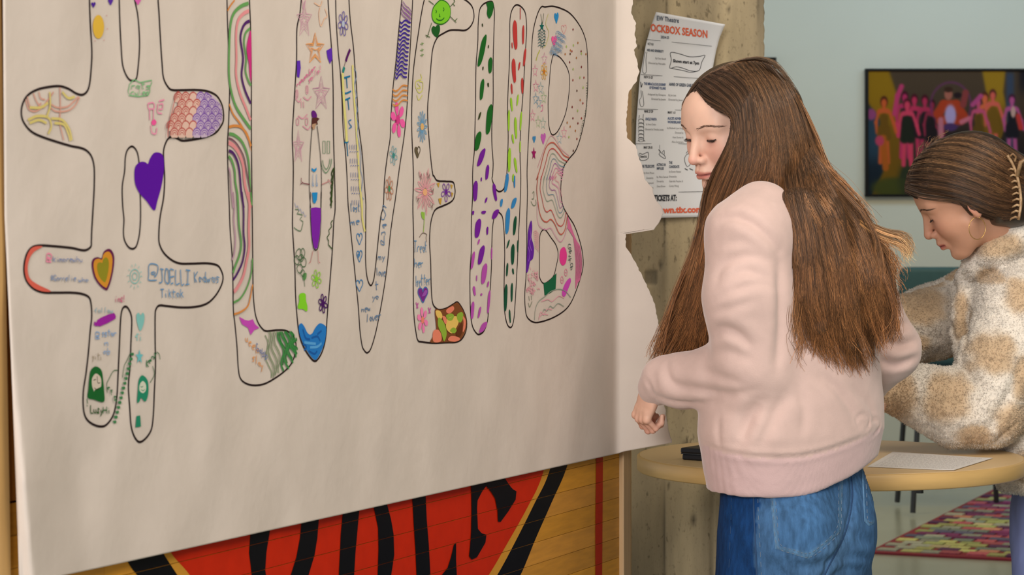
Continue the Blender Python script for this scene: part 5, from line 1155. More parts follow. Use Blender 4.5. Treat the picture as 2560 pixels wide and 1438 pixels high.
def fold(V, N, tree, lines):
    "press creases and raise ridges along lines seen on the cloth: (pixel points, width, depth)"
    for pts, wd, amp in lines:
        S = catmull(np.array(pts, float), 5); H = [cast(tree, *p)[0] for p in S]; H = np.array([h for h in H if h is not None])
        if len(H) < 2: continue
        near = ((V > H.min(0)-wd*4) & (V < H.max(0)+wd*4)).all(1); idx = np.nonzero(near)[0]
        d = np.full(len(idx), 9.0); u = np.zeros(len(idx))
        for i in range(len(H)-1):
            a, b = H[i], H[i+1]; ab = b-a; t = np.clip(((V[idx]-a)@ab)/max(ab@ab, 1e-12), 0, 1)
            q = np.linalg.norm(V[idx]-a-t[:, None]*ab, axis=1); m = q < d; d[m] = q[m]; u[m] = (i+t[m])/(len(H)-1)
        e = np.sin(np.clip(u, 0.02, .98)*math.pi)**.5
        g = -np.exp(-(d/wd)**2)+.32*np.exp(-((d-2.3*wd)/(1.3*wd))**2)
        V[idx] += N[idx]*(amp*g*e)[:, None]
    return V
def make_head(fr, neck, tone, pink, lipc, h=0.0019):
    "head and neck, modelled in the head's own frame; neck = list of (world point, radius)"
    s = SDF((-.125, -.10, -.20), (.135, .10, .135), h)
    s.ell((-.004, 0, .024), (.093, .074, .078), k=.01)
    s.ell((.032, 0, -.018), (.056, .058, .078), k=.02)
    s.ell((.036, 0, -.066), (.042, .044, .036), k=.022)
    s.ell((.053, 0, .038), (.033, .050, .034), k=.02)
    s.cap((.072, -.010, -.094), (.072, .010, -.094), .0145, k=.018)
    for q in (-1, 1):
        s.ell((.052, q*.037, -.030), (.027, .024, .028), k=.02)
        s.cap((.076, q*.012, .019), (.066, q*.042, .020), .011, k=.014)
        s.cap((.020, q*.052, -.045), (.058, q*.022, -.092), .014, k=.02)
        s.ell((.094, q*.029, -.003), (.013, .017, .012), k=.014, op='s')
        s.ell((.0690, q*.031, -.002), (.0140, .0145, .0135), k=.005)
    s.cap((.084, 0, .008), (.1035, 0, -.033), .0068, .0088, k=.010)
    s.ell((.103, 0, -.036), (.0090, .0085, .0080), k=.005)
    for q in (-1, 1):
        s.ell((.0925, q*.0115, -.0385), (.0095, .0065, .0068), k=.005)
        s.cap((.100, q*.006, -.048), (.094, q*.0075, -.045), .0028, k=.003, op='s')
    s.ell((.078, 0, -.056), (.020, .020, .014), k=.012)
    s.ell((.080, 0, -.066), (.0165, .022, .0145), k=.010)
    s.cap((.0925, -.010, -.0605), (.0925, .010, -.0605), .0052, k=.005); s.cap((.094, -.002, -.060), (.094, .002, -.060), .0052, k=.004)
    for q in (-1, 1): s.cap((.0925, q*.009, -.0605), (.083, q*.0225, -.0635), .0048, .0028, k=.004)
    s.cap((.0905, -.010, -.0705), (.0905, .010, -.0705), .0062, k=.005)
    for q in (-1, 1): s.cap((.0905, q*.010, -.0705), (.083, q*.020, -.0665), .0055, .003, k=.004)
    s.chain([(.084, -.025, -.0650), (.0985, -.008, -.0652), (.0995, 0, -.0656), (.0985, .008, -.0652), (.084, .025, -.0650)], [.0008, .0013, .0013, .0013, .0008], k=.0025, op='s')
    s.cap((.099, 0, -.046), (.0985, 0, -.054), .0018, k=.003, op='s')
    s.ell((.090, 0, -.081), (.008, .016, .005), k=.008, op='s')
    # eye openings below the lowered lids
    for q in (-1, 1): s.ell((.0835, q*.0315, -.0074), (.0082, .0132, .0032), k=.0015, op='s')
    # ears
    for q in (-1, 1):
        R = Matrix.Rotation(math.radians(q*18), 3, 'Z') @ Matrix.Rotation(math.radians(-12), 3, 'Y')
        s.ell((-.010, q*.0765, -.010), (.0165, .0055, .0285), R, k=.005); s.ell((-.003, q*.0745, -.033), (.008, .0055, .010), k=.005)
        s.ell((-.006, q*.0830, -.006), (.0095, .0050, .0180), R, k=.003, op='s')
    np_ = [(fr.loc(p)[0], r/fr.s) for p, r in neck]
    pts = [(-.028, 0, -.030)]+[p for p, r in np_]; rs = [.050]+[r for p, r in np_]
    for i in range(len(pts)-1): s.cap(pts[i], pts[i+1], rs[i], rs[i+1], k=.022)
    V, Fa = s.surface(); V = laplace(V, Fa, 2, .4)
    base = np.array(tone, float); C = np.tile(base, (len(V), 1)); x, y, z = V.T; ay = np.abs(y)
    def mixc(m, col): 
        nonlocal C
        C = C*(1-m[:, None])+np.array(col, float)*m[:, None]
    g = lambda cx, cy, cz, r: np.exp(-(((x-cx)**2+(ay-cy)**2+(z-cz)**2)/r**2))
    mixc(.35*g(.075, .036, -.030, .024), pink); mixc(.45*g(.110, 0, -.038, .012), pink); mixc(.3*g(.085, 0, -.098, .014), pink)
    mixc(.35*g(.078, .030, -.010, .010), (176, 112, 100)); mixc(.5*g(-.005, .082, -.012, .024)*(ay > .068), pink)
    lip = np.clip(1-np.abs((z+.0655)/(.0100-.00026*(ay*1000)**1.15*.55+1e-4))**3, 0, 1)*(ay < .0235)*(x > .080)
    mixc(np.clip(lip, 0, 1)*.8, lipc)
    mixc(np.exp(-((z+.0654)/.0014)**2)*(ay < .022)*(x > .082)*.75, (110, 50, 48))
    nos = np.exp(-(((x-.098)**2+(ay-.006)**2+(z+.046)**2)/.0028**2)); mixc(.7*nos, (110, 60, 50))
    return V, Fa, C
def face_parts(fr, V, Fa, parent, browc, lashes=True, blink=0.0):
    t = bvh(V, Fa)
    def snap(p, off):
        h = t.find_nearest(Vector(p)); return np.array(h[0])+np.array(h[1])*off
    for q in (1, -1):
        # eyeball
        n1, n2 = 24, 16; vs = []; cs = []; fc = []
        gz = np.array([.80, q*.05, -.60]); gz /= np.linalg.norm(gz)
        for i in range(n2+1):
            for j in range(n1):
                a, b = math.pi*i/n2, 2*math.pi*j/n1; d = np.array([math.cos(a), math.sin(a)*math.cos(b), math.sin(a)*math.sin(b)])
                vs.append(np.array([.0682, q*.031, -.002])+.0128*d); c_ = d@gz
                cs.append((16, 10, 10) if c_ > .96 else (64, 40, 28) if c_ > .84 else (222, 212, 206))
        fc = [(i*n1+j, i*n1+(j+1) % n1, (i+1)*n1+(j+1) % n1, (i+1)*n1+j) for i in range(n2) for j in range(n1)]
        mesh('eyeball', fr.out(np.array(vs)), fc, M_eye, parent, True, cols=lin(np.array(cs)))
        # lash line and lashes
        arc = [np.array([.0690+.0146*math.cos(math.radians(-15+7*u*u))*math.cos(math.radians(4+52*u)), q*(.031+.0150*math.cos(math.radians(-15+7*u*u))*math.sin(math.radians(4+52*u))), -.002+.0140*math.sin(math.radians(-15+7*u*u))]) for u in np.linspace(-1, 1, 13)]
        P = [np.array(arc)]; rr = random.Random(3)
        Vt, Ft = tubes([fr.out(P[0])], .00085*fr.s, .0012*fr.s, 5)
        lash = []
        for k in range(22):
            u = k/21; i = u*12; a = arc[int(min(i, 11))]*(1-i+int(min(i, 11)))+arc[int(min(i, 11))+1]*(i-int(min(i, 11)))
            d = np.array([.75, q*(.25+.8*u), -.45])*rr.uniform(.8, 1.2); d /= np.linalg.norm(d); L = .0042+.0022*u
            lash.append(fr.out(np.array([a, a+d*L*.5+np.array([0, 0, -.0004]), a+d*L+np.array([0, 0, .0006])])))
        V2, F2 = tubes(lash, .00032*fr.s, .00012*fr.s, 3)
        mesh('eyelashes', np.vstack([Vt, V2]), Ft.tolist()+(F2+len(Vt)).tolist(), M_lash, parent)
        hairs = []
        for k in range(100):
            u = rr.random(); v = rr.uniform(-1, 1)*(1-u*.75)*.0026
            y = q*(.015+.033*u); z = .0175+.0085*math.sin(min(u*1.25, 1)*1.7)-.008*u**2+v
            xb = .096-.036*u**1.6; a = snap((xb, y, z), .0004); b = snap((xb-.003*u, y+q*.0055, z+.0016*(1-2*u)-v*.25), .0009); hairs.append(fr.out(np.array([a, (a+b)/2+[.0003, 0, 0], b])))
        V3, F3 = tubes(hairs, .00028*fr.s, .00010*fr.s, 3)
        mesh('eyebrow', V3, F3, material('brow', browc, .6), parent)
def make_hand(left=True, flex=(50, 62, 38), h=0.0016, thumb_in=0.5):
    "x to the fingertips, z back of the hand, y to the thumb for a left hand (x cross z = -y ... mirrored below)"
    s = SDF((-.06, -.07, -.10), (.20, .075, .045), h)
    s.ell((-.006, 0, 0), (.030, .023, .017), k=.015)
    s.ell((.045, -.002, -.002), (.047, .034, .0135), k=.012); s.ell((.030, .020, -.010), (.030, .014, .013), k=.012); s.ell((.030, -.020, -.008), (.030, .013, .012), k=.012)
    for i, (y, L, spread) in enumerate(((.026, .040, 6), (.009, .044, 1), (-.008, .041, -4), (-.024, .033, -10))):
        p = np.array([.084-.004*abs(i-1), y, .000]); a = 0; sg = (L, L*.62, L*.5); r = .0086-.0006*(i == 3)-.0003*i
        d0 = np.array([.06, y*.85, .001]); s.cap(d0, p, .009, r+.0007, k=.008)
        s.ell(p+np.array([0, 0, .002]), (.0095, .0085, .0085), k=.006)
        for k in range(3):
            a += math.radians(flex[k]*(1+.06*i)); sp = math.radians(spread)
            q = p+sg[k]*np.array([math.cos(a)*math.cos(sp), math.cos(a)*math.sin(sp), -math.sin(a)])
            s.cap(p, q, r, r*.9, k=.003); 
            if k < 2: s.ell(q, (r*1.02,)*3, k=.003)
            p = q; r *= .9
    b = np.array([.012, .026, -.010]); m = b+.036*np.array([.66, .60, -.42]); e = m+.030*np.array([.86, .10-thumb_in*.5, -.45]); f = e+.024*np.array([.78, -.25-thumb_in*.5, -.40])
    s.cap(b, m, .0135, .0108, k=.010); s.cap(m, e, .0104, .0094, k=.004); s.cap(e, f, .0092, .0078, k=.004)
    V, Fa = s.surface(); V = laplace(V, Fa, 1, .4)
    nx = np.clip((V[:, 0]-.07)/.05, 0, 1)
    C = np.array([222, 176, 152.])[None]*(1-.35*nx[:, None])+np.array([214, 132, 116.])[None]*.35*nx[:, None]
    if not left: V = V*np.array([1, -1, 1]); Fa = Fa[:, ::-1]
    return V, Fa, C
def place_hand(H, wrist, X, Z, sc=0.92):
    X = np.array(X, float); X /= np.linalg.norm(X); Z = np.array(Z, float); Z -= (Z@X)*X; Z /= np.linalg.norm(Z); Y = np.cross(X, Z)   # left hand: thumb at x cross z
    V, Fa, C = H
    return np.array(wrist)+sc*(V@np.array([X, Y, Z])), Fa[:, ::-1], C
def join(parts):
    V = []; Fc = []; C = []; n = 0
    for v, f, c in parts: V.append(v); Fc.append(np.asarray(f)+n); C.append(c); n += len(v)
    return np.vstack(V), np.vstack(Fc), np.vstack(C)
def strands(tree, fams, cols, r, default_d, parent, name='hair_strands', lift=(.0005, .004), steps=15, seed=1, fallback=None):
    "hair strands combed over the hair volume. fams: (count, guides, tip spread px, strand length variation, colour index)"
    R_ = np.random.RandomState(seed); paths = []; C = []
    for cnt, G, spread, var, cc in fams:
        G = [catmull(np.array(g, float), 4)[:: 1] for g in G]; m = min(len(g) for g in G)
        G = [g[np.round(np.linspace(0, len(g)-1, steps)).astype(int)] for g in G]; G = np.array(G)
        dep = []
        for g in G:
            row = []
            for p in g:
                h, _ = cast(tree, *p); row.append(h.y if h is not None else np.nan)
            row = np.array(row); ok = ~np.isnan(row)
            row = np.interp(np.arange(len(row)), np.nonzero(ok)[0], row[ok]) if ok.any() else np.full(len(row), default_d)
            dep.append(row)
        dep = np.array(dep); ng = len(G)
        for _ in range(cnt):
            u = R_.uniform(0, ng-1.001); i = int(u); f = u-i
            P = G[i]*(1-f)+G[i+1]*f; D = dep[i]*(1-f)+dep[i+1]*f
            t = np.linspace(0, 1, steps); a = R_.uniform(0, 6.28); fr = R_.uniform(1.5, 4)
            start = R_.uniform(0, .18)*R_.randint(0, 2); end = 1-var*R_.random_sample()**1.4
            tt = start+(end-start)*t
            P = np.stack([np.interp(tt, t, P[:, k]) for k in (0, 1)], 1); D = np.interp(tt, t, D)
            off = R_.normal(size=2)*spread; cl = int(u*9+R_.uniform(-.3, .3)); ph = (cl*2.39+cnt) % 6.28; wv = spread*1.5
            P = P+off*(.15+tt[:, None]**1.3)+np.stack([np.sin(a+fr*6.28*tt), np.cos(a*1.7+fr*5*tt)*.4], 1)*(spread*.22*(.2+tt[:, None]))+np.stack([np.sin(ph+(5+cl % 3)*tt*2.2), 0*tt], 1)*(wv*tt[:, None]**1.5)
            L = R_.uniform(*lift); row = []
            for k, p in enumerate(P):
                h, _ = cast(tree, *p)
                if fallback is not None and p[1] > 600 and (h is None or k > steps//2):
                    h2, _ = cast(fallback, *p)
                    if h2 is not None and (h is None or h2.y < h.y) and (k > 0 and not np.isnan(row[-1]) and abs(h2.y-row[-1]) < .05): h = h2
                row.append(h.y-L if h is not None else np.nan)
            row = np.array(row); ok = ~np.isnan(row)
            if ok.sum() >= 2: row = np.interp(np.arange(steps), np.nonzero(ok)[0], row[ok])
            else: row = D-L
            row = np.convolve(np.pad(row, 1, 'edge'), [.25, .5, .25], 'valid')
            paths.append(np.array([W(p[0], p[1], y) for p, y in zip(P, row)]))
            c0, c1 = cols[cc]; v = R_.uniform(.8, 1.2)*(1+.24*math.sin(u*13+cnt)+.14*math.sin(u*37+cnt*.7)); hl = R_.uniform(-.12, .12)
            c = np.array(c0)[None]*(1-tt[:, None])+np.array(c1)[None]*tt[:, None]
            c = np.clip(c*v+np.array([6, 0, -4])*hl, 2, 255); C.append(np.repeat(c, 3, 0))
    V, Fa = tubes(paths, r, r*.45, 3)
    o = mesh(name, V, Fa, M_hair, parent, True, cols=lin(np.vstack(C))); o['kind'] = 'stuff'
    return o

def face_cut(m, fr, uh, uh_far, th, th_far, k=.004):
    "opens the hair volume over the face; hairline height by azimuth, side edge by height (degrees)"
    O, M, sc = fr.O, fr.M, fr.s
    def fn(x, y, z):
        q = [((x-O[0])*M[0, i]+(y-O[1])*M[1, i]+(z-O[2])*M[2, i])/sc for i in range(3)]
        a = np.degrees(np.arctan2(q[1], q[0])); U = q[2]
        H = np.where(a > 0, np.interp(np.abs(a), *uh), np.interp(np.abs(a), *uh_far))
        T = np.where(a > 0, np.interp(U, *th), np.interp(U, *th_far))
        return np.maximum(np.maximum((np.abs(a)-T)*.0014, U-H), .03-np.hypot(q[0], q[1]))
    m.ap(fn, O-.17, O+.17, k, 's')
# ================================================================ girl in the pink sweatshirt
def girl_pink():
    Y0 = 4.2; G = lambda px, py, d=0.0: np.array(W(px, py, Y0+d))
    t = empty('person', (*G(1985, 600)[:2], 0), 'person with very long loose brown hair in a pale pink sweatshirt and blue jeans', 'person')
    LX, LY = -.68, -.73; yaw = math.atan2(LY, LX); fwd = np.array([-.73, .68, 0]); lef = np.array([LX, LY, 0])
    fr = Frame(G(1843, 315, .08)*0+np.array([.396, 4.28, 1.486]), head_frame(math.radians(31.3), math.radians(18.7), math.radians(-3.5)), 1.0)
    neck = [(G(1905, 440, .05), .050), (G(1950, 500, .0), .058)]
    head = make_head(fr, neck, (230, 188, 166), (224, 140, 126), (204, 116, 106))
    # ---- body under the clothes
    def loft(s, rows, k=.02, op='u'):
        P = [G(cx, py, d) for py, cx, a, b, d in rows]
        s.loft([p[2] for p in P], [p[0] for p in P], [p[1] for p in P], [r[2] for r in rows], [r[3] for r in rows], yaw, k, op)
    def limbs(s, pts, rs, k=.02): s.chain([G(*p) for p in pts], rs, k)
    ctr = G(1982, 1300)
    lo = ctr+np.array([-.40, -.40, -1.0]); 
    b = SDF((ctr[0]-.36, ctr[1]-.32, -.005), (ctr[0]+.36, ctr[1]+.42, 1.45), .009)
    loft(b, [(480, 1950, .06, .05, 0), (540, 1965, .14, .075, 0), (800, 1985, .12, .085, 0), (1100, 1980, .12, .085, 0), (1300, 1985, .12, .08, 0), (1480, 1985, .11, .075, 0)])
    limbs(b, [(1880, 570, -.12), (1878, 900, -.12), (1636, 968, .012)], [.042, .036, .022]); limbs(b, [(2115, 570, .12), (2220, 870, .12), (2050, 990, .28)], [.042, .036, .024])
    for q in (1, -1):
        hip = G(1985, 1430)+lef*.08*q; knee = hip*[1, 1, 0]+np.array([0, 0, .42])+fwd*.02; ank = knee*[1, 1, 0]+np.array([0, 0, .09])-fwd*.03
        b.chain([hip, knee, ank], [.075, .05, .036], k=.02); b.cap(ank-[0, 0, .04], ank-[0, 0, .05]+fwd*.13, .034, .028, k=.02)
    bV, bF = b.surface(); bC = np.tile(np.array([226, 184, 162.]), (len(bV), 1))
    hand = make_hand(True, (46, 66, 44), thumb_in=.9)
    h1 = place_hand(hand, G(1622, 966, .015), (-.20, .18, -.95), (-.86, -.50, .05), .74)
    h2 = place_hand(make_hand(False), G(2050, 992, .28), (-.9, .2, -.35), (0, .1, 1), .88)
    hV = fr.out(head[0])
    V, Fa, C = join([(hV, head[1], head[2]), (bV, bF, bC), h1, h2])
    mesh('body', V, Fa, M_skin, t, True, cols=lin(C))
    face_parts(fr, head[0], head[1], t, (96, 66, 50))
    # fingernails omitted: they face away from the lens
    # ---- sweatshirt
    M_sw = material('pink_fleece', attr=True, rough=0.95, noise=0.025, nscale=60, bump=.25, bscale=420, bdist=.0012, sheen=.35, spec=.15)
    z = lambda py: CAMZ-(py-HOR)/F*Y0
    s = SDF((ctr[0]-.42, ctr[1]-.34, z(1240)), (ctr[0]+.32, ctr[1]+.38, z(440)), .0048)
    loft(s, [(462, 1940, .045, .04, 0), (490, 1950, .085, .07, 0), (512, 1958, .14, .085, 0), (545, 1966, .168, .098, 0), (620, 1978, .176, .112, 0), (760, 1988, .178, .12, 0), (900, 1986, .185, .127, 0), (1000, 1981, .195, .136, 0), (1075, 1979, .199, .138, 0), (1115, 1977, .194, .134, 0), (1228, 1974, .176, .121, 0)])
    limbs(s, [(1905, 532, -.09), (1872, 590, -.125), (1864, 740, -.14), (1880, 905, -.13)], [.056, .067, .067, .068], .03)
    limbs(s, [(1882, 915, -.13), (1790, 942, -.075), (1705, 952, -.025), (1664, 948, 0)], [.062, .054, .047, .043], .012)
    limbs(s, [(1660, 952, 0), (1640, 968, .013)], [.038, .032], .006)
    limbs(s, [(2040, 535, .08), (2078, 600, .12), (2152, 745, .13), (2226, 868, .12)], [.05, .058, .060, .052], .03)
    limbs(s, [(2226, 880, .12), (2140, 955, .2), (2060, 985, .27)], [.052, .05, .038], .02)
    # hem rises towards the back; inside of the hem is hollow
    zc = z(1222)
    def hem(x, y, zz):
        u = np.clip((x-(ctr[0]-.01))/.15, 0, 1)
        return (zz-(zc+.052*u**1.6))+0*y
    s.ap(hem, (ctr[0]-.4, ctr[1]-.4, z(1240)), (ctr[0]+.4, ctr[1]+.4, z(1120)), .004, 's')
    V, Fa = s.surface(); V = laplace(V, Fa, 2, .5); N = vnormals(V, Fa); tr = bvh(V, Fa)
    V = V+N*(.0022*snoise(V*[1, 1, .8], 24, 5, 3))[:, None]
    fl = [([(1800, 548), (1840, 543), (1880, 560), (1915, 590), (1946, 626)], .0075, .0075), ([(1792, 712), (1802, 672), (1835, 648), (1880, 640), (1928, 656)], .008, .0045), ([(1826, 700), (1860, 678), (1900, 688), (1940, 702)], .007, .004), ([(1788, 750), (1840, 724), (1900, 712), (1944, 722)], .006, .0035),
          ([(1775, 785), (1830, 768), (1885, 752)], .006, .0025), ([(1771, 848), (1806, 823), (1848, 838), (1884, 876)], .0085, .0075), ([(1946, 636), (1952, 740), (1951, 840), (1944, 925)], .010, .008), ([(1800, 612), (1860, 606), (1905, 622)], .007, .003),
          ([(1666, 893), (1666, 930), (1688, 962), (1758, 977), (1826, 985), (1890, 975)], .0075, .0060), ([(1632, 984), (1680, 1003), (1742, 1007), (1800, 1003)], .006, .0045), ([(1752, 924), (1806, 946), (1856, 960)], .008, .004), ([(1612, 945), (1630, 972), (1640, 1008)], .004, .003), ([(1775, 880), (1830, 880), (1890, 905)], .008, .003),
          ([(1900, 1008), (1872, 1050), (1850, 1105)], .011, .010), ([(1960, 990), (1930, 1050), (1900, 1115)], .009, .007), ([(1990, 960), (2010, 1030), (2000, 1100)], .008, .003),
          ([(2040, 930), (2100, 980), (2150, 1060)], .009, .006), ([(2120, 960), (2170, 1010), (2190, 1060)], .007, .003), ([(1800, 1040), (1795, 1080), (1800, 1118)], .006, .003),
          ([(2205, 800), (2245, 815), (2290, 800)], .007, .009), ([(2205, 848), (2250, 862), (2296, 850)], .007, .009), ([(2203, 900), (2240, 912), (2290, 895)], .007, .009), ([(2210, 760), (2240, 775), (2262, 770)], .006, .004),
          # the embossed swirl low on the back
          ([(2150, 1072), (2142, 1050), (2156, 1036), (2172, 1046), (2168, 1070), (2150, 1086)], .0028, .0028), ([(2172, 1060), (2186, 1048), (2198, 1058), (2192, 1080), (2170, 1098)], .0028, .0028),
          # seam of the hem band
          ([(1762, 1112), (1800, 1126), (1860, 1138), (1940, 1144), (2020, 1138), (2090, 1120), (2150, 1096), (2196, 1068)], .0035, .0040)]
    fl = [(a_, w_*1.05, d_*.9) for a_, w_, d_ in fl]
    V = fold(V, vnormals(V, Fa), tr, fl)
    # ribbing of the band and cuff
    P = (V-ctr)[:, :2]; ang = np.arctan2(P@lef[:2]/.19, P@fwd[:2]/.13)
    py = HOR-(V[:, 2]-CAMZ)/V[:, 1]*F; px = 1280+V[:, 0]/V[:, 1]*F
    seam = np.interp(px, [1762, 1800, 1860, 1940, 2020, 2090, 2150, 2196], [1112, 1126, 1138, 1144, 1138, 1120, 1096, 1068])
    band = (py > seam+4) & (np.abs(V[:, 1]-Y0) < .3) & (V[:, 2] < z(1050))
    N = vnormals(V, Fa); V = V-N*(band*.0012)[:, None]
    V[band] += N[band]*(.00045*np.sin(ang[band]*190))[:, None]
    base = np.array([206, 178, 169.]); C = np.tile(base, (len(V), 1)); C[band] = (202, 172, 170)
    C *= (1+.012*snoise(V, 30, 9, 3))[:, None]
    sw = mesh('sweatshirt', V, Fa, M_sw, t, True, cols=lin(np.clip(C, 0, 255)))
    SWT = bvh(V, Fa)
    # ---- jeans
    M_jn = material('denim', attr=True, rough=0.85, noise=0.3, nscale=130, stretch=(1, 1, .3), bump=.8, bscale=700, bdist=.001, detail=10, spec=.2)
    j = SDF((ctr[0]-.24, ctr[1]-.24, .07), (ctr[0]+.24, ctr[1]+.24, z(1090)), .006)
    loft(j, [(1100, 1980, .142, .092, 0), (1150, 1982, .148, .096, 0), (1220, 1985, .158, .104, 0), (1320, 1985, .165, .110, 0), (1400, 1982, .168, .112, 0), (1500, 1982, .160, .105, 0)], .02)
    for q in (1, -1):
        j.ell(ctr+lef*(.072 if q > 0 else .062)*q-fwd*(.042 if q > 0 else .03)+[0, 0, -.02], (.084, .084, .10), k=.03)
        hip = G(1984, 1470)+lef*.083*q; knee = hip*[1, 1, 0]+np.array([0, 0, .42])+fwd*.02; ank = knee*[1, 1, 0]+np.array([0, 0, .1])-fwd*.03
        j.chain([hip, knee, ank], [.088, .075, .072], k=.015)
    V, Fa = j.surface(); V = laplace(V, Fa, 2, .5); N = vnormals(V, Fa); tr = bvh(V, Fa)
    V = V+N*(.0013*snoise(V, 26, 15, 3))[:, None]
    V = fold(V, N, tr, [([(2128, 1180), (2132, 1260), (2112, 1340), (2070, 1420), (2040, 1470)], .007, .006), ([(1940, 1400), (2010, 1420), (2080, 1400), (2120, 1370)], .010, .006), ([(2130, 1330), (2160, 1350), (2184, 1350)], .008, .004), ([(1900, 1400), (1960, 1438), (2000, 1470)], .008, .004), ([(1800, 1300), (1835, 1330), (1840, 1400)], .008, .003), ([(2080, 1436), (2120, 1420), (2160, 1425)], .006, .004), ([(2095, 1405), (2140, 1392), (2178, 1398)], .006, .004)])
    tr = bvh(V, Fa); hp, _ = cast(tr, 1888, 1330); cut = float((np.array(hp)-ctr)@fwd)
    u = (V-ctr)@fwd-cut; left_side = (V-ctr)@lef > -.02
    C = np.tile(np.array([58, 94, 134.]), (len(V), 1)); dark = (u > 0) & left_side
    wear = np.exp(-(((V-ctr-lef*.05+fwd*.09+np.array([0, 0, .03]))**2).sum(1))/.08**2)
    C = C*(1-.28*wear[:, None])+np.array([128, 160, 190.])*.28*wear[:, None]
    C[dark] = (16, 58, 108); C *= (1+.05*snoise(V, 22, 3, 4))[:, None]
    jn = mesh('jeans', V, Fa, M_jn, t, True, cols=lin(np.clip(C, 0, 255)))
    M_st = material('stitching', (108, 124, 144), .8); M_sd = material('dark_stitching', (34, 66, 104), .8)
    def on(px, py, off=.001):
        h, n = cast(tr, px, py)
        return None if h is None else np.array(h)+np.array(n)*off
    def seamline(name, pts, r, mat_, par, off=.0006, dashed=False):
        S = catmull(np.array(pts, float), 14); P = [on(*p, off) for p in S]; P = [p for p in P if p is not None]
        if len(P) < 4: return
        P = np.array(P); paths = [P] if not dashed else [P[i:i+3] for i in range(0, len(P)-3, 4)]
        v, f = tubes(paths, r, None, 4); mesh(name, v, f, mat_, par)
    def pocket(poly, name='back_pocket'):
        # patch laid on the seat: grid clipped to the pocket outline
        (a, b, c, d, e) = [np.array(q, float) for q in poly]      # top-left, top-right, low-right, tip, low-left
        n = 26; vs = []; ok = True
        for jj in range(n+1):
            v = jj/n
            l = a*(1-v)+e*v; r = b*(1-v)+c*v
            for ii in range(n+1):
                u_ = ii/n; p = l*(1-u_)+r*u_
                tipw = (1-abs(u_-.5)*2); p = p+np.array([0, 1])*tipw*((d-(e+c)/2)[1])*v**3
                h = on(p[0], p[1], .0022 if 0 < ii < n and 0 < jj < n else .0004)
                vs.append(h if h is not None else np.array(tr.find_nearest(W(p[0], p[1], Y0-.05))[0]))
        fc = [(jj*(n+1)+ii, jj*(n+1)+ii+1, (jj+1)*(n+1)+ii+1, (jj+1)*(n+1)+ii) for jj in range(n) for ii in range(n)]
        V_ = np.array(vs); cc = np.tile(np.array([60, 97, 137.]), (len(V_), 1)); rr_ = np.array([min(i % (n+1), n-i % (n+1), i//(n+1), n-i//(n+1)) for i in range(len(V_))])
        cc[rr_ <= 1] = (84, 120, 154); cc *= (1+.05*snoise(V_, 22, 3, 4))[:, None]
        return mesh(name, V_, [f[::-1] for f in fc], M_jn, jn, True, cols=lin(cc))
    pocket([(1924, 1228), (2108, 1196), (2102, 1330), (2025, 1398), (1938, 1372)])
    pocket([(2152, 1150), (2180, 1150), (2184, 1310), (2176, 1316), (2160, 1304)])
    for pts in ([(1930, 1236), (1936, 1300), (1944, 1366), (1985, 1384), (2022, 1392), (2060, 1368), (2096, 1326), (2100, 1270), (2102, 1204)], [(1938, 1238), (1944, 1300), (1951, 1360), (1988, 1376), (2020, 1383), (2055, 1360), (2088, 1322), (2092, 1270), (2094, 1208)]):
        seamline('stitch_line', pts, .0005, M_st, jn, .0030, True)
    seamline('stitch_line', [(2158, 1160), (2163, 1240), (2166, 1300), (2178, 1308)], .0007, M_st, jn, .003, True)
    seamline('side_seam', [(1884, 1228), (1886, 1300), (1890, 1380), (1893, 1470)], .0016, M_sd, jn, .0003)
    seamline('stitch_line', [(1894, 1228), (1897, 1300), (1901, 1380), (1905, 1470)], .0005, M_st, jn, .0006, True)
    seamline('centre_seam', [(2126, 1170), (2130, 1250), (2112, 1335), (2070, 1420), (2050, 1460)], .0015, M_sd, jn, .0003)
    seamline('stitch_line', [(1830, 1226), (1828, 1300), (1822, 1440)], .0006, M_sd, jn, .0006, True)
    # ---- shoes under the hems
    M_sh = material('white_trainer', (214, 212, 206), .6)
    for q in (1, -1):
        hip = G(1984, 1470)+lef*.083*q; a = hip*[1, 1, 0]-fwd*.03+fwd*.02
        sh = SDF(a-[.2, .2, .01], a+[.2, .2, .14], .006); sh.cap(a+[0, 0, .055], a+[0, 0, .05]+fwd*.06, .042, .04, k=.02); sh.cap(a+[0, 0, .04]+fwd*.05, a+[0, 0, .034]+fwd*.14, .04, .033, k=.02)
        sh.ap(lambda x, y, zz: zz+0*x+0*y, a-[.2, .2, .2], a+[.2, .2, .0], .002, 's')
        v, f = sh.surface(); mesh('shoe', laplace(v, f, 1), f, M_sh, t, True)
    # ---- hair volume
    m = SDF((.20, Y0-.26, z(960)), (.72, Y0+.30, z(130)), .0055)
    cr = fr.out([(-.010, 0, .024)])[0]; m.ell(cr, (.100, .082, .085), fr.M, k=.02)
    dg = lambda px, py, dd=-.12, off=.004: np.array(cast(SWT, px, py)[0] or G(px, py, dd))+np.array([0, off, 0])
    m.chain([G(1905, 294, .05), G(1951, 385, .035), G(1998, 480, -.01), dg(2040, 560)], [.0785, .0595, .062, .05], k=.03)
    m.chain([G(1870, 290, .02), G(1880, 400, .0), G(1862, 480, .0), G(1815, 560, .02)], [.070, .058, .048, .040], k=.03)
    m.chain([G(1850, 390, .015), G(1820, 480, .02), G(1796, 580, .03), G(1768, 680, .045), G(1738, 780, .06), G(1716, 850, .075), G(1706, 890, .08)], [.034, .036, .038, .038, .036, .032, .016], k=.02)
    m.chain([G(1845, 520, .0), G(1806, 660, .02), G(1768, 800, .05), G(1752, 870, .06)], [.034, .036, .034, .026], k=.02)
    m.chain([dg(1990, 520), dg(2008, 640), dg(2020, 740), dg(2040, 810, off=.002), dg(2055, 850, off=.010)], [.036, .030, .028, .018, .008], k=.02)
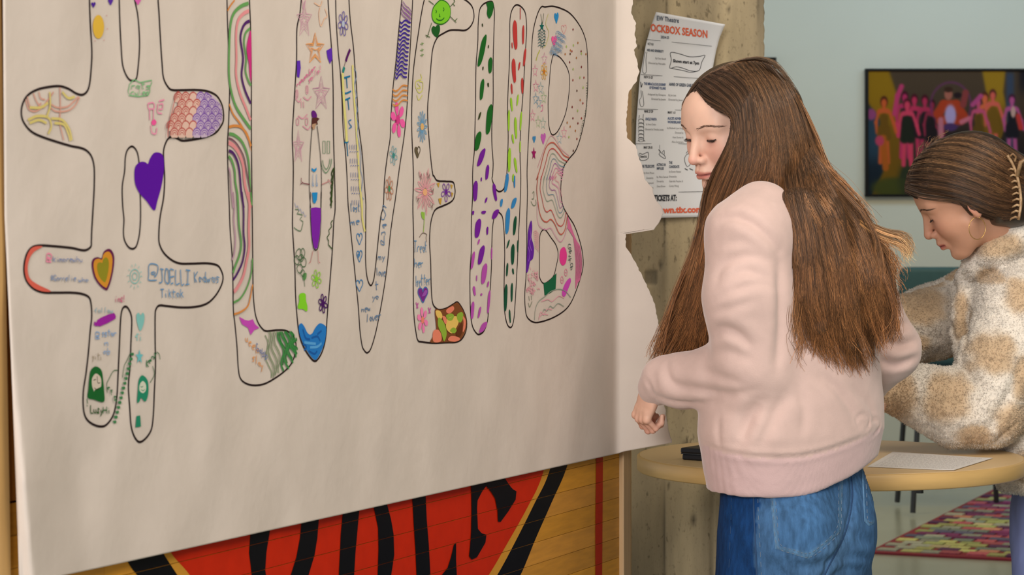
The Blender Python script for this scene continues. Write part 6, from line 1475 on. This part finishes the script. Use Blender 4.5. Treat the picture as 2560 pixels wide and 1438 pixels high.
    m.chain([dg(2045, 540), dg(2075, 660), dg(2095, 760), dg(2118, 840, off=.006), dg(2132, 885, off=.010)], [.040, .038, .034, .024, .008], k=.02)
    m.chain([G(2030, 480, 0), G(2105, 595, -.02), dg(2145, 700), dg(2172, 780), dg(2186, 840, off=.006)], [.046, .046, .044, .036, .010], k=.02)
    face_cut(m, fr, ((0, 50, 90), (.078, .036, .02)), ((0, 25, 60, 90), (.078, .052, .02, 0)), ((-.12, -.08, -.04, 0, .03, .1), (14, 20, 33, 46, 53, 60)), ((-.12, 0, .1), (70, 70, 70)))
    HV, HF = m.surface(); HV = laplace(HV, HF, 2, .5)
    # strand-like streaks in the colour, lighter brown towards the ends
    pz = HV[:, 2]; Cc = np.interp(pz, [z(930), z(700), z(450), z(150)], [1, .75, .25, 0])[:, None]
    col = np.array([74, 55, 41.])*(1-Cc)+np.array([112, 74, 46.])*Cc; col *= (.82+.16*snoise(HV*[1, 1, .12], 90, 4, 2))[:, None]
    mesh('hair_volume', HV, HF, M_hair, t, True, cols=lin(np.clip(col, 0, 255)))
    HT = bvh(HV, HF)
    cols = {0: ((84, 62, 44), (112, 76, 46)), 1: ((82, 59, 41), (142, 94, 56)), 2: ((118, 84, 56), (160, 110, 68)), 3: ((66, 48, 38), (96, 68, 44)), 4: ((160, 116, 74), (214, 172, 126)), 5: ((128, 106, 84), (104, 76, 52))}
    fams = [
      # swept side section from the parting
      (620, [[(1735, 236), (1745, 254), (1790, 280), (1822, 300), (1828, 340), (1826, 400)], [(1738, 222), (1762, 248), (1808, 272), (1834, 310), (1838, 400)], [(1752, 200), (1790, 225), (1832, 265), (1850, 330), (1848, 430)], [(1775, 184), (1820, 205), (1858, 250), (1872, 340), (1862, 450)], [(1806, 171), (1850, 190), (1886, 245), (1893, 340), (1878, 450)]], 2, .1, 3),
      # far side of the parting
      (160, [[(1744, 207), (1726, 228), (1711, 252), (1706, 278)], [(1760, 190), (1740, 207), (1722, 232), (1710, 262)]], 1.2, .2, 3),
      # crown line
      (260, [[(1748, 204), (1790, 182), (1840, 166), (1890, 158), (1930, 166)], [(1752, 196), (1795, 172), (1845, 157), (1890, 152), (1935, 165)]], 5, .5, 0),
      # curtain down the cheek and the front of the shoulder
      (1500, [[(1824, 304), (1822, 335), (1800, 380), (1775, 435), (1756, 510), (1738, 620), (1700, 720), (1665, 820), (1640, 890)], [(1836, 300), (1838, 360), (1812, 430), (1782, 500), (1762, 600), (1728, 720), (1690, 820), (1655, 905)], [(1850, 280), (1856, 370), (1835, 450), (1800, 540), (1772, 650), (1745, 760), (1712, 850), (1680, 900)], [(1865, 250), (1878, 350), (1866, 440), (1830, 520), (1790, 620), (1765, 720), (1742, 820), (1728, 890)], [(1880, 230), (1900, 340), (1890, 430), (1860, 500), (1820, 560), (1790, 660), (1765, 780), (1755, 880)]], 6, .3, 1),
      # crown to the shoulder
      (1700, [[(1815, 166), (1868, 210), (1893, 300), (1900, 380), (1880, 450), (1845, 520)], [(1840, 160), (1890, 220), (1915, 320), (1918, 400), (1895, 480)], [(1865, 155), (1915, 220), (1945, 320), (1950, 420), (1935, 500)], [(1885, 153), (1940, 220), (1968, 320), (1980, 430), (1972, 530)], [(1905, 156), (1958, 220), (1990, 320), (2004, 430), (2010, 550)], [(1925, 163), (1972, 225), (2006, 310), (2026, 400), (2050, 480), (2075, 550)]], 4, .25, 0),
      # silhouette of the back of the head
      (520, [[(1915, 160), (1960, 200), (1988, 250), (2012, 300), (2030, 370), (2065, 440), (2120, 520)], [(1925, 163), (1966, 200), (1993, 246), (2016, 292), (2034, 360), (2070, 425), (2130, 505), (2180, 560)]], 2.5, .3, 0),
      # over the back
      (2100, [[(1960, 440), (1968, 500), (1990, 600), (1996, 720), (2010, 820), (2020, 880)], [(1985, 420), (2000, 500), (2022, 620), (2032, 740), (2050, 840), (2075, 910)], [(2005, 400), (2030, 500), (2060, 620), (2078, 740), (2100, 850), (2130, 930)], [(2020, 380), (2050, 470), (2095, 600), (2120, 730), (2140, 840), (2165, 925)], [(2028, 370), (2070, 460), (2130, 570), (2165, 700), (2185, 800), (2200, 880)], [(2035, 390), (2085, 455), (2150, 550), (2195, 660), (2222, 760), (2232, 850)], [(2038, 395), (2095, 458), (2165, 543), (2212, 650), (2234, 760), (2236, 850)]], 8, .42, 1),
      # lighter brown outer layer
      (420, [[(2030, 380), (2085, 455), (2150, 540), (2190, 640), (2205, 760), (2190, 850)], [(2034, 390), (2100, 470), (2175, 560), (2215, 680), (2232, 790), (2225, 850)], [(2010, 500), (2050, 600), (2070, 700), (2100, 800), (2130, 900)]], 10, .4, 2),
      # faint strands over the sleeve seam, fine front hairs and flyaways
      (50, [[(1980, 560), (1985, 680), (1980, 800), (1990, 900)], [(2000, 600), (2005, 720), (2000, 850), (2010, 920)]], 8, .4, 2),
      (90, [[(1760, 470), (1735, 600), (1690, 720), (1640, 850), (1622, 900)], [(1765, 500), (1745, 640), (1700, 760), (1650, 880), (1640, 925)]], 7, .3, 2),
      (90, [[(1990, 230), (2025, 320), (2050, 400), (2110, 470), (2170, 540)], [(2000, 250), (2040, 330), (2070, 410), (2140, 490), (2200, 570)]], 6, .4, 2),
      (70, [[(1820, 160), (1870, 148), (1920, 155), (1960, 190), (1990, 240)], [(1830, 158), (1880, 142), (1930, 150), (1970, 188), (2000, 245)]], 3, .6, 5),
      # curl blown out behind
      (170, [[(2150, 545), (2190, 562), (2225, 575), (2262, 580), (2278, 600), (2280, 625)], [(2150, 560), (2185, 590), (2215, 605), (2245, 620), (2262, 640), (2270, 660)]], 5, .35, 4),
      (70, [[(2170, 580), (2205, 600), (2240, 640), (2252, 690)], [(2180, 600), (2215, 640), (2232, 690), (2245, 740)]], 8, .3, 2)]
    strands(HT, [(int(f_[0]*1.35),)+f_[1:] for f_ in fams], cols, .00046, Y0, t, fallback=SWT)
girl_pink()
# ================================================================ girl in the fleece jacket at the table
def girl_fleece():
    Y0 = 5.08; G = lambda px, py, d=0.0: np.array(W(px, py, Y0+d))
    t = empty('person', (*G(2620, 900)[:2], 0), 'person in a cream and tan fleece jacket, hair clipped up, bent over the round table', 'person')
    fwd = np.array([-.97, .24, 0]); lef = np.array([-.24, -.97, 0]); yaw = math.atan2(lef[1], lef[0])
    HY = 4.95; sc = 1.03; o = W(1280+.890/4.72*F, HOR-(1.368-CAMZ)/4.72*F, HY)
    fr = Frame(np.array(o), head_frame(math.radians(-13.9), math.radians(31.1), math.radians(-13.1)), sc)
    nk = lambda px, py, y: np.array(W(px, py, y))
    neck = [(nk(2490, 565, 4.99), .050), (nk(2545, 640, 5.06), .058)]
    head = make_head(fr, neck, (206, 154, 126), (196, 118, 100), (178, 92, 84))
    hV = fr.out(head[0]); z = lambda py: CAMZ-(py-HOR)/F*Y0
    ctr = G(2640, 1230)
    b = SDF((ctr[0]-.45, ctr[1]-.36, -.005), (ctr[0]+.30, ctr[1]+.36, z(620)), .009)
    def loft(s, rows, k=.02):
        P = [G(r[1], r[0]) for r in rows]
        s.loft([p[2] for p in P], [p[0] for p in P], [p[1] for p in P], [r[2] for r in rows], [r[3] for r in rows], yaw, k)
    loft(b, [(650, 2540, .05, .05), (720, 2545, .14, .06), (900, 2580, .12, .07), (1150, 2630, .11, .065), (1330, 2650, .11, .06)])
    b.chain([G(2545, 745, -.15), G(2470, 1000, -.17), G(2250, 985, -.20)], [.042, .036, .024], k=.02); b.chain([G(2470, 750, .15), G(2330, 850, .12), G(2220, 930, .05)], [.042, .036, .024], k=.02)
    for q in (1, -1):
        hip = G(2652, 1400)+lef*.080*q; knee = hip*[1, 1, 0]+np.array([0, 0, .44])+fwd*.02; ank = knee*[1, 1, 0]+np.array([0, 0, .09])
        b.chain([hip, knee, ank], [.066, .050, .036], k=.02); b.cap(ank-[0, 0, .04], ank-[0, 0, .05]+fwd*.13, .034, .028, k=.02)
    bV, bF = b.surface()
    H = make_hand(True, (30, 45, 30)); h1 = place_hand(H, G(2245, 985, -.20), (-.95, .1, -.25), (.0, -.3, 1), .9); h2 = place_hand(make_hand(False, (30, 45, 30)), G(2215, 935, .05), (-.9, -.3, -.35), (0, .2, 1), .9)
    V, Fa, C = join([(hV, head[1], head[2]), (bV, bF, np.tile(np.array([202, 150, 122.]), (len(bV), 1))), h1, h2])
    mesh('body', V, Fa, M_skin, t, True, cols=lin(C))
    face_parts(fr, head[0], head[1], t, (66, 44, 34))
    # ---- jacket
    s = SDF((ctr[0]-.46, ctr[1]-.40, z(1250)), (ctr[0]+.30, ctr[1]+.38, z(560)), .0058)
    loft(s, [(650, 2550, .10, .07), (700, 2545, .16, .095), (760, 2545, .19, .118), (900, 2570, .20, .128), (1050, 2600, .2, .132), (1120, 2615, .19, .125), (1180, 2628, .18, .115), (1236, 2632, .175, .112)])
    ch = lambda pts, rs, k=.02, op='u': s.chain([G(*p) for p in pts], rs, k, op)
    ch([(2560, 715, -.10), (2545, 770, -.15), (2505, 900, -.175), (2468, 1010, -.185)], [.060, .074, .080, .084], .03)
    ch([(2462, 1018, -.19), (2390, 1018, -.20), (2310, 995, -.205), (2248, 980, -.20)], [.080, .074, .062, .046], .02)
    ch([(2490, 730, .10), (2430, 760, .14), (2340, 800, .13), (2262, 828, .09), (2240, 880, .02)], [.060, .070, .076, .068, .05], .03)
    # collar, stands up round the neck, open at the front
    ch([(2412, 690, -.03), (2440, 660, -.07), (2490, 628, -.115), (2545, 590, -.12), (2600, 585, -.08), (2640, 600, .0)], [.020, .026, .030, .032, .032, .03], .015)
    ch([(2408, 700, .03), (2440, 670, .07), (2500, 630, .10), (2570, 600, .10), (2640, 600, .04)], [.018, .022, .026, .028, .03], .015)
    ch([(2420, 690, -.035), (2405, 760, -.05), (2402, 830, -.06), (2412, 900, -.07)], [.016, .018, .018, .016], .008)     # front edges
    s.cap(nk(2500, 590, 5.02), nk(2480, 520, 5.0), .052, .06, k=.01, op='s')
    s.ap(lambda x, y, zz: zz-z(1222)+0*x+0*y, (ctr[0]-.5, ctr[1]-.4, z(1250)), (ctr[0]+.35, ctr[1]+.4, z(1190)), .006, 's')
    s.cap(G(2632, 1245, 0), G(2630, 1190, 0), .095, .085, k=.01, op='s')
    V, Fa = s.surface(); V = laplace(V, Fa, 2, .5); N = vnormals(V, Fa); tr = bvh(V, Fa)
    V = fold(V, N, tr, [([(2400, 912), (2440, 950), (2470, 975)], .010, .010), ([(2440, 720), (2425, 800), (2412, 880)], .009, .008), ([(2385, 690), (2380, 790), (2400, 880)], .007, .006), ([(2250, 800), (2300, 830), (2360, 850)], .008, .006), ([(2560, 900), (2520, 990), (2470, 1070)], .010, .008), ([(2500, 740), (2540, 790), (2560, 830)], .009, .005), ([(2300, 930), (2330, 985), (2320, 1060)], .009, .004), ([(2540, 1060), (2500, 1090), (2480, 1110)], .008, .006)])
    N = vnormals(V, Fa)
    V = V+N*(.0030*snoise(V, 30, 7, 2)+.0022*np.abs(snoise(V, 190, 8, 2)))[:, None]
    # checked patches
    px = 1280+V[:, 0]/V[:, 1]*F; 
    CR_, TN = np.array([240, 230, 216.]), np.array([210, 182, 148.])
    m = np.zeros(len(V)); pts = []
    for (x, y, rx, ry, d) in ((2480, 885, 50, 44, -.25), (2372, 995, 52, 52, -.28), (2235, 985, 46, 62, -.25), (2300, 760, 62, 48, .06), (2500, 615, 48, 28, -.14), (2560, 740, 34, 40, -.22), (2540, 1055, 55, 42, -.2), (2440, 1085, 40, 24, -.26), (2550, 1170, 30, 36, -.12), (2560, 950, 26, 50, -.2), (2402, 790, 15, 60, -.06), (2478, 690, 22, 18, -.14), (2300, 860, 30, 20, .02), (2330, 700, 30, 20, .1)):
        h, _ = cast(tr, x, y); c = np.array(h) if h is not None else G(x, y, d)
        k = Y0/F; q = np.stack([(V[:, 0]-c[0])/(rx*k), (V[:, 1]-c[1])/(.085), (V[:, 2]-c[2])/(ry*k)], 1)
        r = (np.abs(q)**3.2).sum(1)**(1/3.2)+.16*snoise(V, 60, 12, 2); m = np.maximum(m, 1/(1+np.exp((r-1)*9)))
    back = (V[:, 0] > ctr[0]-.02) | (V[:, 1] > Y0+.1)
    chk = (np.sin(V[:, 0]*34)*np.sin(V[:, 2]*34+1)*np.sin(V[:, 1]*30) > .25)*1.0
    m = np.where(back, np.maximum(m*0, chk), m)
    C = CR_*(1-m[:, None])+TN*m[:, None]; C = C*(1+.035*snoise(V, 120, 21, 2))[:, None]
    M_f = material('sherpa_fleece', attr=True, rough=1.0, noise=.05, nscale=160, bump=.7, bscale=260, bdist=.003, sheen=.3, spec=.1)
    jk = mesh('fleece_jacket', V, Fa, M_f, t, True, cols=lin(np.clip(C, 0, 255)))
    # curly pile: short tufts standing on the cloth
    R_ = np.random.RandomState(4); vis = (V[:, 0] < ctr[0]+.02) & (V[:, 1] < Y0+.22); idx = np.nonzero(vis)[0]
    idx = R_.choice(idx, 84000); N = vnormals(V, Fa); k = len(idx)
    jit = R_.normal(size=(k, 3)); jit -= (jit*N[idx]).sum(1)[:, None]*N[idx]; jit /= np.linalg.norm(jit, axis=1, keepdims=True)+1e-9
    b3 = np.cross(N[idx], jit); L = R_.uniform(.002, .0048, k)[:, None]; wd = R_.uniform(.0009, .0017, k)[:, None]; P0 = V[idx]+jit*R_.uniform(0, .004, (k, 1))
    top = P0+N[idx]*L+jit*L*R_.uniform(-.8, .8, (k, 1))+b3*L*R_.uniform(-.8, .8, (k, 1))+np.array([0, 0, -.0012])
    TV = np.stack([P0+jit*wd, P0-jit*wd*.5+b3*wd*.87, P0-jit*wd*.5-b3*wd*.87, top], 1).reshape(-1, 3)
    q = 4*np.arange(k)[:, None]; TF = np.concatenate([q+np.array([[0, 1, 3]]), q+np.array([[1, 2, 3]]), q+np.array([[2, 0, 3]])])
    tc = np.repeat(np.clip(C[idx]*R_.uniform(.94, 1.06, (k, 1)), 0, 255), 4, 0)
    o_ = mesh('fleece_pile', TV, TF, M_f, jk, True, cols=lin(tc)); o_['kind'] = 'stuff'
    # ---- lilac-blue jeans
    j = SDF((ctr[0]-.24, ctr[1]-.26, .07), (ctr[0]+.24, ctr[1]+.26, z(1190)), .007)
    loft(j, [(1195, 2645, .15, .09), (1260, 2648, .165, .1), (1350, 2652, .165, .105), (1420, 2652, .16, .1)])
    for q_ in (1, -1):
        hip = G(2652, 1400)+lef*.085*q_; knee = hip*[1, 1, 0]+np.array([0, 0, .42])+fwd*.012; ank = knee*[1, 1, 0]+np.array([0, 0, .1])
        j.chain([hip, knee, ank], [.097, .088, .086], k=.015)
    v, f = j.surface(); v = laplace(v, f, 2); v = v+vnormals(v, f)*(.003*snoise(v*[1, 1, .5], 28, 2, 3))[:, None]
    mesh('jeans', v, f, material('lilac_denim', (126, 138, 190), .85, noise=.1, nscale=30, stretch=(1, 1, .3), bump=.3, bscale=600, bdist=.0006), t, True)
    for q_ in (1, -1):
        a = (G(2652, 1400)+lef*.085*q_)*[1, 1, 0]+fwd*.01
        sh = SDF(a-[.2, .2, .01], a+[.2, .2, .14], .007); sh.cap(a+[0, 0, .055], a+[0, 0, .05]+fwd*.06, .042, .04, k=.02); sh.cap(a+[0, 0, .04]+fwd*.05, a+[0, 0, .034]+fwd*.14, .04, .033, k=.02)
        sh.ap(lambda x, y, zz: zz+0*x+0*y, a-[.2, .2, .2], a+[.2, .2, .0], .002, 's')
        v, f = sh.surface(); mesh('shoe', laplace(v, f, 1), f, material('grey_trainer', (180, 180, 184), .6), t, True)
    # ---- hair swept back into a claw clip
    m_ = SDF((o.x-.16, HY-.16, o.z-.12), (o.x+.30, HY+.20, o.z+.22), .005)
    m_.ell(fr.out([(-.014, 0, .029)])[0], (.108*sc, .086*sc, .090*sc), fr.M, k=.02)
    m_.chain([nk(2470, 450, 4.93), nk(2530, 470, 4.95), nk(2580, 470, 4.97)], [.070, .066, .052], k=.03)
    m_.chain([nk(2470, 510, 4.90), nk(2530, 520, 4.93)], [.040, .036], k=.03)
    face_cut(m_, fr, ((0, 30, 75, 120), (.060, .054, .046, .04)), ((0, 90), (.06, .04)), ((-.12, -.050, -.041, -.032, .03, .1), (112, 112, 108, 80, 76, 76)), ((-.12, 0, .1), (100, 85, 80)))
    v, f = m_.surface(); v = laplace(v, f, 2, .5)
    col = np.array([60, 44, 34.])*(.82+.16*snoise(v*[1, 1, .3], 90, 4, 2))[:, None]
    mesh('hair_volume', v, f, M_hair, t, True, cols=lin(np.clip(col, 0, 255))); HT = bvh(v, f)
    cols = {0: ((78, 58, 42), (98, 68, 44)), 1: ((112, 86, 62), (132, 96, 62)), 2: ((60, 46, 38), (76, 54, 40))}
    a0 = [(2262, 482), (2300, 500), (2350, 506), (2400, 512), (2440, 535), (2490, 552), (2535, 548)]
    a1 = [(2262, 462), (2310, 474), (2370, 484), (2430, 500), (2490, 524), (2545, 530)]
    a2 = [(2268, 436), (2310, 432), (2370, 440), (2430, 458), (2490, 484), (2550, 500)]
    a3 = [(2284, 402), (2320, 392), (2380, 398), (2440, 415), (2500, 442), (2555, 470)]
    a4 = [(2312, 372), (2350, 362), (2400, 362), (2450, 378), (2505, 405), (2558, 440)]
    a5 = [(2346, 348), (2390, 338), (2430, 337), (2475, 352), (2515, 378), (2560, 410)]
    fams = [(1700, [a0, a1, a2, a3, a4, a5], 3, .15, 0), (300, [a2, a3, a4, a5], 5, .3, 1), (280, [a0, a1, a2], 2, .1, 2),
            (200, [[(2272, 478), (2282, 430), (2306, 392), (2346, 360), (2392, 344), (2440, 340), (2500, 362)], [(2266, 474), (2275, 428), (2298, 388), (2340, 354), (2390, 338), (2445, 335), (2505, 356)]], 1.5, .3, 0), (40, [[(2300, 400), (2290, 380), (2300, 360)], [(2350, 362), (2352, 340), (2380, 322)]], 3, .3, 1), (300, [[(2490, 350), (2540, 380), (2580, 420), (2610, 480)], [(2500, 365), (2560, 410), (2590, 460), (2600, 520)], [(2560, 450), (2590, 500), (2590, 540), (2570, 560)]], 4, .2, 0),
            (70, [[(2400, 505), (2412, 520), (2400, 532), (2388, 522)], [(2380, 502), (2405, 512), (2418, 520), (2402, 528)]], 2, .3, 2)]
    strands(HT, fams, cols, .00052, 4.9, t, seed=9, steps=12)
    # ---- claw clip and earring
    M_cl = material('tortoise_clip', (206, 172, 130), .3, noise=1, rgb2=(120, 82, 48), nscale=60)
    cm = MB(); yy = 4.86
    sp = [(2518, 388), (2530, 408), (2540, 432), (2549, 470), (2552, 510), (2546, 550)]
    cm.tube([W(x, y, yy) for x, y in catmull(sp, 4)], .0032, 6)
    for k in range(9):
        y = 425+k*15; x = np.interp(y, [388, 432, 470, 510, 550], [2518, 2540, 2549, 2552, 2546])
        cm.tube([W(x, y, yy), W(x-9, y-3, yy-.004), W(x-19, y+2, yy+.004), W(x-22, y+6, yy+.012)], [.0028, .0026, .002, .0012], 5)
    cm.tube([W(2524, 392, yy), W(2532, 384, yy-.003), W(2540, 392, yy), W(2536, 404, yy)], .0026, 5)
    cm.tube([W(2543, 440, yy), W(2552, 405, yy-.01), W(2566, 396, yy-.01), W(2580, 408, yy), W(2584, 440, yy+.01)], .0046, 8)
    cm.tube([W(2584, 430, yy+.01), W(2590, 480, yy+.02), W(2580, 540, yy+.02)], .0032, 6)
    cm.build('hair_clip', M_cl, t, True)
    hc = fr.out([(-.006, .083, -.044)])[0]; e = W(2443, 571, hc[1]-.006); M_g = material('gold_hoop', (222, 178, 110), .25, metal=1.0)
    MB().tube([np.array(e)+.0225*np.array([math.sin(a)*.80, math.sin(a)*.3, math.cos(a)]) for a in np.linspace(.2, 6.2, 40)], .0008, 6).build('hoop_earring', M_g, t, True)
girl_fleece()
